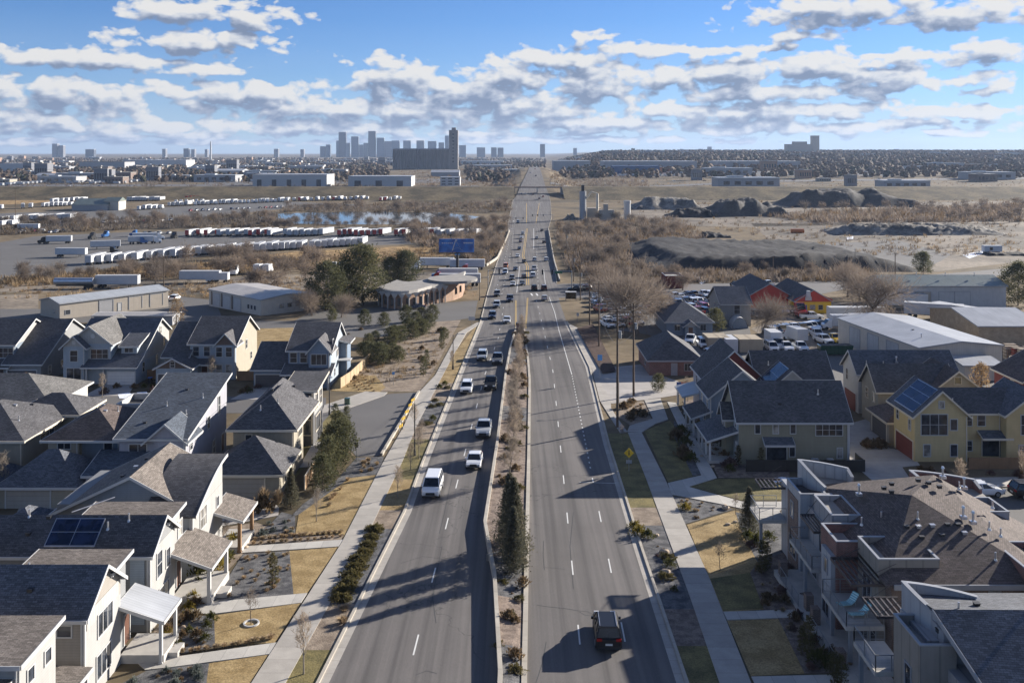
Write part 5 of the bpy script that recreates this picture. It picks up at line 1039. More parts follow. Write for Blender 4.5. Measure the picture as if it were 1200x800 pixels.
h = Bld('taupe townhouse with dark tiled roof and curved roof parapet, bottom right corner', 24.4, 55.6, wall='panel_taupe', roof='sh_slate', trim='trim_grey', name='townhouse')
h.wall(26.1, 42, 45, 60.2, 5.3, m='panel_grey')
mr = MB(); A, B_, C_, D_ = (26.0, 57.0, 8.1), (44, 56.0, 8.5), (44, 60.6, 7.4), (26., 60.6, 7.4); E_, F_ = (27.2, 50.2, 5.0), (44, 48.0, 5.0)
tp = [h.q(p) for p in (A, B_, C_, D_, E_, F_)]
mr.mesh(tp, [(0, 1, 2, 3), (4, 5, 1, 0)]); mr.mesh([h.q((p[0], p[1], p[2]-.2)) for p in (A, B_, C_, D_, E_, F_)], [(3, 2, 1, 0), (0, 1, 5, 4)]); mr.mesh([h.q(A), h.q(E_), h.q((E_[0], E_[1], 4.8)), h.q((A[0], A[1], 7.9))], [(0, 1, 2, 3)])
part('main_roof', mr, 'sh_slate', h.T); h.tr.prism([h.q((A[0]-.08, A[1], A[2]+.03)), h.q((E_[0]-.08, E_[1], E_[2]+.03)), h.q((E_[0]-.08, E_[1], E_[2]-.3)), h.q((A[0]-.08, A[1], A[2]-.3))], (-.08, 0, 0))
h.wall(26.1, 42, 56, 60.2, 7.2, m='panel_grey')
h.parapet(24.4, 26.6, 55.4, 59.2, 6.7, .6, m='panel_taupe'); h.wall(25.4, 29.8, 56.6, 60.6, 6.4, m='panel_pale')
curved_tower(h, 25.5, 29.8, 56.6, 60.6, 7.0, 7.4, 8.1, 'panel_pale')
h.win('-x', 24.4, 57, 3.3, .8, 1.4, 1, 1); h.win('-y', 60.2-4.6, 40, 3, 1, 1); h.win('-x', 25.4, 60.3, 3, .6, 1.8)
balcony(23.3, 25.4, 59.4, 63.2, 2.9, [(23.6, 62.6)]); pergola(h, 24.0, 26.4, 60.8, 63.4, 5.7, 6); h.vent(29, 57.8, 8.0, 0); h.vent(33, 57.6, 8.1, 2); h.vent(32.4, 57.9, 7.9, 0); h.vent(34.8, 57.7, 7.9, 0); h.vent(27.6, 57.2, 7.9, 1); h.vent(26.2, 56.8, 6.9, 0)
h.done()
# ================================================================== beside the boulevard, middle right
def plain(label, px, py, pw, depth, hh, rise, wall, roof, kind='gable', axis='x', name='building', cat='building', group=None, trim='trim_grey', rz=0.):
    a = P(px, py); X1_ = (px+pw-600)/F*a.y; h = Bld(label, a.x, a.y, name, cat, group, wall=wall, roof=roof, trim=trim)
    h.wall(a.x, X1_, a.y, a.y+depth, hh); r = h.gable if kind == 'gable' else h.hip
    if kind == 'flat': h.parapet(a.x+.01, X1_-.01, a.y+.01, a.y+depth-.01, hh+.4, .4, m=wall)
    else: r(a.x, X1_, a.y, a.y+depth, hh, rise, axis=axis)
    h.x0, h.x1, h.y0 = a.x, X1_, a.y; return h
h = plain('red brick single-storey house with charcoal hipped roof by the driveway', 761, 440, 61, 14, 2.9, 3.2, 'brick_red', 'sh_charcoal', 'hip', 'y')
h.win('-y', h.y0, h.x0+6.8, .9, 1.1, 1.2, 2, 1); h.win('-y', h.y0, h.x0+8.6, .9, .8, 1.2); h.door('-y', h.y0, h.x0+4.4, 0, mat='trim_grey'); h.win('-x', h.x0, h.y0+5, .9, 1.2, 1.2); h.vent(h.x0+3, h.y0+4, 4.6, 0); h.done()
h = plain('small grey cottage with dark hipped roof and gabled entrance', 781, 393, 54, 16, 3.0, 3.3, 'sd_bluegrey', 'sh_slate', 'hip', 'x')
h.win('-y', h.y0, h.x0+2.4, 1.1, 1.2, 1.3, 2, 1); h.win('-y', h.y0, h.x0+8.2, 1.1, 1.2, 1.3, 2, 1); h.wall(h.x0+3.9, h.x0+6.3, h.y0-1.6, h.y0, 2.4); h.gable(h.x0+3.7, h.x0+6.5, h.y0-1.8, h.y0+.8, 2.4, 1., 'y', wm='sd_white'); h.door('-y', h.y0-1.6, h.x0+5.1); h.done()
h = plain('two-storey blue-grey building with steep dark roof behind the cottage', 845, 382, 35, 13, 5.2, 3.2, 'sd_grey', 'sh_slate')
h.win('-y', h.y0, h.x0+3.8, 2.9, 1.3, 2., 1, 2); h.win('-x', h.x0, h.y0+3, 3.2, 1, 1.4); h.win('-x', h.x0, h.y0+7, 3.2, 1, 1.4); h.done()
a = P(858, 385); h = Bld('white arched greenhouse hoop beside the two-storey grey building', a.x, a.y, 'greenhouse', 'greenhouse', wall='trim_white'); mb = MB(); n = 10
for i in range(n):
    t0, t1 = math.pi*i/n, math.pi*(i+1)/n; q_ = [h.q((a.x+1.9+1.9*math.cos(t), y, 2.6*math.sin(t))) for t, y in ((t0, a.y), (t1, a.y), (t1, a.y+5), (t0, a.y+5))]; mb.prism(q_, (0, 0, -.06))
part('cover', mb, 'trim_white', h.T); ew = MB(); ew.prism([h.q((a.x+1.9+1.8*math.cos(math.pi*i/n), a.y+.1, 2.5*math.sin(math.pi*i/n))) for i in range(n+1)], (0, .05, 0)); part('end_wall', ew, 'sd_paleblue', h.T)
h = plain('windowless dark brown shed standing by the side street', 780, 338, 21, 8, 3.6, .5, 'sd_red', 'flat_dark', 'flat'); h.done()
h = plain('yellow building with red gable fronts and dark roofs', 932, 367, 42, 22, 3.2, 2.8, 'yellow_paint', 'sh_charcoal', 'gable', 'y')
rw = MB(); rw.prism([h.q((h.x0-.3, h.y0-.05, 3.0)), h.q((h.x1+.3, h.y0-.05, 3.0)), h.q((h.x1+.3, h.y0-.05, 3.6)), h.q(((h.x0+h.x1)/2, h.y0-.05, 5.9)), h.q((h.x0-.3, h.y0-.05, 3.6))], (0, -.12, 0)); part('gable_front', rw, 'red_paint', h.T)
cr = MB(); cr.tube(h.q((h.x0+3.3, h.y0-.3, 4.2)), h.q((h.x0+3.3, h.y0-.3, 5.9)), .7, .5, n=8); cr.box(h.x0+2.5, h.x0+4.1, h.y0-.5, h.y0-.2, h.o.z+3.4, h.o.z+4.3); part('rooftop_sign', cr, 'trim_white', h.T)
h.flush(); h.wall(h.x0-10, h.x0, h.y0+6, h.y0+26, 4, m='red_paint'); h.gable(h.x0-10, h.x0, h.y0+6, h.y0+26, 4, 2.8, 'y', .5, wm='red_paint', name='rear_roof'); h.door('-y', h.y0, h.x0+2.5, mat='blue_paint'); h.win('-y', h.y0, h.x0+4.5, 1, 1.2, 1.1); h.win('-y', h.y0, h.x0+6.6, 1, 1., 1.1); h.done()
h = plain('long cream metal warehouse with dark green roof and three roller doors', 1040, 361, 139, 15, 6.0, 1.9, 'metal_white', 'mr_green')
for q_ in (.30, .50, .63): h.garage('-y', h.y0, h.x0+(h.x1-h.x0)*q_, 4.2, 4.4, 'metal_white' if q_ > .4 else 'metal_tan')
for x in (10, 18, 26): h.vent(h.x0+x, h.y0+5, 8.2, 2)
h.done()
h = plain('tan block warehouse with pale metal roof at the right edge', 1147, 411, 75, 22, 5.0, 1.8, 'block_tan', 'mr_white', 'gable', 'x'); h.done()
def rotated(label, px, py, ang, L, W, hh, rise, wall, roof, name='building', cat='building', axis='x'):
    a = P(px, py); h = Bld(label, a.x, a.y, name, cat, rz=R(ang), wall=wall, roof=roof, trim='trim_grey')
    o = h.o.copy(); h.wall(o.x, o.x+L, o.y, o.y+W, hh); h.gable(o.x, o.x+L, o.y, o.y+W, hh, rise, axis=axis, ov=.25); h.x0, h.x1, h.y0 = o.x, o.x+L, o.y; return h
h = rotated('pale metal shed with low grey roof and roller doors, behind the white house', 1078, 438, 8, 16, 30, 4.6, .9, 'metal_cream', 'mr_white', axis='y')
for y in (9, 16, 23): h.garage('-x', h.x0, h.y0+y, 4., 3.8, 'mr_grey')
h.win('-y', h.y0, h.x0+6, 2.4, 1., .5); h.vent(h.x0+6, h.y0+12, 5.4, 0); h.vent(h.x0+4, h.y0+6, 5.1, 2); h.done()
h = plain('low white shed roof with cream gable beside the metal shed', 1130, 446, 45, 9, 2.6, .5, 'metal_cream', 'mr_white', 'gable', 'x'); h.done()
# ================================================================== middle left
h = rotated('long tan metal workshop with ribbed grey roof at the left', 70, 374, 51, 29.5, 10.5, 3.8, 1.0, 'metal_tan', 'mr_grey')
for x in (12, 20, 26): h.garage('-y', h.y0, h.x0+x, 3.6, 3.2, 'metal_tan' if x > 12 else 'metal_grey')
h.win('-y', h.y0, h.x0+2, 1, 1.2, 1); h.win('-x', h.x0, h.y0+3, 1.2, 1.2, 1); h.door('-y', h.y0, h.x0+15.6, mat='trim_white'); h.done()
h = rotated('cream metal garage with flat tan roof and a row of doors', 306, 370, 46, 15, 27, 4.0, .7, 'metal_cream', 'mr_tan', axis='y')
for y in (12, 17.5, 23): h.garage('-x', h.x0, h.y0+y, 3.8, 3.2, 'metal_white'); h.wall(h.x0-.04, h.x0, h.y0+y+2.2, h.y0+y+2.9, 3.6, 0, m='trim_dark')
for y in (3, 4.6, 6.2): h.win('-x', h.x0, h.y0+y, 1.2, .8, 1, 1, 1)
for x in (6, 8.4, 10.8): h.win('-y', h.y0, h.x0+x, 1.3, 1.3, 1, 1, 1)
h.done()
h = plain('long low grey storage shed with a pale roof edge', 110, 381, 92, 5, 2.2, .3, 'metal_grey', 'mr_tan'); h.done()
# round brick church hall
fp = [(446, 357.5), (451, 360), (460, 361.8), (470, 362.3), (480, 361.8), (490, 360.4), (498, 358.4), (506, 356.4), (514, 355.2), (522, 354), (531, 352), (538, 349.6), (542, 347.4)]
fr_ = [P(*p) for p in fp]; o = fr_[3]; h = Bld('low curved brick hall with flat roof and pale arched columns', o.x, o.y, 'hall', 'building', wall='brick_orange')
bk = [Vector((p.x*1.0+(3 if i < 3 else 0), p.y+(13+6*math.sin(i/12*math.pi)), 0)) for i, p in enumerate(fr_)]; ring = fr_+bk[::-1]
h.wb(None).prism([(p.x, p.y, h.o.z-.8) for p in ring], (0, 0, 5.0)); cx = sum(p.x for p in ring)/len(ring); cy = sum(p.y for p in ring)/len(ring)
big = [Vector((cx+(p.x-cx)*1.02, cy+(p.y-cy)*1.05, 0)) for p in ring]
rf = MB(); rf.prism([(p.x, p.y, h.o.z+4.2) for p in big], (0, 0, .75)); part('fascia', rf, 'concrete', h.T)
rf = MB(); rf.prism([(cx+(p.x-cx)*1.0, cy+(p.y-cy)*1.02, h.o.z+4.96) for p in ring], (0, 0, .05)); part('roof', rf, 'flat_roof', h.T)
dr = MB(); dr.tube((cx+7, cy+2, h.o.z+4.9), (cx+7, cy+2, h.o.z+5.6), 7.2, n=28); part('upper_roof', dr, 'flat_roof', h.T)
for i in range(12):
    t = i/11; j = t*(len(fr_)-1)*.74; a, b = fr_[int(j)], fr_[int(j)+1]; p = a.lerp(b, j-int(j)); q_ = Vector((cx+(p.x-cx)*1.035, cy+(p.y-cy)*1.075, 0))
    c = MB(); c.box(q_.x-.16, q_.x+.16, q_.y-.25, q_.y+.1, h.o.z-.5, h.o.z+3.2)
    c.prism([(q_.x-.16, q_.y-.25, h.o.z+3.1), (q_.x+.16, q_.y-.25, h.o.z+3.1), (q_.x+.95, q_.y-.25, h.o.z+4.3), (q_.x-.95, q_.y-.25, h.o.z+4.3)], (0, .35, 0)); part('column', c, 'concrete', h.T)
    if i < 11:
        j2 = (t+.5/11)*(len(fr_)-1)*.74; a, b = fr_[int(j2)], fr_[int(j2)+1]; p = a.lerp(b, j2-int(j2)); w_ = MB(); w_.box(p.x-.55, p.x+.55, p.y-.06, p.y+.3, h.o.z+.8, h.o.z+2.9); part('window', w_, 'window_glass', h.T)
for k in (10.4, 11.2): j = int(k); p = fr_[j].lerp(fr_[j+1], k-j); w_ = MB(); w_.box(p.x-.5, p.x+.5, p.y-.1, p.y+.3, h.o.z+1, h.o.z+2.9); part('window', w_, 'window_glass', h.T)
h.done()
# ------------------------------------------------------------------ plants: prototypes are built at the origin, then copied
def proto(name, parts_, cat):
    """parts_ = [(name, builder, material)]; returns an Empty with children, parked until placed"""
    T = thing(name, 'x', cat, (0, 0, 0))
    for n, b, m in parts_: part(n, b, m, T)
    return T
USED = set()
def place(pr, loc, label, group=None, rz=None, sc=1.):
    rz = random.uniform(0, 6.28) if rz is None else rz
    if pr.name not in USED:
        USED.add(pr.name); pr.location = loc; pr.rotation_euler = (0, 0, rz); pr.scale = (sc, sc, sc) if isinstance(sc, (int, float)) else sc; pr['label'] = label
        if group: pr['group'] = group
        return pr
    c = copy_thing(pr, loc, rz, label, None, sc)
    if group: c['group'] = group
    elif 'group' in c: del c['group']
    return c
def bare_tree(name, seed, H, W, levels=4, kids=(7, 5, 4, 4), tw=.05, trunk_r=.16, clear=.25, up=.35, bark='bark', twig='twigs', split=2, cat='tree'):
    rnd = random.Random(seed); tb_ = MB(); cb_ = MB()
    def branch(p, d, L, r, lev):
        n = 3 if lev < 2 else 2; cur = Vector(p); dd = Vector(d).normalized(); pts = [cur.copy()]
        for i in range(n):
            dd = (dd+Vector((rnd.uniform(-1, 1), rnd.uniform(-1, 1), rnd.uniform(-.3, .8)))*(.10 if lev == 0 else .22)+Vector((0, 0, up*.25*(lev > 0)))).normalized()
            cur = cur+dd*L/n; pts.append(cur.copy())
        for i, (a, b) in enumerate(zip(pts, pts[1:])):
            ra, rb = r*(1-.8*i/n), r*(1-.8*(i+1)/n)
            if lev < split: tb_.tube(a, b, ra, rb, n=6 if lev == 0 else 4, cap=False)
            else:
                w = max(tw*(.9 if lev == split else .6), .008); s = (b-a).cross(Vector((rnd.uniform(-1, 1), rnd.uniform(-1, 1), .3)))
                if s.length < 1e-5: continue
                s = s.normalized()*w/2
                if i == n-1: cb_.face([a-s, a+s, b])
                else: cb_.face([a-s, a+s, b+s*.6, b-s*.6])
        if lev >= levels: return
        k = kids[lev]
        for i in range(k):
            t = (clear+(1-clear)*((i+rnd.random())/k)) if lev == 0 else rnd.uniform(.25, 1.); t = min(t, .99)
            x = t*n; j = int(x); q = pts[j].lerp(pts[j+1], x-j); az = 2.4*i+rnd.uniform(-.5, .5)+lev
            base = (pts[j+1]-pts[j]).normalized(); a = base.orthogonal().normalized(); b = base.cross(a); out_ = a*math.cos(az)+b*math.sin(az)
            if lev == 0: nd_ = Vector((math.cos(az), math.sin(az), up*2.0+.9*t)); LL_ = W*.5*(1.15-.65*t)*rnd.uniform(.8, 1.15)*1.1
            else: nd_ = base*.75+out_*.9+Vector((0, 0, up)); LL_ = L*rnd.uniform(.4, .62)
            branch(q, nd_, LL_, max(r*(1-.8*t)*.55, .012), lev+1)
    branch((0, 0, 0), (0, 0, 1), H*.9, trunk_r, 0)
    zs = max(v[2] for v in tb_.v+cb_.v); k = H/zs
    for b in (tb_, cb_): b.v = [(x*min(1.2, k), y*min(1.2, k), z*k-(.1 if z < .01 else 0)) for x, y, z in b.v]
    return proto(name, [('trunk', tb_, bark), ('crown', cb_, twig)], cat)
def spreading(name, seed, H, W, stems=4, twn=420, tw=.1, bark='bark', twig='twigs', limb=.22, cat='tree'):
    """open cottonwood: forked limbs under a cloud of fine twigs with gaps"""
    rnd = random.Random(seed); tb_ = MB(); cb_ = MB(); ends = []
    def limb_(p, d, L, r, lev):
        cur = Vector(p); dd = Vector(d).normalized(); n = 2
        for i in range(n):
            dd = (dd+Vector((rnd.uniform(-1, 1), rnd.uniform(-1, 1), rnd.uniform(-.2, .6)))*.2).normalized(); nx = cur+dd*L/n
            tb_.tube(cur, nx, r*(1-.3*i), r*(1-.3*(i+1)), n=5 if lev < 2 else 3, cap=False); cur = nx
        if lev == 3: ends.append((cur, dd)); return
        for i in range(3 if lev else stems):
            az = i*2.3+rnd.uniform(-.6, .6); s = Vector((math.cos(az), math.sin(az), 0)); limb_(cur, dd*.8+s*(.75 if lev else .55)*W/H*1.3, L*rnd.uniform(.55, .8), r*.55, lev+1)
            if lev == 2: ends.append((cur, dd))
    limb_((0, 0, -.2), (rnd.uniform(-.1, .1), rnd.uniform(-.1, .1), 1), H*.3, limb, 0)
    for i in range(twn):
        c, d = ends[i % len(ends)]; q = c*(1 if i % 3 else rnd.uniform(.55, .95))+Vector((rnd.gauss(0, 1), rnd.gauss(0, 1), rnd.gauss(-.3, 1.1)))*H*.07
        v = (q-c)*.6+d*.5*H*.1+Vector((rnd.uniform(-1, 1), rnd.uniform(-1, 1), rnd.uniform(-.3, 1.2)))*H*.05; s = v.cross(Vector((rnd.uniform(-1, 1), rnd.uniform(-1, 1), .2))).normalized()*tw/2
        cb_.face([q-s, q+s, q+v]); 
        for k_ in range(2):
            m_ = q+v*rnd.uniform(.2, .7); u = (v*.6+Vector((rnd.uniform(-1, 1), rnd.uniform(-1, 1), rnd.uniform(-.2, 1)))*H*.04); s2 = u.cross(Vector((.3, .7, rnd.uniform(-1, 1)))).normalized()*tw*.35; cb_.face([m_-s2, m_+s2, m_+u])
    zs = max(v[2] for v in cb_.v); k = H/zs
    for b in (tb_, cb_): b.v = [(x, y, z*k if z > 0 else z) for x, y, z in b.v]
    return proto(name, [('trunk', tb_, bark), ('crown', cb_, twig)], cat)
def conifer(name, seed, H, W, n=1500, mat='pine', shape='cone', leaf=.22, cat='tree', base=.06):
    """trunk, boughs, and needle clumps gathered round the bough ends so that gaps stay open between them"""
    rnd = random.Random(seed); tb_ = MB(); cb_ = MB(); tb_.tube((0, 0, -.2), (0, 0, H*.93), H*.016+.03, .02, n=6); K = {'cone': 130, 'round': 75, 'column': 40}[shape]
    for c in range(K):
        t = base+(1-base)*((c+rnd.random())/K)**.9
        if shape == 'cone': rr = (1-t)**.9*W/2*rnd.uniform(.72, 1.1)
        elif shape == 'column': rr = W/2*min(1, (1-t)*3.)**.7*rnd.uniform(.3, .8)
        else: rr = W/2*math.sqrt(max(0, 1-(1.75*t-.72)**2))*rnd.uniform(.35, 1.1)
        a = c*2.4+rnd.uniform(-.4, .4); q = Vector((rr*math.cos(a), rr*math.sin(a), t*H-(.12 if shape == 'cone' else -.08)*rr))
        tb_.tube((0, 0, max(.1, t*H-rr*.15)), q, .012*H*.35, .01, n=3, cap=False)
        cs = {'cone': .085, 'round': .15, 'column': .16}[shape]*W*(1 if shape != 'cone' else 1.5*(1-t)+.45); o0 = Vector((math.cos(a), math.sin(a), .35))
        for i in range(n//K):
            k = rnd.random() if shape == 'cone' else 1.; p = Vector((q.x*(.25+.75*k) if shape == 'cone' else q.x, q.y*(.25+.75*k) if shape == 'cone' else q.y, q.z))+Vector((rnd.gauss(0, 1), rnd.gauss(0, 1), rnd.gauss(0, .6)))*cs*.55
            d = (o0*.5+Vector((rnd.uniform(-1, 1), rnd.uniform(-1, 1), rnd.uniform(-.3, 1)))).normalized(); L_ = leaf*rnd.uniform(.7, 1.5); s = d.cross(Vector((rnd.uniform(-1, 1), rnd.uniform(-1, 1), rnd.uniform(-1, 1)))).normalized()*L_*.22
            cb_.face([p-s, p+s, p+d*L_])
    return proto(name, [('trunk', tb_, 'bark'), ('crown', cb_, mat)], cat)
def bush(name, seed, r, hh, n, mat, leaf=.12, stems=0, cat='shrub', flat=1.):
    rnd = random.Random(seed); cb_ = MB()
    for i in range(n):
        a = rnd.uniform(0, 6.283); e = rnd.uniform(0, 1)**.7*math.pi/2; f = (.55+.45*rnd.random()**.4)*(.85+.2*math.sin(a*3+seed)+.1*math.sin(a*5))
        f *= 1+.22*math.sin(a*7+e*6); p = Vector((r*f*math.cos(a)*math.cos(e), r*f*math.sin(a)*math.cos(e), hh*f*math.sin(e)*flat)); d = Vector((p.x/r, p.y/r, p.z/hh+.25)).normalized()+Vector((rnd.uniform(-.4, .4), rnd.uniform(-.4, .4), rnd.uniform(-.2, .5)))
        L_ = leaf*rnd.uniform(.7, 1.5); s = d.cross(Vector((rnd.uniform(-1, 1), rnd.uniform(-1, 1), rnd.uniform(-1, 1)))).normalized()*L_*.35; cb_.face([p-s, p+s, p+d*L_])
    return one_proto(name, cb_, mat, cat)
def one_proto(name, mb, mat, cat):
    o = mb.build(name, mat, None, off=(0, 0, 0)); return tag(o, 'x', cat)
def grass(name, seed, r, hh, n, mat='grass_tan', wid=.05, cat='ornamental grass'):
    rnd = random.Random(seed); cb_ = MB()
    for i in range(n):
        a = rnd.uniform(0, 6.283); k = rnd.random()**.6; p = Vector((r*.25*k*math.cos(a), r*.25*k*math.sin(a), 0)); L_ = hh*rnd.uniform(.7, 1.1); o_ = Vector((math.cos(a)*r*k, math.sin(a)*r*k, L_*(1-.35*k)))
        s = Vector((-math.sin(a), math.cos(a), 0))*wid/2; m_ = p+Vector((o_.x*.4, o_.y*.4, o_.z*.75)); cb_.face([p-s, p+s, m_+s, m_-s]); cb_.face([m_-s, m_+s, p+o_])
    return one_proto(name, cb_, mat, cat)
# prototypes
T_young = [bare_tree('bare_tree', 11+i, 4.6, 2.8, 4, (13, 7, 4, 4), .036, .08, .3, .45, twig='twigs_pale', bark='pale_bark') for i in range(2)]
T_tiny = bare_tree('bare_tree', 21, 3.0, 1.9, 4, (12, 6, 4, 3), .028, .05, .4, .3, bark='bark')
T_med = [bare_tree('bare_tree', 31+i, 7.2, 4.4, 4, (16, 9, 6, 5), .042, .11, .16, .4, twig='twigs_pale', bark='pale_bark') for i in range(2)]
T_dense = bare_tree('bare_tree', 41, 6.5, 4., 4, (15, 9, 7, 5), .045, .10, .1, .3, twig='twigs')
T_big = [spreading('cottonwood_tree', 51+i, 15, 13, 5, 2600, .07, twig='twigs', limb=.42) for i in range(3)]
T_mid = [spreading('cottonwood_tree', 61+i, 9.5, 8, 4, 800, .12, twig='twigs_far', limb=.24) for i in range(4)]
T_far = [spreading('cottonwood_tree', 71+i, 9, 9, 3, 260, .28, twig='twigs_far', limb=.3) for i in range(3)]
T_spr = [conifer('spruce_tree', 81+i, 8.2, 4.4, 10500, 'spruce', 'cone', .22) for i in range(2)]
T_pine = [conifer('pine_tree', 91+i, 4.6, 3.8, 3000, 'pine', 'round', .26) for i in range(3)]
T_bigpine = [conifer('pine_tree', 95+i, 16, 13, 7500, 'pine', 'round', .62) for i in range(2)]
T_jun = [conifer('juniper', 99+i, 3, 1.1, 900, 'juniper', 'column', .16, 'juniper') for i in range(2)]
T_juntall = conifer('juniper', 103, 4.2, 1.6, 1700, 'pine', 'column', .16, 'juniper')
S_green = bush('shrub', 1, .8, .8, 800, 'shrub_green', .11); S_yel = bush('shrub', 2, .9, .7, 1000, 'shrub_yellow', .1); S_brown = bush('shrub', 3, .75, .8, 420, 'shrub_brown', .2); S_sage = bush('shrub', 4, .5, .45, 420, 'sage', .1)
S_low = bush('juniper_mat', 5, 1., .42, 900, 'juniper', .12, cat='juniper'); S_mauve = bush('shrub', 6, .8, .6, 500, 'mauve_shrub', .18); S_dot = bush('shrub', 7, .3, .25, 130, 'shrub_brown', .09)
Gr = [grass('ornamental_grass', 8+i, .42, .5, 130) for i in range(2)]; Gr_big = grass('ornamental_grass', 12, .9, 2.1, 420, wid=.05)
def at2(px, py): return P(px, py)-Vector((0, 0, .03))
# street and garden trees near the camera
place(T_young[0], at2(356, 790), 'bare young street tree on the verge, nearest the camera', rz=.4, sc=1.0)
place(T_tiny, at2(294.5, 731), 'small bare tree in a white mulch ring on the tan lawn', rz=1.)
rg = MB(); c_ = P(294.5, 731)
for i in range(20): a, b = 2*math.pi*i/20, 2*math.pi*(i+1)/20; rg.prism([c_+Vector((.62*math.cos(a), .62*math.sin(a), .14)), c_+Vector((.62*math.cos(b), .62*math.sin(b), .14)), c_+Vector((.5*math.cos(b), .5*math.sin(b), .14)), c_+Vector((.5*math.cos(a), .5*math.sin(a), .14))], (0, 0, -.2))
one('tree_ring', rg, 'trim_white', 'white round edging ring at the foot of the small lawn tree', 'edging ring', loc=c_)
place(T_young[1], at2(371, 611), 'pale bare tree on the lawn below the row of pines', rz=2., sc=.85)
for i, (x, y, s, l) in enumerate(((466, 583, .8, 'thin bare street tree on the verge opposite the white van'), (481, 551, .8, 'thin bare verge tree in line with the junipers'), (491, 538, .95, 'bare verge tree beside the black lamp post'), (493, 520, .8, 'bare tree on the verge beside the pavement bend'),
        (530, 433, .8, 'bare verge tree beside the tan verge strip'), (486, 504, .9, 'bare tree between the pavement and the court corner'))):
    place(T_young[i % 2], at2(x, y), l, sc=s)
place(T_tiny, at2(844, 669), 'small bare tree casting its shadow on the tan lawn at right', sc=.9); place(T_tiny, at2(862, 603), 'small reddish bare tree behind the grey-green bush', sc=.8); place(T_tiny, at2(729, 520), 'leafless sapling on the shaded right verge', sc=.9)
place(T_tiny, at2(1128, 575), 'thin bare sapling by the white parked car', sc=1.1); place(T_young[0], at2(1126, 578), 'bare young tree in front of the yellow house fence', sc=.9); place(T_young[1], at2(1200, 566), 'pale bare tree at the right edge by the car park', sc=.9)
# median planting
for i, (x, y, s) in enumerate(((602, 656, .88), (597, 642, .82), (602, 674, .7))):
    p = P(x, y); p.z += .2; place(T_spr[i % 2], p, ('dark spruce in the median, the tallest of the close trio', 'dark spruce in the median, farthest of the close trio', 'dark spruce in the median, lowest and nearest of the trio')[i], sc=s)
for i, Y in enumerate((106, 118, 124, 131, 138, 145, 152, 159, 166, 173, 181, 190, 198, 206)):
    place((T_med+[T_dense])[i % 3], wt(Y, -2.9+.3*math.sin(i))+Vector((0, 0, .25)), 'bare twiggy tree in the planted median, %s' % ('nearest the spruces' if i == 0 else 'beyond the one nearest the spruces' if i == 1 else 'one of the dense row'), None if i < 2 else 'bare trees in the median row', sc=random.uniform(.72, .95)*(1 if i < 3 else .85))
for i in range(64):
    Y = random.uniform(104, 212); place((S_brown, S_brown, S_low, S_dot)[i % 4], wt(Y, random.uniform(-4.4, -1.5))+Vector((0, 0, .3)), 'low brown twiggy shrub under the median trees', 'low shrubs under the median trees', sc=random.uniform(.6, 1.1))
for i, (x, y) in enumerate(((590, 727), (598, 724), (596, 730), (588, 759), (585, 762), (604, 733), (585, 664), (600, 668), (612, 664), (605, 694), (590, 688), (613, 690), (600, 700), (608, 706), (604, 776), (606, 784), (604, 792), (585, 563), (607, 573), (609, 575))):
    place((S_dot, S_low, S_brown)[i % 3], P(x, y)+Vector((0, 0, .28)), 'small dry shrub in the near part of the median bed', 'dry shrubs in the near median bed', sc=random.uniform(.45, .8))
# verge junipers
k = 0
for y in range(622, 706, 9):
    for j in range(3):
        p = P(425-(y-622)*.40+j*9+random.uniform(-2, 2)-6, y); p.x = max(p.x, edge(SWR, p.y)+.55)
        place(S_low, p, 'spreading olive juniper mat filling the gravel verge', 'juniper mats on the left verge', sc=random.uniform(.75, 1.1)); k += 1
for x, y in ((438, 632), (434, 646), (430, 648)): place(S_low, P(x, y), 'small dark juniper mat beyond the large juniper bed', 'small verge junipers', sc=.6)
for x, y, l in ((403, 716, 'tan grass clump on the bare verge, the farther of two'), (401, 730, 'tan grass clump on the bare verge, the nearer of two')): place(Gr[0], P(x, y), l, sc=1.3)
for x, y in ((521, 451), (515, 455), (524, 455), (510, 470), (506, 477), (516, 475), (502, 497), (498, 498), (507, 492)): place((S_low, S_green)[x % 2], P(x, y), 'dark shrub on the gravel verge beyond the court', 'dark shrubs on the far verge', sc=.8)
# grass rows and garden beds
def scatter(pr, poly, n, label, group, s0=.7, s1=1.1, seed=1, jit=1):
    rnd = random.Random(seed); pts = [W2(p) for p in poly]; x0, x1 = min(p.x for p in pts), max(p.x for p in pts); y0, y1 = min(p.y for p in pts), max(p.y for p in pts); k = 0; t = 0
    while k < n and t < 4000:
        t += 1; x, y = rnd.uniform(x0, x1), rnd.uniform(y0, y1); c = False; m_ = len(pts)
        for i in range(m_):
            a, b = pts[i], pts[(i+1) % m_]
            if (a.y > y) != (b.y > y) and x < (b.x-a.x)*(y-a.y)/(b.y-a.y)+a.x: c = not c
        if c: place(pr[k % len(pr)] if isinstance(pr, list) else pr, Vector((x, y, G(x, y)+.02)), label, group, sc=rnd.uniform(s0, s1)); k += 1
def row(pr, a, b, n, label, group, sc=.8):
    A, B = P(*a), P(*b)
    for i in range(n): p = A.lerp(B, i/(n-1)); place(pr, Vector((p.x+random.uniform(-.12, .12), p.y+random.uniform(-.1, .1), p.z)), label, group, sc=sc*random.uniform(.85, 1.15))
row(Gr[0], (300, 632), (400, 624), 15, 'tan grass clump in the double row beside the farthest garden path', 'grass clumps by the farthest garden path'); row(Gr[1], (298, 637), (398, 629), 14, 'tan grass clump in the double row beside the farthest garden path', 'grass clumps by the farthest garden path', .7)
row(Gr[0], (204, 767), (318, 749), 13, 'tan grass clump in a single row along the nearest path', 'grass clumps along the nearest path')
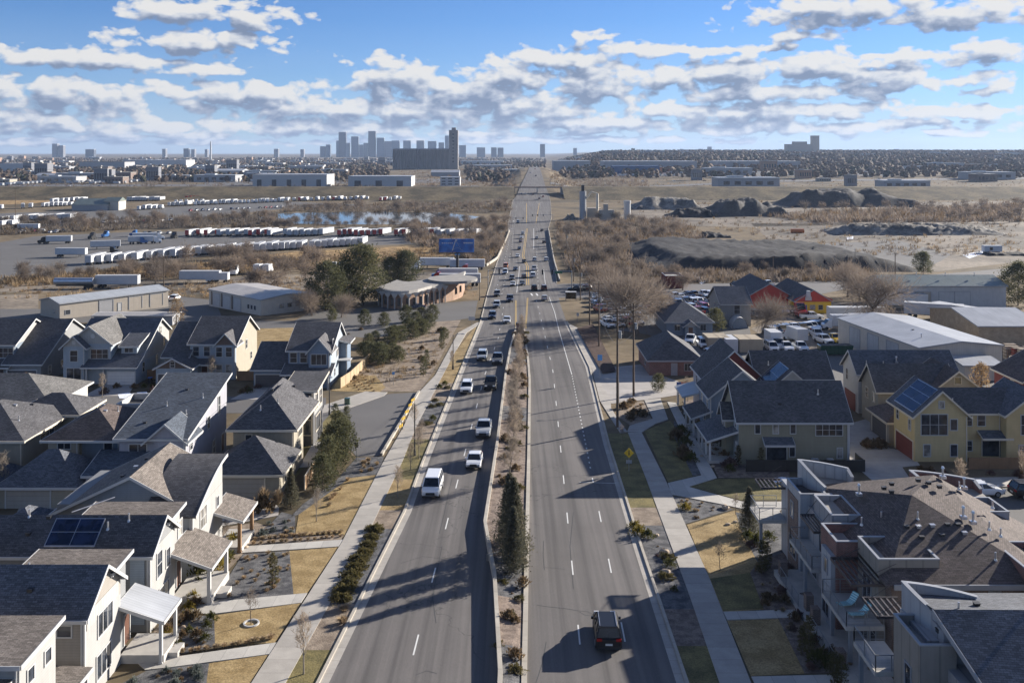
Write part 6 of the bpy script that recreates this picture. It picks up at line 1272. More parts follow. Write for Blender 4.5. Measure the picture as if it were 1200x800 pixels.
for l_, x, y, s in (('grey-blue sage bush beside the farthest garden path', 307, 628, 1.2), ('small sage bush right of the larger one', 320, 623, .8)): place(S_sage, P(x, y), l_, sc=s)
scatter(Gr, [(290, 650), (338, 647), (342, 694), (256, 702)], 30, 'small tan grass clump on the dark gravel bed', 'grass clumps on the second gravel bed', .5, .8, 3)
scatter([S_green, S_brown, S_dot], [(228, 724), (250, 723), (251, 755), (190, 764)], 18, 'small mixed shrub in the gravel bed by the nearest porch', 'shrubs by the nearest porch', .4, .8, 4)
scatter([S_dot, Gr[0], S_sage], [(300, 627), (344, 628), (340, 606), (320, 610)], 12, 'low plant in the bed beside the driveway', 'low plants beside the driveway', .5, .9, 5)
scatter([S_sage, S_dot], [(172, 788), (242, 780), (230, 815), (150, 806)], 20, 'grey low plant in the bottom gravel bed', 'grey plants in the bottom gravel bed', .6, 1., 6)
for i, (x, y, s, w_) in enumerate(((236, 679, 1.5, 'large olive shrub against the second porch'), (250, 668, 1.7, 'tallest olive shrub below the curved-roof house'), (262, 658, 1.3, 'olive shrub right of the tallest one'))): place(S_yel if i % 2 else S_green, P(x, y), w_, sc=(s, s, s*1.4))
place(S_yel, P(274, 637), 'round yellow-green shrub by the third porch', sc=1.2); place(S_yel, P(226, 705), 'yellow-green shrub beside the second path', sc=1.0); place(S_green, P(232, 688), 'dark green shrub between porch and path', sc=.9)
place(T_jun[0], P(320, 688), 'columnar brown-green juniper in the second gravel bed', sc=.95); place(T_tiny, P(238, 662), 'bare twiggy shrub by the second porch wall', sc=.9); place(T_tiny, P(204, 745), 'bare twiggy shrub by the nearest porch', sc=.9); place(T_tiny, P(178, 720), 'bare shrub against the white front wall', sc=1.1); place(T_tiny, P(264, 640), 'bare sapling beside the third porch', sc=.9)
scatter([S_brown, S_dot, S_yel], [(170, 765), (225, 722), (215, 717), (250, 690), (240, 700), (190, 745)], 16, 'small dry shrub in the soil by the porches', 'dry shrubs by the left porches', .4, .8, 8)
# pines by the court
for i, (x, y, s, l) in enumerate(((378, 575, .9, 'olive pine lowest in the row beside the court'), (385, 560, 1.05, 'olive pine second up the row beside the court'), (392, 545, 1.1, 'broad pine in the middle of the court row'), (400, 541, 1.15, 'tallest pine of the court row'), (397, 522, .95, 'dark pine at the top of the court row'))): place(T_pine[i % 3], P(x, y), l, sc=(s*.8, s*.8, s*.95))
place(T_juntall, P(393, 507), 'dark pointed juniper behind the court pines, left of a pair', sc=.95); place(T_juntall, P(406, 508), 'dark pointed juniper behind the court pines, right of a pair', sc=.9)
place(T_spr[0], P(341, 594), 'blue-grey conical spruce at the end of the patio fence', sc=.5); place(Gr_big, P(309, 592), 'tall pale pampas grass beside the driveway', sc=1.); place(S_brown, P(308, 600), 'wide brown shrub under the pampas grass', sc=1.8); place(Gr_big, P(326, 590), 'second pampas clump next to the garage wall', sc=.8)
scatter([Gr[0], Gr[1]], [(420, 538), (446, 538), (440, 553), (420, 555)], 12, 'tan grass clump in the gravel at the court end', 'grass clumps at the court end', .8, 1.1, 9)
scatter([Gr[0]], [(372, 596), (398, 565), (408, 562), (385, 598)], 7, 'tan grass clump on the gravel below the pines', 'grass clumps below the pines', .7, 1., 10)
for i, (x, y, s, l) in enumerate(((496, 441, .85, 'dark upright juniper beside the path, nearer of two'), (500, 431, .8, 'dark upright juniper beside the path, farther of two'), (518, 410, .9, 'dark juniper farther up the path'))): place(T_juntall, P(x, y), l, sc=s)
pn_ = [(437, 425, 1.), (444, 428, 1.1), (452, 425, .9), (430, 418, .8), (424, 417, .7), (460, 420, .8), (467, 424, .8), (458, 404, 1.), (463, 402, 1.), (470, 400, .9), (485, 397, 1.), (492, 393, 1.), (497, 392, .9), (478, 390, .9), (503, 385, .9), (487, 382, .9), (476, 378, 1.1), (494, 376, .9), (507, 375, 1.), (450, 383, .9), (427, 381, 1.), (390, 376, .8), (447, 416, .7), (440, 402, .7), (432, 408, .8), (520, 398, .7)]
for i, (x, y, s) in enumerate(pn_): place(T_pine[i % 3], P(x, y), 'small olive pine on the tan slope below the brick hall', 'small pines on the tan slope', sc=s*.8)
for i in range(26): x, y = random.uniform(405, 530), random.uniform(385, 452); place((S_brown, Gr[0], S_dot)[i % 3], P(x, y), 'dry clump on the tan slope beside the path', 'dry clumps on the slope', sc=random.uniform(.7, 1.3))
row(Gr[0], (420, 457), (404, 438), 9, 'tan grass clump in diagonal rows below the stepped fence', 'diagonal grass rows'); row(Gr[1], (428, 456), (412, 436), 9, 'tan grass clump in diagonal rows below the stepped fence', 'diagonal grass rows'); row(Gr[0], (438, 459), (420, 434), 9, 'tan grass clump in diagonal rows below the stepped fence', 'diagonal grass rows')
for i, (x, y, s, l) in enumerate(((425, 357, 1., 'great dark pine beside the cream metal garage, tallest of the group'), (384, 364, .78, 'dark pine left of the tallest by the cream garage'), (474, 337, .72, 'dark pine behind the curved brick hall'), (458, 338, .6, 'smaller dark pine left of the one behind the hall'), (401, 358, .7, 'dark pine between the two tall ones'))): place(T_bigpine[i % 2], P(x, y), l, sc=s)
for i, (x, y, s, l) in enumerate(((366, 370, .6, 'bare grey tree beside the cream metal garage'), (400, 372, .5, 'bare tree in front of the dark pines'), (372, 352, .6, 'bare grey tree behind the dark pines'))): place(T_big[i % 3], P(x, y), l, sc=s)
for i, (x, y, s, l) in enumerate(((112, 458, .9, 'orange-brown leafed young tree by the second garage driveway'),)): place(conifer('leafy_tree', 7, 4, 2.4, 900, 'leaf_dry', 'round', .25), P(30, 468), l)
place(conifer('leafy_tree', 8, 6, 3.6, 1200, 'leaf_dry', 'round', .3), P(207, 379), 'small golden tree behind the cream gabled house')
for x, y, s, l in ((248, 448, 1.1, 'bare white-barked tree in front of the cream-sided house'), (120, 466, .9, 'bare sapling in front of the white double garage'), (196, 470, 1., 'bare pale tree by the parked dark car'), (2, 586, 1.2, 'bare tree at the left edge beside the garages'), (100, 541, .9, 'bare sapling behind the cross gable')): place(T_young[0], P(x, y), l, sc=s)
for i in range(22): x = random.uniform(55, 345); place((S_brown, S_mauve, S_green)[i % 3], P(x, random.uniform(452, 462)), 'brown winter shrub in the front gardens of the second row', 'shrubs in the second-row front gardens', sc=random.uniform(.7, 1.2))
# right-hand gardens
for x, y, s, l, pr in ((749, 627, 1.1, 'yellowish shrub on the dark gravel of the right verge', S_yel), (744, 619, .9, 'low yellow shrub at the top of the gravel verge', S_yel), (759, 630, .9, 'olive shrub touching the right pavement edge', S_green), (782, 655, .9, 'tan tufted shrub third along the right verge', S_low), (785, 664, .8, 'dark shrub beside the tan tufted one', S_green), (780, 678, .9, 'spreading olive mat near the stone on the verge', S_low), (790, 692, .5, 'single dark shrub lowest on the right verge', S_green), (771, 641, .5, 'tiny shrub between verge boulders', S_dot), (777, 644, .5, 'small dark shrub between verge boulders', S_dot),
        (803, 597, .9, 'bright yellow-green shrub at the corner of the path junction', S_yel), (877, 632, 1., 'dark round shrub, left of three by the townhouse', S_green), (887, 638, 1.2, 'dark round shrub, middle of three by the townhouse', S_green), (901, 632, .9, 'dark round shrub, right of three by the townhouse', S_green), (960, 777, 1.1, 'dark shrub in the shade below the lounge chair balcony', S_green), (974, 783, 1.1, 'dark shrub at the corner of the townhouse patio', S_green), (880, 640, .7, 'mauve twiggy shrub behind the round ones', S_mauve)): place(pr, P(x, y), l, sc=s)
place(T_spr[1], P(878, 622), 'grey-green loose conifer on the tan lawn at right', sc=(.62, .62, .52))
for x, y, s, l in ((893, 672, .95, 'dark columnar juniper beside the townhouse patio, left one'), (899, 668, .8, 'dark columnar juniper beside the townhouse patio, right one'), (948, 771, 1., 'dark columnar juniper in front of the lower patio, tallest'), (940, 768, .7, 'thin columnar juniper beside the tallest one'), (978, 806, .8, 'juniper tip at the bottom edge, left'), (986, 810, .8, 'juniper tip at the bottom edge, right')): place(T_jun[0], P(x, y), l, sc=s)
scatter([S_dot, S_mauve, S_brown, Gr[0]], [(890, 660), (925, 648), (955, 742), (1020, 785), (945, 786), (914, 724), (896, 712), (881, 672)], 46, 'mauve winter perennial on the red-brown gravel', 'perennials by the townhouse', .4, .75, 12)
scatter([Gr[0], S_dot], [(790, 583), (842, 592), (850, 596), (806, 612)], 14, 'small tan clump on the dark gravel by the path junction', 'clumps at the path junction', .5, .8, 13)
scatter([S_mauve, S_green, S_brown], [(802, 475), (826, 520), (842, 556), (865, 556), (850, 530), (822, 480)], 22, 'dense twiggy shrub along the porch fronts', 'shrubs along the right porches', .7, 1.3, 14)
scatter([S_green, S_brown], [(785, 495), (800, 505), (815, 545), (800, 540)], 8, 'dark shrub on the gravel beside the upper right path', 'shrubs beside the upper right path', .8, 1.5, 15)
scatter([Gr[0], S_brown, S_dot], [(722, 474), (753, 470), (762, 488), (742, 497)], 26, 'dry tan clump on the mound by the power poles', 'dry clumps by the power poles', .7, 1.1, 16)
scatter([S_brown, S_mauve], [(1074, 553), (1200, 557), (1200, 562), (1080, 560)], 12, 'brown shrub along the wooden fence of the yellow house', 'shrubs along the yellow house fence', .6, .9, 17)
scatter([S_brown], [(1018, 520), (1042, 524), (1036, 530), (1014, 526)], 8, 'tan shrub in the island beside the alley', 'shrubs in the alley island', .8, 1.1, 18)
place(T_pine[0], P(772, 458), 'small round pine beside the concrete driveway', sc=.6); place(S_mauve, P(770, 652), 'pink-brown flowering stem clump', sc=.3); place(T_jun[1], P(865, 545), 'columnar brown shrub at the olive house corner', sc=.8); place(T_jun[1], P(892, 548), 'tall narrow shrub against the olive wall', sc=.8)
place(T_young[1], P(806, 470), 'bare shrubby tree by the flagpole', sc=.9)
# boulders
def boulder(px, py, s, label, mat='stone_light', group=None):
    rnd = random.Random(px*7+py); b = MB(); b.ball((0, 0, s*.25), s, s*.75, s*.55, 8, 5, jit=.18, rnd=rnd); o = one('boulder', b, mat, label, 'boulder', P(px, py), group, local=True); o.rotation_euler = (0, 0, rnd.uniform(0, 6)); return o
m_plain('stone_light', (.42, .33, .24), .9, .2, 3)
for x, y, s, l in ((779, 648, .5, 'tan boulder on the right verge, upper one'), (780, 672, .5, 'tan boulder on the right verge, lower one'), (770, 628, .3, 'small pale stone by the yellow shrub'), (850, 596, .55, 'tan upright boulder by the path junction')): boulder(x, y, s, l)
for i, (x, y) in enumerate(((905, 605), (925, 680), (930, 690), (898, 640), (862, 612), (853, 615), (926, 668), (932, 697), (240, 690), (232, 700), (246, 686), (215, 735), (195, 752), (288, 642), (254, 655), (348, 628), (810, 500), (822, 535), (835, 547), (798, 482))): boulder(x, y, random.uniform(.15, .32), 'pale round stone in a garden bed', 'stone_light', 'stones in the garden beds')
# big cottonwoods at right
for i, (x, y, s, l) in enumerate(((748, 392, 1.25, 'large spreading bare cottonwood left of the grey cottage'), (722, 372, .9, 'bare cottonwood behind the power poles'), (770, 380, .85, 'bare cottonwood touching the small cottage'), (893, 392, .78, 'bare cottonwood left of the red and yellow building'), (1020, 385, 1.2, 'tall bare cottonwood behind the parked trucks'), (993, 348, .9, 'bare golden-tipped cottonwood by the side street'), (1008, 352, .8, 'bare cottonwood left of the long warehouse'), (800, 340, .5, 'small bare tree beside the dark brown shed'))): place(T_big[i % 3], P(x, y), l, sc=s)
place(T_pine[0], P(839, 388), 'dark conifer between the cottage and two-storey building', sc=1.1); place(T_bigpine[0], P(1082, 321), 'dark pine behind the long warehouse roof', sc=.5); place(T_bigpine[1], P(1193, 358), 'dark pine at the right edge by the warehouse', sc=.72)
place(conifer('leafy_tree', 9, 4, 3, 900, 'leaf_dry', 'round', .3), P(1150, 458), 'golden bush behind the cream gable', sc=1.1)
# ------------------------------------------------------------------ woods: individual bare trees, biggest ones first
def wood(poly, n, label, group, protos, s0, s1, seed):
    rnd = random.Random(seed); k = 0; t = 0
    while k < n and t < 6000:
        t += 1; xs = [p[0] for p in poly]; ys_ = [p[1] for p in poly]; x, y = rnd.uniform(min(xs), max(xs)), rnd.uniform(min(ys_), max(ys_)); c = False; m_ = len(poly)
        for i in range(m_):
            a, b = poly[i], poly[(i+1) % m_]
            if (a[1] > y) != (b[1] > y) and x < (b[0]-a[0])*(y-a[1])/(b[1]-a[1])+a[0]: c = not c
        if not c: continue
        p = P(x, y); place(protos[rnd.randrange(len(protos))], p, label, group, sc=rnd.uniform(s0, s1)); k += 1
wood([(0, 322), (0, 334), (150, 328), (280, 322), (290, 312), (170, 314), (60, 322)], 22, 'bare bushy tree along the ditch below the truck lot', 'bare trees along the ditch', T_mid, .55, .85, 21)
wood([(225, 300), (330, 296), (370, 305), (370, 335), (330, 340), (170, 335), (180, 318)], 34, 'bare cottonwood behind the metal workshops', 'bare trees behind the workshops', T_mid, .7, 1.1, 22)
wood([(470, 262), (560, 256), (592, 262), (585, 300), (560, 312), (545, 300), (510, 290), (480, 284)], 40, 'bare cottonwood in the wood left of the far bridge', 'bare trees left of the far bridge', T_mid, .7, 1.1, 23)
wood([(0, 262), (120, 256), (300, 252), (330, 262), (330, 268), (160, 268), (20, 274)], 40, 'bare tree in the belt above the truck lot', 'bare trees above the truck lot', T_mid, .7, 1.05, 24)
wood([(300, 258), (470, 261), (560, 260), (560, 267), (320, 268)], 40, 'bare tree on the near bank of the pond', 'bare trees on the pond bank', T_mid, .6, .9, 25)
wood([(330, 243), (560, 243), (597, 236), (600, 255), (560, 252), (340, 248)], 30, 'bare tree on the far bank of the pond', 'bare trees on the far pond bank', T_far, .8, 1.1, 26)
wood([(656, 262), (700, 255), (790, 262), (800, 275), (740, 290), (700, 322), (672, 312), (655, 290)], 50, 'bare tree in the thicket right of the far bridge', 'bare trees right of the far bridge', T_mid, .6, 1.0, 27)
wood([(700, 290), (740, 300), (770, 335), (740, 350), (710, 345), (690, 320)], 16, 'bare tree between the creek and the side street', 'bare trees by the creek', T_mid, .8, 1.2, 28)
wood([(770, 318), (1010, 318), (1010, 327), (770, 330)], 20, 'bare shrubby tree along the foot of the dark heap', 'bare trees below the dark heap', T_mid, .35, .7, 29)
wood([(930, 246), (1200, 240), (1200, 262), (1120, 258), (980, 256)], 34, 'bare tree in the belt behind the stone heap', 'bare trees behind the stone heap', T_far, .8, 1.2, 30)
# ------------------------------------------------------------------ vehicles (prototypes face +y, built at the origin)
def car_parts(kind, col):
    """returns {part: (builder, material)} plus wheels and lamps"""
    L_, W_, H_, hood, belt, g0, g1, r0, r1 = {   # length, width, height, bonnet height, belt height, glass base rear/front, roof rear/front (y from the middle)
        'sedan': (4.7, 1.82, 1.45, .92, .98, -1.75, 1.15, -1.0, .35), 'suv': (4.75, 1.9, 1.72, 1.08, 1.12, -2.25, 1.2, -1.95, .55),
        'pickup': (5.7, 1.98, 1.88, 1.15, 1.22, -.75, 1.25, -.6, .65), 'van': (5.1, 1.96, 1.95, 1.12, 1.2, -2.45, 1.75, -2.3, 1.05)}[kind]
    w = W_/2; h = L_/2; b = MB(); g = MB(); st = []
    yz = [(-h, .55, .86), (-h+.12, .35, belt*.98), (g0-.02, .30, belt), (-.2, .30, belt), (g1, .30, belt*.99), (g1+.25, .30, hood+.04), (h-.45, .32, hood-.06), (h-.12, .38, hood-.2), (h, .5, .68)]
    if kind == 'pickup': yz[0] = (-h, .55, belt); yz[1] = (-h+.05, .45, belt)
    if kind in ('suv', 'van'): yz[0] = (-h, .5, belt*.9)
    for i, (y, zl, zh) in enumerate(yz):
        k = {0: .90, 1: .97, len(yz)-2: .93, len(yz)-1: .78}.get(i, 1.); a = w*k
        st.append([(-a*.93, y, zl), (-a, y, zl+.18), (-a, y, zh-.2), (-a*.93, y, zh), (a*.93, y, zh), (a, y, zh-.2), (a, y, zl+.18), (a*.93, y, zl)])
    vs = [p for s in st for p in s]; n = 8; fs = [tuple(range(n))[::-1], tuple(range(n*(len(st)-1), n*len(st)))]
    fs = [tuple(range(n)), tuple(reversed(range(n*(len(st)-1), n*len(st))))]
    for j in range(len(st)-1):
        for i in range(n): a, c = j*n+i, j*n+(i+1) % n; fs.append((a, a+n, c+n, c))
    b.mesh(vs, fs)
    tw = w*.76; bw = w*.92; zt = H_-.04
    base = [(-bw, g0, belt-.02), (bw, g0, belt-.02), (bw, g1, belt-.02), (-bw, g1, belt-.02)]; top = [(-tw, r0, zt), (tw, r0, zt), (tw, r1, zt), (-tw, r1, zt)]
    g.mesh(base+top, [(0, 1, 5, 4), (1, 2, 6, 5), (2, 3, 7, 6), (3, 0, 4, 7)])
    r = [(-tw-.03, r0-.05, zt), (tw+.03, r0-.05, zt), (tw+.03, r1+.05, zt), (-tw-.03, r1+.05, zt)]; rt = [(x*.9, y*.92, H_+.03) for x, y, z in r]; b.mesh(r+rt, [(0, 3, 2, 1), (4, 5, 6, 7), (0, 1, 5, 4), (1, 2, 6, 5), (2, 3, 7, 6), (3, 0, 4, 7)])
    for i in range(4): b.beam(base[i], top[i], .09)
    for y, t in ((-.15, -.25),) + (((g0*.55, r0*.6),) if kind in ('suv', 'van') else ()):
        for s in (-1, 1): b.beam((s*bw, y, belt), (s*tw, t, zt), .09)
    if kind == 'pickup':   # open bed: a dark floor let into the rear body
        bed = MB(); bed.box(-w*.82, w*.82, -h+.15, g0-.12, belt-.42, belt+.012)
    gr = MB(); gr.box(-w*.5, w*.5, h-.06, h+.02, .52, .78); gr.box(-w*.92, w*.92, -h-.015, -h+.05, .42, .56); gr.box(-w*.85, w*.85, h-.12, h-.02, .33, .45)
    out_ = {'body': (b, col), 'windows': (g, 'car_glass'), 'bumpers': (gr, 'rubber')}
    if kind == 'pickup': out_['cargo_bed'] = (bed, 'black_metal')
    R_ = .34 if kind == 'sedan' else .38
    return out_, [(s*(w-.12), y, R_) for s in (-1, 1) for y in (-h*.60, h*.62)], [(s*w*.66, h-.02, .72 if kind == 'sedan' else .85) for s in (-1, 1)], [(s*w*.74, -h+.02, .85 if kind == 'sedan' else 1.0) for s in (-1, 1)], (L_, W_, H_)
def wheel_mb(x, y, r, t, rim=False):
    m_ = MB(); s = 1 if x > 0 else -1
    if rim: m_.tube((x+s*(t+.0), y, r), (x+s*(t+.02), y, r), r*.62, n=10)
    else: m_.tube((x-s*.1, y, r), (x+s*t, y, r), r, n=14)
    return m_
PROTO = {}
def car(kind, colour, detail=True):
    key = (kind, colour, detail)
    if key in PROTO: return PROTO[key]
    ps, wh, hl, tl_, dim = car_parts(kind, 'car_'+colour)
    if detail:
        T = thing('parked_car' if False else {'sedan': 'car', 'suv': 'sport_utility_car', 'pickup': 'pickup_truck', 'van': 'van'}[kind], 'x', {'sedan': 'car', 'suv': 'car', 'pickup': 'pickup truck', 'van': 'van'}[kind], (0, 0, 0))
        for n_, (b, m_) in ps.items(): part(n_, b, m_, T)
        for x, y, r in wh:
            o = part('wheel', wheel_mb(x, y, r, .13), 'rubber', T); part('rim', wheel_mb(x, y, r, .135, True), 'rim', o)
        for (x, y, z), nm, mt in [(p, 'headlight', 'head_lamp') for p in hl]+[(p, 'taillight', 'tail_lamp') for p in tl_]:
            m_ = MB(); m_.box(x-.19, x+.19, y-.05, y+.05, z-.08, z+.09); part(nm, m_, mt, T)
        m_ = MB(); m_.box(-.26, .26, -dim[0]/2-.03, -dim[0]/2+.02, .62, .76); part('number_plate', m_, 'plate', T)
        for s in (-1, 1): m_ = MB(); m_.box(s*dim[1]/2, s*(dim[1]/2+.18), .85, 1.0, 1.02, 1.18); part('wing_mirror', m_, 'car_'+colour, T)
        if kind == 'suv':
            for s in (-1, 1): m_ = MB(); m_.beam((s*.62, -1.8, dim[2]+.06), (s*.62, .4, dim[2]+.06), .04); part('roof_rail', m_, 'vent_metal', T)
    else:
        mb = MB(); mats = ['car_'+colour, 'car_glass', 'rubber', 'head_lamp', 'tail_lamp']
        for n_, (b, m_) in ps.items(): mb.mesh(b.v, b.f, {'body': 0, 'windows': 1}.get(n_, 2))
        for x, y, r in wh: b = MB(); b.tube((x-.1 if x > 0 else x+.1, y, r), (x+.13 if x > 0 else x-.13, y, r), r, n=8); mb.mesh(b.v, b.f, 2)
        for (x, y, z) in hl: mb.box(x-.19, x+.19, y-.05, y+.05, z-.08, z+.09, 3)
        for (x, y, z) in tl_: mb.box(x-.19, x+.19, y-.05, y+.05, z-.08, z+.09, 4)
        T = mb.build({'sedan': 'car', 'suv': 'sport_utility_car', 'pickup': 'pickup_truck', 'van': 'van'}[kind], mats, None, off=(0, 0, 0)); tag(T, 'x', {'sedan': 'car', 'suv': 'car', 'pickup': 'pickup truck', 'van': 'van'}[kind])
    PROTO[key] = T; return T
def put(pr, px, py, label, rz=0., group=None, sc=1., dz=.04):
    p = P(px, py); p.z += dz*(1 if p.y < 860 else 12); o = place(pr, p, label, group, rz=rz, sc=sc)
    o.rotation_euler = (math.atan2(G(p.x, p.y+1)-G(p.x, p.y-1), 2)*math.cos(rz), 0, rz); return o
PI = math.pi
road_cars = [  # x, y, kind, colour, away, label
    (507, 577, 'van', 'white', 0, 'white van nearest the camera in the left carriageway'), (556, 545, 'sedan', 'white', 0, 'white saloon just behind the white van'), (567, 508, 'pickup', 'silver', 0, 'silver pickup beside the median, behind the white saloon'),
    (547, 459, 'suv', 'white', 0, 'white car in the outer left lane beside the dark pickup'), (575, 454, 'pickup', 'black', 0, 'dark pickup in the inner lane beside the white car'), (565, 421, 'suv', 'silver', 0, 'silver car in the outer lane, beside the loaded dark truck'),
    (583, 425, 'pickup', 'grey', 0, 'dark grey pickup beside the median with a loaded bed'), (577, 373, 'suv', 'navy', 0, 'dark blue car in the outer lane level with the brown box'), (594, 378, 'sedan', 'white', 0, 'white saloon passing the brown box on the median nose'),
    (582, 360, 'suv', 'silver', 0, 'silver-grey car two ahead of the brown box in the outer lane'), (597.5, 353, 'pickup', 'navy', 0, 'dark blue pickup in the inner lane below the crossing'), (582.5, 347, 'suv', 'grey', 0, 'grey car entering the crossing on the left'),
    (601, 335, 'sedan', 'white', 0, 'white car at the stop line in the crossing queue'), (600, 328, 'suv', 'grey', 0, 'grey car right behind the white one at the stop line'), (592, 321, 'van', 'white', 0, 'white van in the outer lane of the queue'), (592.5, 314, 'van', 'orange', 0, 'orange-topped truck behind the white van in the queue'),
    (604, 317, 'sedan', 'navy', 0, 'dark car right of the orange-topped truck'), (612, 334, 'sedan', 'grey', 0, 'dark car in the left-turn lane near the crossing'), (614, 325.5, 'sedan', 'grey', 1, 'dark car beside the yellow line, beyond the turn lane car'),
    (624.5, 325, 'van', 'white', 1, 'white van leaving the crossing to the right of the yellow line'), (626, 317, 'pickup', 'white', 1, 'white pickup ahead of the white van going away'), (614, 308, 'sedan', 'black', 0, 'black car beside the yellow line before the bend'),
    (606.5, 301.5, 'sedan', 'white', 0, 'white car alone in the left carriageway near the bridge'), (626.5, 306, 'suv', 'white', 1, 'white car going away, left of a pair by the bridge'), (640, 306, 'suv', 'white', 1, 'white car going away, right of a pair by the bridge'),
    (608.6, 292.5, 'sedan', 'navy', 0, 'dark blue car on the bridge'), (610, 284, 'sedan', 'maroon', 0, 'dark red car on the bridge behind the blue one'), (611, 279.5, 'sedan', 'white', 0, 'white car on the bridge behind the dark red one'), (612.5, 275, 'suv', 'silver', 0, 'silver car following the white one on the bridge'),
    (629, 280, 'sedan', 'silver', 1, 'silver car going away beside the short white line'), (637.5, 285, 'sedan', 'black', 1, 'black car going away near the right bridge wall'), (635, 271, 'sedan', 'black', 1, 'black car farther on near the right bridge wall'),
    (626, 340, 'suv', 'black', 1, 'black car waiting in the crossing, left of the maroon one'), (637.5, 340, 'suv', 'maroon', 1, 'maroon car in the crossing beside the black one'), (638, 352, 'sedan', 'silver', 1, 'pale saloon about to enter the crossing'),
    (607, 261.5, 'van', 'silver', 0, 'silver van alone at the far signals'), (611, 228.5, 'sedan', 'navy', 0, 'dark car under the railway bridge, leftmost'), (615.6, 228.5, 'sedan', 'silver', 0, 'pale car under the railway bridge'), (625, 229, 'sedan', 'black', 1, 'black car just before the railway bridge'),
    (632, 234, 'sedan', 'maroon', 1, 'dark red car on the far right carriageway'), (636.5, 231.5, 'sedan', 'red', 1, 'red car ahead of the dark red one'), (628, 207, 'suv', 'black', 1, 'black vehicle climbing beyond the railway bridge'), (622, 203, 'sedan', 'white', 0, 'tiny pale car high on the far rise'), (627, 199, 'sedan', 'red', 1, 'tiny red car near the top of the far rise')]
for i, (x, y, k, c, aw, l) in enumerate(road_cars): put(car(k, c, i < 12), x, y, l, rz=-.024 if aw else PI-.024)
put(car('suv', 'black'), 711, 748, 'black sport utility car, the nearest vehicle, driving away in shade', rz=-.03)
put(car('pickup', 'black', False), 675.5, 341.5, 'black pickup waiting in the side street', rz=PI/2); put(car('suv', 'maroon', False), 685, 340.5, 'maroon car waiting behind the black pickup in the side street', rz=PI/2)
put(car('suv', 'black'), 201, 463, 'black car parked in front of the cream-sided house', rz=.15); put(car('sedan', 'white'), 1149, 580, 'white saloon parked broadside in the car park at right', rz=-PI/2+.02); put(car('suv', 'black'), 1211, 583, 'dark car cut by the right edge in the car park', rz=-PI/2)
# parked cars in lots
cols = ['white', 'silver', 'white', 'grey', 'black', 'white', 'navy', 'silver', 'red', 'white']
def lot(poly_rows, label, group, kinds=('sedan', 'suv', 'pickup'), rz=0., seed=1, sc=1., skip=.1):
    rnd = random.Random(seed)
    for (x0, y0, x1, y1, n) in poly_rows:
        A, B = P(x0, y0), P(x1, y1)
        for i in range(n):
            if rnd.random() < skip: continue
            p = A.lerp(B, i/max(1, n-1)); p.z = G(p.x, p.y)+.03; place(car(rnd.choice(kinds), rnd.choice(cols), False), p, label, group, rz=rz+rnd.uniform(-.06, .06)+(PI if rnd.random() < .5 else 0), sc=sc)
lot([(698, 349, 722, 348, 5), (697, 354, 722, 353, 6), (699, 359, 724, 358, 6), (703, 365, 722, 363, 5), (712, 377, 748, 375, 8), (712, 383, 745, 380, 7), (730, 368, 766, 366, 7)], 'car packed in the lot behind the power poles', 'cars in the lot behind the poles', rz=.3, seed=2)
lot([(791, 350, 830, 347, 8), (792, 357, 828, 354, 7), (795, 363, 829, 361, 6), (796, 369, 824, 367, 5), (862, 336, 900, 335, 3)], 'car packed in the lot behind the grey cottage', 'cars in the lot behind the cottage', rz=.3, seed=3)
lot([(940, 388, 962, 384, 5), (1000, 399, 1018, 396, 4), (1096, 388, 1112, 384, 3), (876, 352, 900, 349, 4), (902, 392, 930, 388, 5), (1120, 385, 1150, 388, 4), (885, 372, 925, 366, 6)], 'vehicle crowded into the gravel yard', 'vehicles in the gravel yard', ('pickup', 'van', 'suv'), rz=.2, seed=22, skip=.05)
for x, y, k, c, rz, l in ((824, 407, 'van', 'white', PI, 'white van parked beside the tan containers'), (809, 402, 'pickup', 'white', PI-.3, 'white pickup left of the white van by the containers'), (839, 413, 'sedan', 'white', 1.9, 'white car angled in front of the containers'),
        (904, 411, 'van', 'white', PI, 'white van first in the yard row'), (921, 411, 'pickup', 'white', PI, 'white rack pickup second in the yard row'), (938, 411, 'pickup', 'white', PI, 'white rack pickup third in the yard row'), (957, 395, 'pickup', 'white', PI, 'white pickup behind the green dumpster'), (965, 402, 'pickup', 'white', PI+.2, 'white pickup nearest the green dumpster'),
        (977, 401, 'pickup', 'yellow', PI+.2, 'yellow-hooded pickup beside the green dumpster'), (988, 399, 'pickup', 'white', PI+.2, 'white pickup right of the yellow-hooded one'), (951, 374, 'pickup', 'white', -PI/2, 'white pickup broadside by the yellow building'), (1004, 391, 'pickup', 'white', 1.3, 'white pickup under the tall cottonwood'), (1007, 396, 'pickup', 'white', 1.3, 'second white pickup under the tall cottonwood'),
        (1123, 377, 'pickup', 'white', 1.9, 'white pickup in front of the brown wall'), (1137, 377, 'sedan', 'grey', 1.9, 'grey car beside the pickup by the brown wall'), (1115, 391, 'pickup', 'navy', PI, 'dark pickup behind the pale metal shed'), (1143, 397, 'pickup', 'black', 1.7, 'black pickup by the tan block warehouse'),
        (927, 337, 'suv', 'white', PI/2, 'white car by the side street near the yellow building'), (880, 336, 'van', 'white', 0, 'white van at the side street kerb'), (892, 337, 'suv', 'white', 0, 'white car beside the van at the side street'), (193, 352, 'sedan', 'white', 0, 'white car beside the long workshop, left of two'), (205, 352, 'suv', 'white', 0, 'white car beside the long workshop, right of two'), (228, 321, 'sedan', 'white', 0, 'white car behind the cream garage'), (488, 362, 'sedan', 'navy', 1.8, 'dark car at the brick hall')):
    put(car(k, c, False), x, y, l, rz=rz)
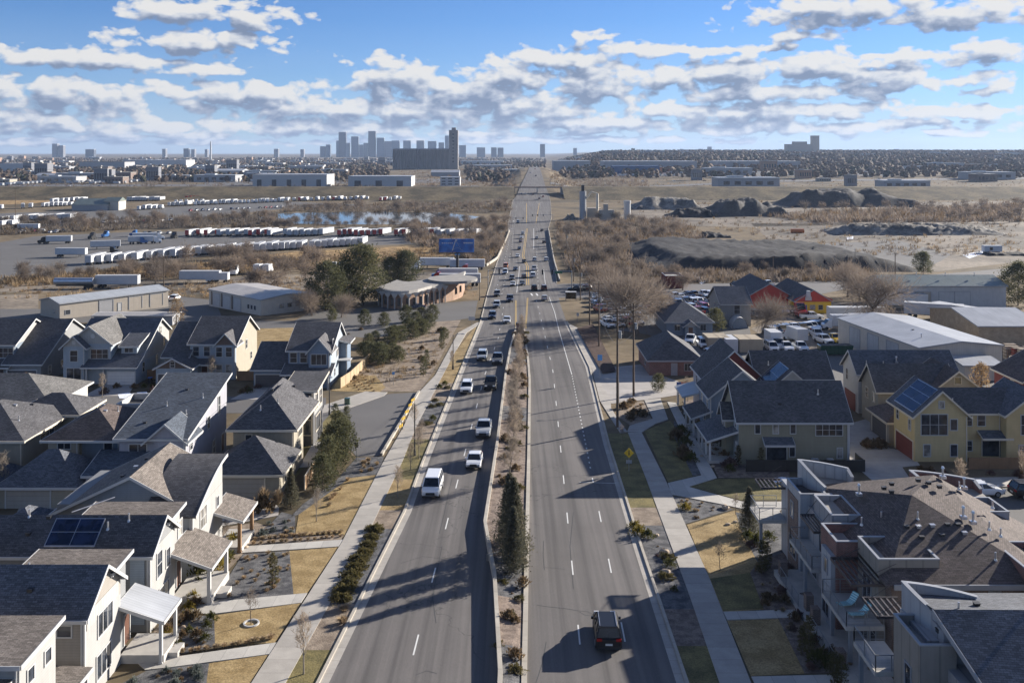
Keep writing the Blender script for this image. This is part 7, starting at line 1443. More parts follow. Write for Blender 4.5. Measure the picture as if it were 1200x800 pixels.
# trucks
def truck(name, parts_, cat):
    mb = MB(); mats = []
    for b, m_ in parts_:
        if m_ not in mats: mats.append(m_)
        mb.mesh(b.v, b.f, mats.index(m_))
    o = mb.build(name, mats, None, off=(0, 0, 0)); return tag(o, 'x', cat)
def tr_mb(l=13.5, w=2.55, z0=1.2, z1=4.0, y0=0): b = MB(); b.box(-w/2, w/2, y0, y0+l, z0, z1); return b
def trailer_proto(body, door, l=13.5, full=False):
    u = MB(); u.box(-.5, .5, .5, l-.5, .95, 1.2); d = MB(); d.box(-1.2, 1.2, -.03, .0, 1.3, 3.9); d.box(-1.29, 1.29, -.02, .01, 1.1, 1.3)
    for y in (1.2, 2.5):
        for s in (-1, 1): u.tube((s*.75, y, .5), (s*1.25, y, .5), .5, n=8)
    for s in (-1, 1): u.box(s*.9-.06, s*.9+.06, l-3, l-2.8, 0, 1.2)
    rb = MB(); rb.box(-1.3, 1.3, 0, l, 3.95, 4.03)
    if full:
        T = thing('semi_trailer', 'x', 'trailer'); part('box_body', tr_mb(l), body, T); part('rear_door', d, door, T); part('undercarriage', u, 'rubber', T); part('roof_cap', rb, 'trim_white', T); return T
    return truck('semi_trailer', [(tr_mb(l), body), (u, 'rubber'), (d, door), (rb, 'trim_white')], 'trailer')
def cab_mb(y): 
    b = MB(); b.prism([(-1.2, y, .9), (-1.2, y, 3.6), (-1.2, y+.9, 3.6), (-1.2, y+1.9, 2.9), (-1.2, y+2.1, 2.0), (-1.2, y+3.6, 1.8), (-1.2, y+3.7, .6), (-1.2, y, .6)], (2.4, 0, 0)); g = MB(); g.prism([(-1.0, y+1.15, 3.45), (-1.0, y+1.93, 2.88), (-1.0, y+2.13, 2.1), (-1.0, y+2.2, 2.1), (-1.0, y+2.0, 2.95), (-1.0, y+1.2, 3.52)], (2., 0, 0))
    u = MB()
    for yy_ in (y-.9, y+.4, y+2.8):
        for s in (-1, 1): u.tube((s*.8, yy_, .5), (s*1.22, yy_, .5), .5, n=8)
    u.box(-.5, .5, y-1.6, y+3, .6, .9); return b, g, u
TRW = trailer_proto('trailer_white', 'trailer_grey'); TRR = trailer_proto('trailer_white', 'trailer_red'); TRG = trailer_proto('trailer_grey', 'trailer_white'); TRF = trailer_proto('trailer_white', 'trailer_grey', 13.5, True)
b, g, u = cab_mb(12.6); t0 = MB(); t0.box(-.5, .5, .5, 13, .95, 1.2)
for s in (-1, 1): t0.tube((s*.75, 1.2, .5), (s*1.25, 1.2, .5), .5, n=8); t0.tube((s*.75, 2.5, .5), (s*1.25, 2.5, .5), .5, n=8)
SEMI = {}
for c in ('white', 'black', 'navy', 'red', 'blue'): SEMI[c] = truck('articulated_truck', [(tr_mb(12.2), 'trailer_white'), (b, 'car_'+c), (g, 'car_glass'), (u, 'rubber'), (t0, 'rubber')], 'truck')
CAB = {}
b2, g2, u2 = cab_mb(0)
for c in ('white', 'black', 'blue', 'red'): CAB[c] = truck('tractor_unit', [(b2, 'car_'+c), (g2, 'car_glass'), (u2, 'rubber')], 'truck')
bx = MB(); bx.box(-1.2, 1.2, 0, 5.2, 1., 3.4); b3 = MB(); b3.prism([(-1.05, 5.25, .5), (-1.05, 5.25, 2.3), (-1.05, 6.0, 2.3), (-1.05, 6.7, 1.5), (-1.05, 7.4, 1.35), (-1.05, 7.5, .5)], (2.1, 0, 0)); g3 = MB(); g3.prism([(-.95, 6.05, 2.28), (-.95, 6.72, 1.52), (-.95, 6.8, 1.55), (-.95, 6.12, 2.33)], (1.9, 0, 0)); u3 = MB()
for yy_ in (1.2, 6.5):
    for s in (-1, 1): u3.tube((s*.7, yy_, .42), (s*1.1, yy_, .42), .42, n=8)
BOXT = truck('box_truck', [(bx, 'trailer_white'), (b3, 'car_white'), (g3, 'car_glass'), (u3, 'rubber')], 'truck')
cn = MB(); cn.box(-1.2, 1.2, 0, 6., 0, 2.6)
for i in range(20): cn.box(-1.24, 1.24, .1+i*.3, .2+i*.3, .1, 2.5)
CONT = truck('shipping_container', [(cn, 'sd_tan')], 'container'); CONTW = truck('shipping_container', [(cn, 'trailer_white')], 'container')
def rowof(pr, x0, y0, x1, y1, n, label, group, rz=0., jit=.05, skip=.04, sc=1.):
    rnd = random.Random(int(x0*13+y0)); A, B = P(x0, y0), P(x1, y1)
    for i in range(n):
        if rnd.random() < skip: continue
        p = A.lerp(B, i/max(1, n-1)); p.z = G(p.x, p.y)+.03; q = pr[rnd.randrange(len(pr))] if isinstance(pr, list) else pr; place(q, p, label, group, rz=rz+rnd.uniform(-jit, jit), sc=(1, rnd.uniform(.74, 1.05), rnd.uniform(.9, 1.03)) if sc == 1. else sc)
g1 = 'trailers parked end-on in the truck lot'
rowof(TRW, 103, 311, 127, 309, 3, 'white trailer end-on, in the lower left trio of the truck lot', 'lower left trio of trailers'); rowof(TRW, 142, 308, 157, 307, 2, 'white trailer of the pair right of the lower left trio', 'second pair of trailers'); rowof(TRG, 174, 305, 188, 304, 2, 'grey-white trailer of the third group in the lower row', 'third pair of trailers'); rowof(TRW, 202, 303, 216, 302, 2, 'white trailer of the fourth group in the lower row', 'fourth pair of trailers')
rowof([TRW, TRG], 232, 300, 330, 294, 14, 'white trailer end-on in the long lower row', g1); rowof([TRW, TRG], 336, 293.5, 422, 288.5, 13, 'white trailer end-on in the long lower row', g1)
g2_ = 'trailers parked end-on along the top of the truck lot'
for x0, x1, n_, pr in ((219, 232, 2, TRR), (241, 254, 2, TRR), (256, 288, 4, TRW), (293, 312, 3, TRR), (315, 334, 2, TRW), (339, 376, 6, TRW), (391, 410, 4, TRR), (417, 446, 5, TRR), (455, 473, 3, TRR), (485, 506, 4, TRR), (514, 556, 5, TRW)): rowof(pr, x0, 277.5, x1, 276.5, n_, 'white trailer end-on in the upper row of the truck lot', g2_, rz=-.25)
for x, y, pr, rz, l in ((46, 270, SEMI['black'], PI/2+.1, 'white articulated truck with dark cab at the upper left of the lot'), (84, 285, SEMI['black'], PI/2+.2, 'short white truck with dark cab near the pale barriers'), (66, 301, TRF, -PI/2, 'long white trailer broadside at the left of the lot'), (130, 298, CAB['black'], -PI/2, 'dark tractor coupled to the broadside trailer'),
        (141, 291, TRW, PI/2+.35, 'white trailer with orange lettering, nearest of the diagonal cluster'), (150, 286, SEMI['white'], -PI/2+.35, 'articulated truck in the middle of the diagonal cluster'), (155, 282, SEMI['white'], -PI/2+.35, 'articulated truck at the back of the diagonal cluster'), (164, 286, CAB['blue'], -PI/2+.5, 'dark teal tractor at the end of the diagonal cluster'), (110, 280, CAB['black'], PI-.2, 'dark brown tractor unit standing alone'), (126, 278, CAB['blue'], PI-.3, 'dark blue tractor unit beside the brown one'), (205, 279, CAB['black'], PI, 'dark tractor left of the upper trailer row'), (160, 277, CAB['blue'], PI/2, 'blue truck at the back of the lot'),
        (113, 337, TRF, -PI/2+.05, 'long grey-white trailer behind the long workshop'), (258, 331, TRF, PI/2, 'long pale trailer behind the bare trees'), (268, 331, BOXT, PI/2, 'white box truck beside the long pale trailer'), (276, 322, CAB['white'], PI, 'white tractor behind the cream garage'), (300, 321, BOXT, 0, 'white box truck behind the cream garage, left'), (311, 321, BOXT, 0, 'white box truck behind the cream garage, right'), (391, 318, CAB['white'], PI, 'white truck between the dark pines, left'), (402, 318, CAB['white'], PI, 'white truck between the dark pines, right'), (457, 316, CAB['white'], PI, 'white and blue tractor left of the billboard'),
        (532, 314, TRF, PI/2, 'long white trailer under the billboard'), (492, 317, CAB['white'], PI/2, 'white tractor in front of the trailer under the billboard'), (563, 335, TRF, PI/2, 'long white trailer behind the brick hall, nearer'), (560, 328, TRF, PI/2, 'long white trailer behind the brick hall, farther'), (516, 331, CAB['red'], PI/2, 'red tractor behind the brick hall'), (518, 327, CAB['blue'], PI/2, 'blue tractor behind the brick hall'), (568, 316, TRW, PI/2, 'white trailer right of the billboard'), (548, 321, CAB['red'], PI/2, 'dark red truck below the billboard'),
        (941, 405, BOXT, .15, 'white box truck at the front of the yard'), (902, 404, BOXT, PI, 'white box truck behind the yard row'), (1060, 372, TRF, -PI/2-.5, 'long cream trailer behind the pale metal shed'), (1097, 372, TRW, -2.8, 'grey trailer end-on beside the brown wall'), (1000, 386, BOXT, PI/2, 'white box truck behind the tall cottonwood, nearest'), (1036, 379, TRW, PI/2, 'white trailer behind the tall cottonwood'), (1022, 385, BOXT, PI/2, 'white box truck among the parked trucks'), (1085, 362, TRW, PI/2, 'white flat-sided trailer in front of the long warehouse'), (936, 371, CAB['red'], PI, 'orange-red truck by the yellow building')):
    put(pr, x, y, l, rz=rz)
tk = MB(); tk.tube((0, 0, 2.3), (0, 12.5, 2.3), 1.15, n=14); u4 = MB(); u4.box(-.5, .5, .5, 12, .8, 1.1)
for s in (-1, 1):
    for y in (1., 2.3): u4.tube((s*.75, y, .5), (s*1.25, y, .5), .5, n=8)
put(truck('tank_trailer', [(tk, 'vent_metal'), (u4, 'rubber')], 'trailer'), 110, 338, 'polished tank trailer left of the grey-white one', rz=PI/2)
for x, y, l, pr in ((832, 411, 'tan shipping container at the left of the row', CONT), (844, 411, 'tan shipping container second in the row', CONT), (853, 413, 'white shipping container in the middle of the row', CONTW), (869, 413, 'tan shipping container right of the white one', CONT), (882, 413, 'tan shipping container at the right of the row', CONT)): put(pr, x+5, y, l, rz=0)
# green dumpster
d = P(978, 415); T = thing('dumpster', 'dark green roll-off dumpster at the edge of the gravel yard', 'dumpster', d); b = MB(); b.prism([(d.x-3, d.y-1.1, d.z+.2), (d.x+3, d.y-1.1, d.z+.2), (d.x+3.4, d.y-1.1, d.z+1.9), (d.x-3.2, d.y-1.1, d.z+1.9)], (0, 2.2, 0)); part('bin', b, 'car_green', T)
for i in range(8): m_ = MB(); m_.box(d.x-2.8+i*.8, d.x-2.7+i*.8, d.y-1.17, d.y-1.09, d.z+.2, d.z+1.85); part('rib', m_, 'car_green', T)
m_ = MB(); m_.box(d.x-2.9, d.x+3., d.y-.95, d.y+.95, d.z+1.7, d.z+1.95); part('load', m_, 'stone_heap', T)
# upper yards on the left
def far_rows(rows, label, group, pr, rz=0., skip=.06):
    for x0, y0, x1, y1, n in rows: rowof(pr, x0, y0, x1, y1, n, label, group, rz, .08, skip)
far_rows([(26, 258.5, 80, 257.5, 11)], 'white trailer in the row below the green-roofed shed', 'trailers below the green-roofed shed', [TRW, TRG])
far_rows([(0, 261, 14, 260, 3), (0, 266, 12, 265, 2)], 'white trailer at the far left edge', 'trailers at the far left edge', [TRW])
far_rows([(50, 243, 92, 241, 9), (60, 238, 96, 236, 7)], 'white truck left of the green-roofed shed', 'trucks left of the green-roofed shed', [TRW, TRG, BOXT])
far_rows([(150, 236, 186, 235.5, 12)], 'white trailer in the tight far row', 'trailers in the tight far row', [TRW]); far_rows([(162, 246.5, 188, 245, 5)], 'white truck below the tight far row', 'trucks below the tight far row', [TRW, BOXT])
far_rows([(198, 242, 300, 238, 22), (206, 238.5, 236, 238, 6), (300, 238, 340, 236.5, 10)], 'white truck in the long yard beyond the trees', 'trucks in the long yard', [CAB['white'], TRW, BOXT, TRG])
far_rows([(218, 234, 236, 233.5, 5), (258, 233.5, 300, 232.5, 10), (286, 233, 310, 232, 5)], 'red vehicle at the back of the long yard', 'red vehicles in the long yard', [TRR, CAB['red']])
far_rows([(344, 236, 430, 234.5, 14), (446, 236, 468, 234.5, 5)], 'pale truck by the pond', 'trucks by the pond', [TRW, BOXT, TRR])
far_rows([(4, 218, 30, 216, 7), (28, 217, 58, 214, 7)], 'pale trailer at the upper left', 'trailers at the upper left', [TRG], rz=1.)
far_rows([(84, 215.5, 110, 213.5, 7), (112, 216, 132, 215, 5), (140, 216, 185, 211, 8), (90, 207, 186, 204.5, 20)], 'silver trailer in the distant rows', 'trailers in the distant rows', [TRG, TRW], rz=1.)
far_rows([(212, 209, 262, 208, 9), (300, 209, 330, 208, 5)], 'white vehicle by the distant warehouses', 'vehicles by the distant warehouses', [BOXT, TRW], rz=.8)
far_rows([(692, 208, 860, 205.5, 28), (700, 205, 1050, 202.5, 30)], 'vehicle in the great lot beyond the plant', 'vehicles in the great far lot', [BOXT, TRW, TRG, CAB['white']], rz=.5, skip=.15)
far_rows([(6, 231, 44, 228, 6)], 'dark or red vehicle left of the blue shed', 'vehicles left of the blue shed', [CAB['red'], CAB['black'], BOXT]); far_rows([(180, 228, 196, 228, 2)], 'black vehicle by the highway', 'vehicles by the highway', [CAB['black']], rz=1.5)
far_rows([(60, 206, 240, 203, 16), (260, 213.5, 330, 213, 7), (0, 222, 40, 221, 4), (120, 227, 176, 226, 5), (0, 246, 44, 244, 6)], 'white trailer or truck in a distant yard at left', 'vehicles in the distant yards', [TRW, BOXT, TRG, CAB['white'], SEMI['white']], rz=.4, skip=.2)
lot([(216, 248, 330, 243, 18), (0, 256, 40, 254, 6), (100, 262, 200, 259, 10)], 'car in the yards above the truck lot', 'cars above the truck lot', seed=14, skip=.2)
lot([(8, 218.3, 590, 217.5, 16), (680, 214, 1190, 209, 16)], 'car on the distant highway', 'cars on the distant highway', rz=PI/2, seed=9, skip=.3)
lot([(25, 273, 50, 271.5, 6), (60, 273, 74, 272, 3), (170, 275, 198, 274, 6)], 'car at the top of the truck lot', 'cars at the top of the truck lot', seed=11, skip=.1)
# ------------------------------------------------------------------ poles, signs, wires
def pole(px, py, ptop, label, arms=2):
    p = P(px, py); H = (py-ptop)/F*p.y; T = thing('power_pole', label, 'power pole', p); b = MB(); b.tube(p-Vector((0, 0, .5)), p+Vector((0, 0, H)), .19, .12, n=8); part('post', b, 'wood_pole', T); tops = []
    for k in range(arms):
        z = H-.5-k*1.6; c = MB(); c.box(p.x-1.1, p.x+1.1, p.y-.07, p.y+.07, p.z+z-.06, p.z+z+.06); part('crossarm', c, 'wood_pole', T)
    c = MB(); c.tube(p+Vector((.35, 0, H-4.2)), p+Vector((.35, 0, H-3.2)), .25, n=8)
    if arms > 1: part('transformer', c, 'steel', T)
    return [p+Vector((s*1., 0, H-.4)) for s in (-1, 1)]+[p+Vector((-.2, 0, H-5))]
tp = [pole(*a) for a in ((742.5, 464, 355, 'tall wooden power pole on the mound, right of two'), (723.5, 501, 361, 'tall wooden power pole at the pavement edge, nearest the camera'), (702, 407, 330, 'wooden power pole behind the mulch slope'), (691, 381, 327, 'wooden power pole beside the boulevard, third from the camera'), (680, 352, 307, 'power pole at the corner of the side street'), (672, 330, 292, 'power pole beyond the side street'), (664, 300, 268, 'power pole near the far bridge'))]
def wire(a, b, sag, label):
    m_ = MB(); n = 14; pr = None
    for i in range(n+1):
        t = i/n; q = a.lerp(b, t)-Vector((0, 0, sag*4*t*(1-t)))
        if pr is not None: m_.tube(pr, q, .02, n=3, cap=False)
        pr = q
    one('power_line', m_, 'black_metal', label, 'power line', a, 'power lines between the poles')
for A, B in zip(tp[1:], tp[2:]):
    for a, b in zip(A, B): wire(a, b, 1.2, 'thin dark power line strung between the wooden poles')
for a, b in zip(tp[0], tp[1]): wire(a, b, .3, 'thin dark power line strung between the wooden poles')
def lamp(px, py, ptop, dx, label):
    p = P(px, py); H = (py-ptop)/F*p.y; T = thing('street_lamp', label, 'street lamp', p); b = MB(); b.tube(p-Vector((0, 0, .3)), p+Vector((0, 0, H*.97)), .10, .06, n=8); part('post', b, 'black_metal' if dx > 0 else 'steel', T); b = MB(); b.tube(p, p+Vector((0, 0, .7)), .17, .13, n=8); part('base', b, 'black_metal', T)
    b = MB(); b.tube(p+Vector((0, 0, H*.93)), p+Vector((dx*.6, 0, H)), .05, n=6); b.tube(p+Vector((dx*.6, 0, H)), p+Vector((dx, 0, H)), .05, n=6); part('arm', b, 'steel', T)
    b = MB(); b.ball(p+Vector((dx*1.1, 0, H)), .42, .2, .1, 8, 4); part('lamp_head', b, 'trim_grey', T)
lamp(486, 534, 471, 1.6, 'dark cobra-head street lamp on the verge beside the court'); lamp(531, 433, 391, 1.6, 'cobra-head street lamp farther along the left verge'); lamp(725, 478, 444, -1.6, 'pale curved street lamp at the foot of the nearest power pole'); lamp(599, 300, 276, .1, 'short lamp standard by the left bridge wall'); lamp(562, 352, 325, 1.8, 'street lamp on the left before the crossing'); lamp(1002, 322, 292, .1, 'lamp pole behind the cottonwoods'); lamp(386, 486, 442, .1, 'slim pole at the court entrance')
for x, y, t, l in ((1049, 336, 296, 'power pole behind the long warehouse, left'), (1082, 318, 297, 'power pole behind the long warehouse, right'), (906, 333, 300, 'power pole beside the side street'), (192, 335, 300, 'power pole behind the long workshop'), (18, 262, 220, 'tall lamp mast at the left of the truck yard'), (170, 207, 180, 'tall mast far off beyond the trailers')): pole(x, y, t, l, 1)
def sign_post(px, py, h, label, mat, w=.75, hh=.75, diamond=False, cat='road sign', mat2=None):
    p = P(px, py); T = thing('road_sign', label, cat, p); b = MB(); b.box(p.x-.035, p.x+.035, p.y-.035, p.y+.035, p.z-.2, p.z+h+hh*.4); part('post', b, 'steel', T); b = MB(); y = p.y-.05
    if diamond: q_ = [(p.x, y, p.z+h-w*.7), (p.x+w*.7, y, p.z+h), (p.x, y, p.z+h+w*.7), (p.x-w*.7, y, p.z+h)]
    else: q_ = [(p.x-w/2, y, p.z+h-hh/2), (p.x+w/2, y, p.z+h-hh/2), (p.x+w/2, y, p.z+h+hh/2), (p.x-w/2, y, p.z+h+hh/2)]
    b.prism(q_, (0, -.02, 0)); part('sign_plate', b, mat, T)
    if diamond:   # black figure with a border, and the plate below
        c = MB(); c.box(p.x-.06, p.x+.06, y-.03, y-.021, p.z+h-.25, p.z+h+.15); c.ball((p.x, y-.025, p.z+h+.25), .08, .01, .08, 6, 4); c.beam((p.x-.2, y-.025, p.z+h-.3), (p.x+.18, y-.025, p.z+h-.12), .05, .01); part('symbol', c, 'black_metal', T); c = MB(); c.box(p.x-.35, p.x+.35, y-.02, y, p.z+h-1.25, p.z+h-.85); part('lower_plate', c, 'trim_grey', T)
    return T
sign_post(737, 552, 2.2, 'yellow diamond warning sign on the right verge', 'yellow_paint', .85, diamond=True); sign_post(704, 371, 2.3, 'small blue and white sign by the right kerb', 'sign_blue', .7, .8); sign_post(461, 451, 2.0, 'small blue sign on the path behind the court', 'sign_blue', .45, .45); sign_post(677, 378, 2., 'pale sign near the mulch slope', 'trim_white', .6, .8); sign_post(418, 540, 2., 'small dark sign at the end of the court', 'black_metal', .4, .6); sign_post(553, 381, 1.6, 'white low sign board beside the path', 'trim_white', 1.6, .9); sign_post(703, 446, 4., 'blue-white square sign in front of the power pole', 'sign_blue', .8, 1.)
# brown box at the median nose
p = P(609, 389); T = thing('utility_box', 'brown brick-coloured box on the nose of the median', 'utility box', p); b = MB(); b.box(p.x-.8, p.x+.8, p.y-.6, p.y+.6, p.z, p.z+2.); part('cabinet', b, 'brick_red', T); b = MB(); b.box(p.x-.9, p.x+.9, p.y-.7, p.y+.7, p.z+2., p.z+2.15); part('lid', b, 'trim_dark', T)
p = P(407, 474); b = MB(); b.box(-.4, .4, -.3, .3, 0, 1.0); b.box(-.45, .45, -.35, .35, 0, .12); b.box(-.42, .42, -.32, .32, .96, 1.03); one('utility_box', b, 'car_green', 'small green transformer cabinet on the court pavement', 'utility box', p, local=True)
# yellow and black barrier boards along the court edge
for i, (x, y) in enumerate(((470, 505), (473, 496), (477, 488), (481, 480), (484, 474))):
    p = P(x, y); T = thing('barrier_board', ('yellow striped barrier board by the court, nearest the camera', 'yellow striped barrier board by the court, second from the camera', 'yellow striped barrier board by the court, middle one', 'yellow striped barrier board by the court, fourth from the camera', 'yellow striped barrier board by the court, farthest')[i], 'barrier', p, 'barrier boards along the court')
    T.rotation_euler = (0, 0, R(70)); b = MB(); b.box(p.x-.6, p.x+.6, p.y-.03, p.y+.03, p.z+.55, p.z+.95); part('board', b, 'yellow_paint', T)
    c = MB()
    for k in range(3): x0 = p.x-.5+k*.45; c.prism([(x0, p.y-.05, p.z+.55), (x0+.14, p.y-.05, p.z+.55), (x0+.24, p.y-.05, p.z+.95), (x0+.1, p.y-.05, p.z+.95)], (0, .02, 0))
    part('stripes', c, 'black_metal', T)
    for s in (-.6, .6): c = MB(); c.box(p.x+s-.05, p.x+s+.05, p.y-.04, p.y+.04, p.z-.1, p.z+.5); part('leg', c, 'steel', T)
cw = MB(); ribbon(cw, pl((447, 534), (491, 460)), .3, .35); one('court_wall', cw, 'kerb', 'low pale kerb wall between the court and the pavement', 'low wall', P(447, 534))
# flag on the right-hand porch
p = P(793, 466); T = thing('flag', 'striped flag with blue corner on a slanting staff by the porch', 'flag', p); b = MB(); b.tube(p, p+Vector((0, 0, 2.6)), .03, n=5); part('staff', b, 'trim_white', T); rd = MB(); wh_ = MB(); bl = MB()
for i in range(13): z = p.z+1.2+i*.1; (rd if i % 2 == 0 else wh_).box(p.x+.04, p.x+1.6, p.y-.01, p.y+.01, z, z+.1)
bl.box(p.x+.03, p.x+.7, p.y-.02, p.y+.02, p.z+1.8, p.z+2.51)
for i in range(3):
    for j in range(4): wh_.box(p.x+.1+j*.15, p.x+.14+j*.15, p.y-.03, p.y-.021, p.z+1.9+i*.2, p.z+1.94+i*.2)
part('red_stripes', rd, 'red_paint', T); part('white_stripes', wh_, 'trim_white', T); part('canton', bl, 'blue_paint', T)
# bus shelter by the crossing
p = P(669, 352); T = thing('bus_shelter', 'small glazed bus shelter with pale roof at the crossing', 'bus shelter', p); b = MB(); b.box(p.x-1.6, p.x+1.6, p.y-.8, p.y+.8, p.z+2.4, p.z+2.55); part('roof', b, 'trim_white', T); b = MB(); b.box(p.x-1.5, p.x+1.5, p.y+.7, p.y+.74, p.z+.3, p.z+2.4); part('rear_pane', b, 'car_glass', T)
for s in (-1.5, 1.5):
    for t in (-.7, .7): b = MB(); b.box(p.x+s-.05, p.x+s+.05, p.y+t-.05, p.y+t+.05, p.z, p.z+2.4); part('post', b, 'steel', T)
# billboard
p = P(536, 318); T = thing('billboard', 'blue billboard with pale figures on a dark single post', 'billboard', p); sc_ = p.y/F; zt, zb = p.z+(318-280)*sc_, p.z+(318-295.5)*sc_; xl, xr = p.x-(536-514.5)*sc_, p.x+(555.5-536)*sc_
b = MB(); b.box(xl, xr, p.y-.3, p.y+.3, zb, zt); part('panel', b, 'blue_paint', T); b = MB(); b.box(xl-.3, xr+.3, p.y-.9, p.y-.3, zb-.5, zb-.2); part('walkway', b, 'black_metal', T); b = MB(); b.tube((p.x, p.y, p.z-.3), (p.x, p.y, zb), .55, n=12); part('post', b, 'black_metal', T)
m, nt, b_ = newmat('ad_blue'); nt.links.new(ramp(nt, noise(nt, coords(nt), .35, 4), [(.35, (.01, .05, .22)), (.65, (.03, .17, .5))]), b_.inputs['Base Color']); T.children[0].data.materials[0] = m
c = MB(); cx = (xl+xr)/2; w_ = xr-xl; hh = zt-zb; y = p.y-.33
for a in (((-.02, .95), (-.12, .12)), ((-.02, .9), (.14, .15)), ((-.14, .12), (.02, .38)), ((.02, .38), (.2, .1)), ((0, .75), (.1, .6)), ((-.05, .6), (-.1, .45))): c.beam((cx+a[0][0]*w_, y, zb+a[0][1]*hh), (cx+a[1][0]*w_, y, zb+a[1][1]*hh), .32, .04)
c.ball((cx, y, zb+.9*hh), .35, .05, .3, 8, 4)
for k in range(6): c.box(cx-.42*w_+k*.055*w_, cx-.42*w_+k*.055*w_+.04*w_, y-.02, y+.02, zb+.66*hh, zb+.72*hh)
for k in range(5): c.box(cx+.2*w_+k*.055*w_, cx+.2*w_+k*.055*w_+.045*w_, y-.02, y+.02, zb+.66*hh, zb+.75*hh)
part('figure', c, 'trim_white', T); b = MB(); b.box(p.x-1., p.x+1., p.y-.5, p.y-.3, zb-1., zb-.45); part('name_plate', b, 'sign_blue', T)
rnd = random.Random(31)
for i in range(16):
    x, y = rnd.uniform(1183, 1204), rnd.uniform(414, 446); b = MB(); w_ = rnd.uniform(.9, 1.4)
    for k in range(rnd.randint(2, 4)): b.box(-w_, w_, -.6, .6, k*.62, k*.62+.5, 0); b.box(-w_, w_, -.6, .6, k*.62+.5, k*.62+.62, 1)
    tag(b.build('crate_stack', [rnd.choice(['brick_brown', 'trailer_white', 'sd_taupe', 'sd_red']), 'wood_pole'], None, off=(0, 0, 0)), 'stack of crates stored beside the tan block warehouse', 'crates', 'crate stacks by the tan warehouse').location = P(x, y)
# signal gantries
def gantry(px, py, ptop, x1, heads, label, sign=None):
    p = P(px, py); s = p.y/F; H = (py-ptop)*s; T = thing('traffic_signal', label, 'traffic signal', p); b = MB(); b.tube(p, p+Vector((0, 0, H)), .18, .13, n=8); part('post', b, 'steel', T); b = MB(); b.tube(p+Vector((0, 0, H-.3)), Vector(((x1-600)*s, p.y, p.z+H)), .12, .07, n=6); part('mast_arm', b, 'steel', T)
    for x in heads: X = (x-600)*s; b = MB(); b.box(X-.25, X+.25, p.y-.25, p.y, p.z+H-1.3, p.z+H+.3); part('signal_head', b, 'black_metal', T)
    if sign: X = (sign-600)*s; b = MB(); b.box(X-1.2, X+1.2, p.y-.3, p.y-.2, p.z+H-.9, p.z+H-.2); part('name_sign', b, 'green_paint', T)
gantry(670, 341, 317, 633, (635.8, 647), 'traffic signal on a long mast arm at the right of the crossing', 654.5); gantry(572, 337, 316, 590, (585,), 'traffic signal at the left of the crossing'); gantry(648, 258, 251.5, 622, (624, 630, 636.5), 'distant traffic signals on a mast arm, right'); gantry(598, 261, 255, 615, (604.6, 613), 'distant traffic signals on a mast arm, left')
# bridge parapets where the boulevard crosses the river
for side, pts, l in ((-1, ((570, 312), (583, 303), (594, 279), (597, 271)), 'pale concrete parapet along the left edge of the river bridge'), (1, ((656, 330), (650, 309), (646, 288), (643, 270)), 'pale concrete parapet along the right edge of the river bridge')):
    b = MB(); ribbon(b, pl(*pts), .4, 1.0); one('bridge_parapet', b, 'kerb', l, 'parapet', P(*pts[0]))
m_two('bank_grass', (.085, .07, .042), (.18, .14, .08), .05, fine=.5)
# railway bridge over the boulevard
Yb = P(625, 227).y; zb_ = lerp(RY, RZ, Yb)+5.4; a_, c_ = wt(Yb, -19), wt(Yb, 27); T = thing('railway_bridge', 'low brown railway bridge crossing over the boulevard', 'bridge', (a_.x, Yb, zb_)); b = MB(); b.box(a_.x-9, c_.x+8, Yb, Yb+7, zb_, zb_+1.3); part('deck', b, 'brick_brown', T)
for x, w_ in ((a_.x-2, 3), (c_.x+1, 3), (a_.x+22, .9)): b = MB(); b.box(x-w_/2, x+w_/2, Yb+.4, Yb+6.6, zb_-9, zb_); part('pier', b, 'concrete', T)
for x0, x1 in ((-520, a_.x-1), (c_.x+.5, 640)):   # tracks run on a grassed bank
    b = MB(); n = 24; vs = []
    for i in range(n+1):
        x = x0+(x1-x0)*i/n; z = G(x, Yb+3)
        for yy_, zz in ((Yb-58, G(x, Yb-58)-.5), (Yb-1, zb_+1.2), (Yb+8, zb_+1.2), (Yb+24, G(x, Yb+24)-.5)): vs.append((x, yy_, zz))
    b.mesh(vs, [(4*i+k, 4*i+4+k, 4*i+5+k, 4*i+1+k) for i in range(n) for k in range(3)]); struct('bank', b, 'bank_grass')
# ------------------------------------------------------------------ heaps and plant
def heap(px, py, wpx, depth, ptop, mat, label, seed=1, flat=.5, name='heap', rough=.05):
    p = P(px, py); s = p.y/F; W_ = wpx*s; H = (py-ptop)*s-(G(p.x, p.y+depth*.45)-p.z)-(p.z*-1)*depth*.38/p.y*.9; rnd = random.Random(seed); nx_, ny_ = 60, 26; ph = [rnd.uniform(0, 6.28) for _ in range(12)]; vs = []
    for j in range(ny_+1):
        for i in range(nx_+1):
            u, v = i/nx_, j/ny_; X, Y = p.x+W_*u, p.y+depth*v; eu = min(u, 1-u)*W_; ev = min(v, 1-v)*depth
            wob = 1+.35*math.sin(u*9+ph[0])+.25*math.sin(u*23+ph[1])+.2*math.sin(v*11+ph[2]); d = min(eu/(H*1.6*wob+.01), ev/(H*1.5*wob+.01), 1.); d = d*d*(3-2*d) if flat > .5 else d
            top = .8+.14*math.sin(u*5+ph[3])*math.cos(v*4+ph[4])+.05*math.sin(u*17+v*7+ph[5])+rough*rnd.uniform(-1, 1)
            vs.append((X, Y, G(X, Y)-.3+H*d*top))
    b = MB(); b.mesh(vs, [(j*(nx_+1)+i, j*(nx_+1)+i+1, (j+1)*(nx_+1)+i+1, (j+1)*(nx_+1)+i) for j in range(ny_) for i in range(nx_)]); b.smooth = True
    return one(name, b, mat, label, 'heap', p)
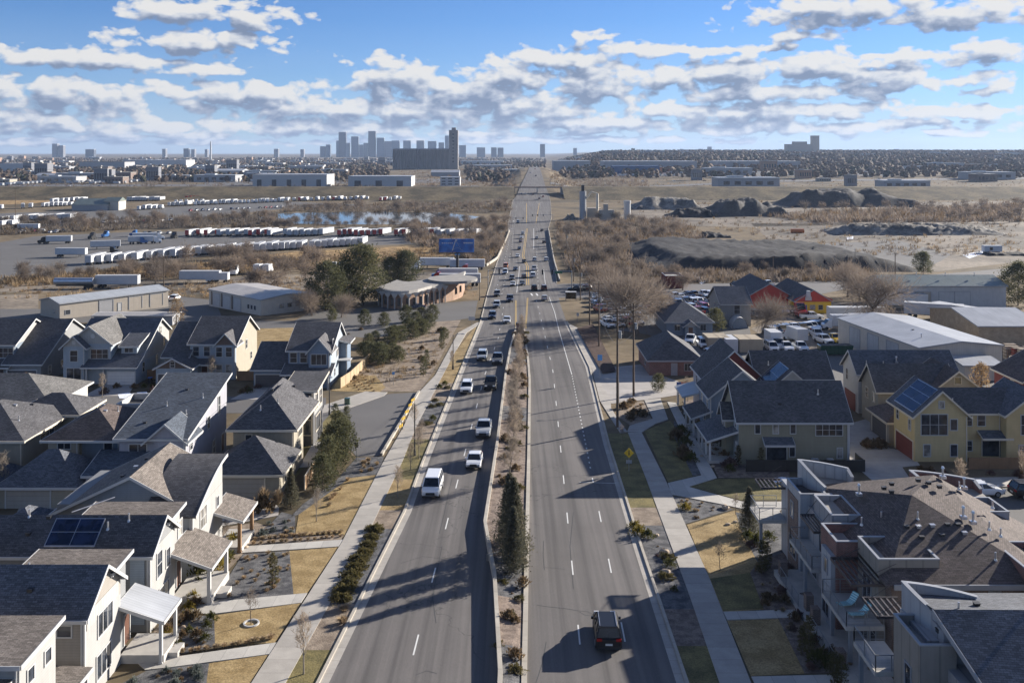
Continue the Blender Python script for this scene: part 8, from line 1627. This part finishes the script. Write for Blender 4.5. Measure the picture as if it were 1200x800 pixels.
heap(756, 319, 330, 120, 287, 'black_heap', 'long dark gravel plateau with a steep left end', 1, rough=.08); heap(980, 276, 210, 34, 262, 'stone_heap', 'long heap of grey broken stone in front of the tree belt', 2, rough=.2); heap(830, 254, 104, 60, 230, 'grey_heap', 'large dark heap in the middle of the plant', 3); heap(925, 243, 162, 70, 218, 'grey_heap', 'broad dark heap at the back, highest of all', 4)
heap(745, 246, 84, 50, 230, 'stone_heap', 'grey gravel heap behind the silos', 5); heap(785, 255, 60, 30, 243, 'black_heap', 'small dark heap right of the white silo', 6); heap(822, 279, 36, 16, 271, 'black_heap', 'small dark heap beside the snowy track', 7); heap(660, 258, 24, 14, 248, 'stone_heap', 'low grey heap by the far crossing', 8); heap(1160, 300, 50, 10, 295, 'black_heap', 'low dark heap at the right edge', 10)
p = P(683, 257); s = p.y/F; T = thing('silo', 'tall grey concrete silo tower with a dark cap', 'silo', p); b = MB(); b.tube(p, p+Vector((0, 0, 33*s)), 3.9*s, n=14); part('tower', b, 'trim_grey', T); b = MB(); b.box(p.x-1.6*s, p.x+1.6*s, p.y-1, p.y+3, p.z+33*s, p.z+40*s); part('head_house', b, 'black_metal', T)
b = MB(); b.tube(p+Vector((4*s, 0, 24*s)), p+Vector((10*s, 0, 32*s)), .8*s, n=8); b.tube(p+Vector((10*s, 0, 32*s)), p+Vector((17*s, 0, 30*s)), .8*s, n=8); b.tube(p+Vector((17*s, 0, 30*s)), p+Vector((17*s, 0, 10*s)), 1.6*s, n=8); part('duct', b, 'trim_cream', T); b = MB(); b.box(p.x+6*s, p.x+22*s, p.y+2, p.y+9, p.z, p.z+13*s); part('plant_block', b, 'metal_tan', T)
p = P(735, 257); b = MB(); b.tube((0, 0, 0), (0, 0, 19*s), 4*s, n=14); b.tube((0, 0, 19*s), (0, 0, 22*s), 4.4*s, n=14); one('silo', b, 'trim_white', 'short white silo with rusty rim right of the grey tower', 'silo', p, local=True)
p = P(711, 258); b = MB(); b.box(-5, 5, 0, 6, 0, 7); b.box(-2, 1, 0, 5, 7, 11); b.box(3, 9, 1, 5, 0, 4); one('plant_shed', b, 'metal_tan', 'tan machinery shed between the two silos', 'shed', p, local=True)
p = P(1164, 297); T = thing('site_trailer', 'white site trailer standing alone on the bare yard', 'trailer', p); b = MB(); b.box(p.x-4, p.x+4.2, p.y, p.y+3, p.z+.8, p.z+3.6); part('box_body', b, 'trailer_white', T); b = MB(); b.box(p.x-1.6, p.x-.2, p.y-.05, p.y, p.z+1.6, p.z+2.8); part('window', b, 'car_glass', T); b = MB(); b.box(p.x-3.6, p.x+3.6, p.y+.6, p.y+2.4, p.z, p.z+.8); part('undercarriage', b, 'rubber', T)
p = P(935, 273); b = MB(); b.tube((-4, 0, 1.2), (3.5, 0, 1.2), 1.25, n=10); b.box(-3, -2.5, -1, 1, 0, .6); b.box(2, 2.5, -1, 1, 0, .6); one('tank', b, 'orange_paint', 'rusty red horizontal tank on the bare yard', 'tank', p, local=True)
w_ = MB(); ribbon(w_, pl((1098, 379), (1188, 382)), .3, 2.4); one('yard_wall', w_, 'brick_brown', 'brown wall in front of the long warehouse', 'wall', P(1098, 379))
# ------------------------------------------------------------------ far buildings
def fb(x0, x1, yb, yt, depth, wall, roof, label, name='warehouse', cat='building', group=None, bands=0, doors=0, gab=0., extra=None, Y=None):
    p = P((x0+x1)/2, yb) if Y is None else at((x0+x1)/2, Y); s = p.y/F; W_ = (x1-x0)*s; H = (yb-yt)*s if Y is None else (178-yt)*s-p.z; X0 = (x0-600)*s
    T = thing(name, label, cat, (X0, p.y, p.z), group); b = MB(); b.box(X0, X0+W_, p.y, p.y+depth, p.z-3, p.z+H); part('wall', b, wall, T); b = MB()
    if gab: b.prism([(X0-.4, p.y-.6, p.z+H), (X0-.4, p.y+depth/2, p.z+H+gab), (X0-.4, p.y+depth+.6, p.z+H)], (W_+.8, 0, 0))
    else: b.box(X0-.3, X0+W_+.3, p.y-.3, p.y+depth+.3, p.z+H, p.z+H+max(.5, .25*s*2))
    part('roof', b, roof, T)
    if bands:
        for k in range(bands):
            z0 = p.z+H*(k+.45)/bands; z1 = p.z+H*(k+.8)/bands; n = max(3, int(W_/8)); n = min(n, 14)
            b = MB()
            for i in range(n): u = X0+W_*(i+.2)/n; b.box(u, u+W_*.6/n, p.y-.25, p.y+.1, z0, z1)
            part('window_row', b, 'window_glass', T)
    for i in range(doors):
        u = X0+W_*(i+.3)/doors; b = MB(); b.box(u, u+W_*.3/doors, p.y-.2, p.y, p.z, p.z+H*.6); part('loading_door', b, 'trim_dark', T)
    return T, X0, p, W_, H, s
fb(296, 383, 219, 205, 50, 'metal_white', 'mr_white', 'wide white warehouse with blue-grey roof left of the pond', doors=5); fb(408, 482, 219, 207, 45, 'metal_white', 'mr_white', 'white warehouse with dark entrance bays behind the pond', doors=3); fb(516, 539, 218, 208, 20, 'metal_white', 'mr_white', 'small white three-storey office block by the rise', 'office_block', bands=3)
fb(505, 538, 207, 202, 30, 'metal_grey', 'mr_white', 'low shed with sloping white roof above the small office block', gab=4)
fb(0, 37, 201, 192, 70, 'metal_white', 'mr_white', 'white warehouse at the far left edge'); fb(40, 72, 211, 206, 30, 'metal_white', 'mr_white', 'low pale tent-roofed shed at the far left', gab=4); fb(93, 146, 199, 190, 60, 'metal_grey', 'flat_dark', 'grey dark-walled warehouse, far left'); fb(144, 218, 196, 188, 70, 'metal_white', 'mr_white', 'long white warehouse beyond the grey one')
fb(241, 284, 206, 200, 40, 'metal_white', 'mr_white', 'white two-part shed left of the wide white warehouse', gab=3); fb(246, 281, 213, 209, 16, 'metal_cream', 'mr_white', 'low pale block in front of the two-part shed', bands=1); fb(46, 84, 231.5, 225, 22, 'metal_blue', 'mr_white', 'blue metal shed with white roof edge', gab=2)
fb(84, 125, 247, 240, 26, 'metal_grey', 'mr_green', 'green-roofed shed, left part of the pair', gab=4.5); fb(122, 139, 246.5, 236, 14, 'metal_cream', 'mr_green', 'cream end building of the green-roofed shed', gab=3)
fb(649, 692, 199, 189, 90, 'metal_grey', 'mr_white', 'grey warehouse right of the boulevard rise'); fb(708, 817, 199, 189.5, 90, 'metal_grey', 'mr_white', 'very long grey warehouse beyond the blue one'); fb(719, 773, 204, 195, 40, 'metal_blue', 'mr_blue', 'blue warehouse with orange end panel'); fb(773, 776, 203.5, 196, 30, 'orange_paint', 'mr_white', 'orange tank-like end block beside the blue warehouse', 'end_block'); fb(841, 938, 197.5, 189.5, 90, 'metal_grey', 'mr_white', 'long pale warehouse at the foot of the wooded ridge')
fb(555, 600, 198, 194, 60, 'metal_grey', 'mr_white', 'low white-roofed shed right of the grain elevator'); fb(540, 590, 193, 189, 80, 'metal_white', 'mr_white', 'long low white shed behind the grain elevator'); fb(572, 606, 203, 199, 40, 'trim_dark', 'mr_grey', 'dark low shed by the top of the rise')
# grain elevator
m_plain('elev', (.19, .175, .165), .9, .12, .05)
p = P(493, 198.5); s = p.y/F; T = thing('grain_elevator', 'massive grey grain elevator with a tall tower at its right end', 'grain elevator', p); X0 = (460-600)*s; W_ = 67*s; H = 23.5*s; dp = 34; b = MB(); b.box(X0, X0+W_, p.y+4, p.y+dp, p.z-3, p.z+H); part('bin_block', b, 'elev', T); b = MB(); n = 26
for i in range(n):
    if i < 16 or i % 2: b.tube((X0+W_*(i+.5)/n, p.y+4, p.z), (X0+W_*(i+.5)/n, p.y+4, p.z+H-.6), W_/n*.53, n=10)
part('silo_row', b, 'elev', T)
b = MB(); b.box(X0+W_*.985, X0+W_+9.5*s, p.y+2, p.y+dp-6, p.z, p.z+46*s); part('tower', b, 'elev', T); b = MB(); b.box(X0+W_+2.*s, X0+W_+7*s, p.y+8, p.y+20, p.z+46*s, p.z+49*s); part('head_house', b, 'elev', T); b = MB(); b.box(X0, X0+W_, p.y+12, p.y+24, p.z+H, p.z+H+2.); part('gallery', b, 'trim_grey', T)
for k in range(9): b = MB(); b.box(X0+W_+3*s, X0+W_+5*s, p.y+1.6, p.y+2, p.z+(8+k*4)*s, p.z+(10+k*4)*s); part('tower_window', b, 'window_glass', T)
p = P(941, 180); s = p.y/F; T = thing('grain_mill', 'pale mill building with a tower on the ridge skyline', 'mill', p); b = MB(); b.box((922-600)*s, (953-600)*s, p.y, p.y+30, p.z-5, p.z+11*s); part('mill_block', b, 'metal_tan', T); b = MB(); b.box((952-600)*s, (960-600)*s, p.y-2, p.y+22, p.z-5, p.z+21*s); part('tower', b, 'metal_tan', T); b = MB(); b.box((930-600)*s, (946-600)*s, p.y+2, p.y+20, p.z+11*s, p.z+14*s); part('upper_block', b, 'metal_tan', T)
p = P(247, 189); b = MB(); s = p.y/F; b.tube((0, 0, 0), (0, 0, 23*s), 1.2*s, .7*s, n=10); one('chimney', b, 'trim_white', 'slender white chimney standing alone at the left', 'chimney', p, local=True)
# skyline
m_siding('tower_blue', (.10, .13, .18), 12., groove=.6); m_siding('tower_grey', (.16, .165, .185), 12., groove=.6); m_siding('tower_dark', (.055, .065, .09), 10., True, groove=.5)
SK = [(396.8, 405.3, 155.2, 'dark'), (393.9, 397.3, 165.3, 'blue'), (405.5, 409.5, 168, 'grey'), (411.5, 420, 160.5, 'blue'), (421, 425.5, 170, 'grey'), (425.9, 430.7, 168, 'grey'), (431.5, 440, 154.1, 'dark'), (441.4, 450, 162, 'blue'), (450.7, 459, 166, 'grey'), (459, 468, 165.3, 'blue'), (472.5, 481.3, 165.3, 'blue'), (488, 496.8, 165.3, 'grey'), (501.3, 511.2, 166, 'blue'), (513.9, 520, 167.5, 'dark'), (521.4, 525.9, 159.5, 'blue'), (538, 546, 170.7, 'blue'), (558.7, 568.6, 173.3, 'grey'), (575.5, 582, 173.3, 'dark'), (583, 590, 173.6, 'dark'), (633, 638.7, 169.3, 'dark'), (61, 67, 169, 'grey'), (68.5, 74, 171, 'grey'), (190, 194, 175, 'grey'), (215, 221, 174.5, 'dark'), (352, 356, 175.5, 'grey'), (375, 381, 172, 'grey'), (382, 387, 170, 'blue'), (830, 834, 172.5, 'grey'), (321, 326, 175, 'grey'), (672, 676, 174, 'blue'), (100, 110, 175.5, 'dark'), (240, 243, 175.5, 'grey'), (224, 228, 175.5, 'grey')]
names = ['leftmost dark slab', 'low blue tower left of the leftmost slab', 'short grey tower', 'blue tower third from the left', 'small grey block', 'grey block before the twin peak', 'tallest dark tower of the left cluster', 'blue tower right of the tallest', 'grey tower in the middle', 'wide blue tower in the middle', 'flat blue tower', 'pale grey tower', 'blue tower left of the arched one', 'dark round-topped tower', 'slim blue tower touching the grain tower', 'blue block right of the grain tower', 'grey block farther right', 'dark block of a pair', 'dark block right of its pair', 'lone dark tower right of the boulevard', 'left one of twin towers at far left', 'right one of twin towers at far left']
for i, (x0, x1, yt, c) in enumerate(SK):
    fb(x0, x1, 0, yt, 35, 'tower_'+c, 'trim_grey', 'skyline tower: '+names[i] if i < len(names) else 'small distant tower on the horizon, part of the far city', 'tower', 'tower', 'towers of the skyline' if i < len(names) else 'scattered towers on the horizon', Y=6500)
# low buildings of the far city: copies of a few blocks
BL = []
for i, (w_, d_, h_, ml, rf) in enumerate(((40, 25, 8, 'metal_white', 'mr_white'), (30, 20, 10, 'brick_brown', 'flat_roof'), (60, 30, 9, 'metal_grey', 'mr_grey'), (22, 18, 14, 'brick_orange', 'flat_roof'), (26, 18, 6, 'sd_cream', 'mr_tan'), (18, 14, 20, 'tower_grey', 'flat_roof'))):
    b = MB(); b.box(0, w_, 0, d_, -4, h_); b.box(-.4, w_+.4, -.4, d_+.4, h_, h_+.8, 1); b.box(w_*.2, w_*.45, d_*.3, d_*.6, h_+.8, h_+2.5, 1)
    for k in range(5): b.box(w_*(.08+.18*k), w_*(.18+.18*k), -.2, 0, h_*.3, h_*.7, 2)
    o = b.build('city_block', [ml, rf, 'window_glass'], None, off=(0, 0, 0)); BL.append(tag(o, 'x', 'building'))
rnd = random.Random(5)
for i in range(296):
    x = rnd.uniform(-20, 640) if i % 5 else rnd.uniform(640, 1200); Y = 1250*(5200/1250)**rnd.random()*(1 if x < 640 else .9); pr = BL[rnd.choice([0, 0, 1, 2, 2, 3, 4, 5, 1])]
    if 380 < x < 655 and Y < 2700 or 590 < x < 650: continue
    p = at(x, Y); place(pr, p, 'small low building scattered through the far city', 'low buildings of the far city', rz=rnd.uniform(-.12, .12), sc=rnd.uniform(.6, 1.3))
# ------------------------------------------------------------------ far woods: one mass of small crowns
def mass(name, pts, mats, hmin, hmax, seed, lab):
    rnd = random.Random(seed); b = MB()
    for p in pts:
        h_ = rnd.uniform(hmin, hmax); r_ = h_*rnd.uniform(.4, .65); mi = rnd.choice(range(len(mats))) if rnd.random() < .5 else 0
        b.ball((p.x, p.y, p.z+h_*.5), r_, r_, h_*.55, 5, 4, mi, .35, rnd)
    o = b.build(name, mats, None, off=(0, 0, 0), uv=False); tag(o, lab, 'woodland', kind='stuff'); return o
rnd = random.Random(77); pts = []
while len(pts) < 5200:
    Y = rnd.uniform(1450, 4300); x = rnd.uniform(655, 1235)
    if rnd.random() > sm(0, .05, (x-640)/F)+.05: continue
    pts.append(at(x, Y))
m_foliage('wood_brown', (.10, .075, .055), (.17, .125, .09), .05); m_foliage('wood_green', (.035, .04, .025), (.07, .07, .04), .05); m_foliage('wood_grey', (.16, .13, .105), (.22, .18, .14), .05)
mass('ridge_wood', pts, ['wood_brown', 'wood_grey', 'wood_green'], 6, 11, 1, 'brown winter woodland covering the far ridge at right')
pts = []
while len(pts) < 5000:
    Y = 1350*(5200/1350)**rnd.random(); x = rnd.uniform(-30, 640)
    if 455 < x < 545 and Y < 2650: continue
    if 596 < x < 640 and Y < 2300: continue
    if rnd.random() < .35+.3*math.sin(x*.05+Y*.004): continue
    pts.append(at(x, Y))
mass('city_wood', pts, ['wood_brown', 'wood_green', 'wood_grey'], 5, 10, 2, 'dark street trees between the roofs of the far city')
# scrub in the middle distance
def scrub(name, poly, n, mats, h0, h1, seed, lab):
    rnd = random.Random(seed); b = MB(); t = 0; k = 0; m_ = len(poly); xs = [q[0] for q in poly]; ys_ = [q[1] for q in poly]
    while k < n and t < n*8:
        t += 1; x, y = rnd.uniform(min(xs), max(xs)), rnd.uniform(min(ys_), max(ys_)); c = False
        for i in range(m_):
            a, d = poly[i], poly[(i+1) % m_]
            if (a[1] > y) != (d[1] > y) and x < (d[0]-a[0])*(y-a[1])/(d[1]-a[1])+a[0]: c = not c
        if not c: continue
        k += 1; p = P(x, y); h_ = rnd.uniform(h0, h1); mi = rnd.randrange(len(mats))
        for j in range(17):
            a = rnd.uniform(0, 6.283); q = Vector((p.x+rnd.gauss(0, h_*.3), p.y+rnd.gauss(0, h_*.3), p.z-.1)); v = Vector((math.cos(a)*h_*.5, math.sin(a)*h_*.5, h_*rnd.uniform(.35, 1.05))); s_ = Vector((-math.sin(a), math.cos(a), 0))*h_*.045
            b.face([q-s_*.6, q+s_*.6, q+v*.6+s_, q+v*.6-s_], mi); b.face([q+v*.6-s_, q+v*.6+s_, q+v*1.1], mi)
    o = b.build(name, mats, None, off=(0, 0, 0), uv=False); tag(o, lab, 'scrub', kind='stuff')
TW = ['twigs', 'twigs_far', 'shrub_brown']; RD = ['grass_tan', 'leaf_dry', 'shrub_brown']
scrub('thicket_scrub', [(470, 262), (592, 258), (590, 290), (565, 312), (540, 300), (480, 284)], 900, TW, 1.5, 4, 1, 'dense brown underbrush left of the far bridge')
scrub('thicket_scrub', [(652, 262), (790, 255), (830, 278), (745, 300), (700, 325), (668, 318), (655, 290)], 1200, TW, 1.5, 4, 2, 'dense brown underbrush right of the far bridge')
scrub('ditch_scrub', [(0, 326), (290, 306), (560, 288), (560, 302), (300, 320), (0, 338)], 1300, RD, .8, 2.4, 3, 'tan reeds and brush along the ditch below the truck lot')
scrub('tree_belt_scrub', [(0, 262), (330, 250), (330, 266), (160, 269), (0, 276)], 900, TW, 1.5, 4, 4, 'brown brush in the belt above the truck lot')
scrub('pond_scrub', [(330, 242), (600, 236), (600, 250), (330, 249)], 700, TW, 1.5, 3.6, 5, 'brown brush on the far bank of the pond')
scrub('heap_scrub', [(740, 320), (1020, 318), (1040, 330), (740, 332)], 700, TW, 1, 3, 6, 'brown brush at the foot of the dark gravel plateau'); scrub('belt_scrub', [(880, 252), (1200, 240), (1200, 260), (960, 262)], 900, TW, 2, 5, 7, 'brown brush in the belt behind the stone heap')
scrub('slope_scrub', [(405, 455), (440, 400), (530, 385), (505, 440)], 260, RD, .3, .9, 8, 'dry grass tufts on the slope beside the path'); scrub('creek_scrub', [(690, 318), (760, 300), (800, 335), (720, 350), (690, 340)], 420, TW, 1., 2.6, 9, 'brown brush along the snowy creek')
scrub('bank_scrub', [(0, 222), (600, 220), (600, 232), (0, 234)], 2200, RD+TW, .5, 2.2, 11, 'low brush on the long railway bank'); scrub('bank_scrub', [(650, 206), (1200, 206), (1200, 236), (650, 234)], 2200, RD+TW, .5, 2.2, 12, 'low brush on the bank right of the boulevard')
scrub('rise_scrub', [(470, 201), (604, 197), (604, 219), (470, 219)], 500, TW, 1.5, 5, 13, 'brush on the slopes of the boulevard rise'); scrub('rise_scrub', [(642, 198), (760, 204), (760, 219), (646, 219)], 420, TW, 1.5, 5, 14, 'brush on the right slope of the rise')
scrub('yard_scrub', [(0, 200), (460, 200), (460, 222), (0, 222)], 900, TW, 1.5, 5, 15, 'brown brush between the distant yards'); scrub('plain_scrub', [(700, 236), (1200, 224), (1200, 300), (1000, 300), (800, 262)], 1100, RD+TW, .5, 2.5, 16, 'scattered weeds on the open ground at right'); scrub('track_scrub', [(0, 338), (560, 330), (560, 348), (0, 350)], 420, RD, .4, 1.4, 17, 'weeds along the gravel track')
scrub('yard_edge_scrub', [(190, 335), (350, 325), (440, 345), (430, 352), (200, 344)], 320, RD, .5, 1.6, 10, 'dry brush behind the workshops')
# ------------------------------------------------------------------ air
hz = MB(); hz.box(-8200, 8200, -450, 14200, -75, 190)
m = bpy.data.materials.new('haze'); m.use_nodes = True; nt = m.node_tree; nt.nodes.clear(); M['haze'] = m
vo = nt.nodes.new('ShaderNodeVolumePrincipled'); vo.inputs['Color'].default_value = (.46, .60, .86, 1); vo.inputs['Density'].default_value = HAZE; vo.inputs['Anisotropy'].default_value = .2
o_ = nt.nodes.new('ShaderNodeOutputMaterial'); nt.links.new(vo.outputs[0], o_.inputs['Volume'])
o = hz.build('haze', 'haze', None, off=(0, 0, 0), uv=False); o['kind'] = 'stuff'
# drop prototypes that were never placed
for o in [o for o in scene.objects if o.get('label') == 'x']:
    for c in list(o.children_recursive): bpy.data.objects.remove(c)
    bpy.data.objects.remove(o)
for o in scene.objects:
    if '_off' in o: del o['_off']
    if o.parent is None and 'category' in o and 'kind' not in o and o['category'] in ('ornamental grass', 'shrub', 'juniper', 'tree'): o['kind'] = 'thing'
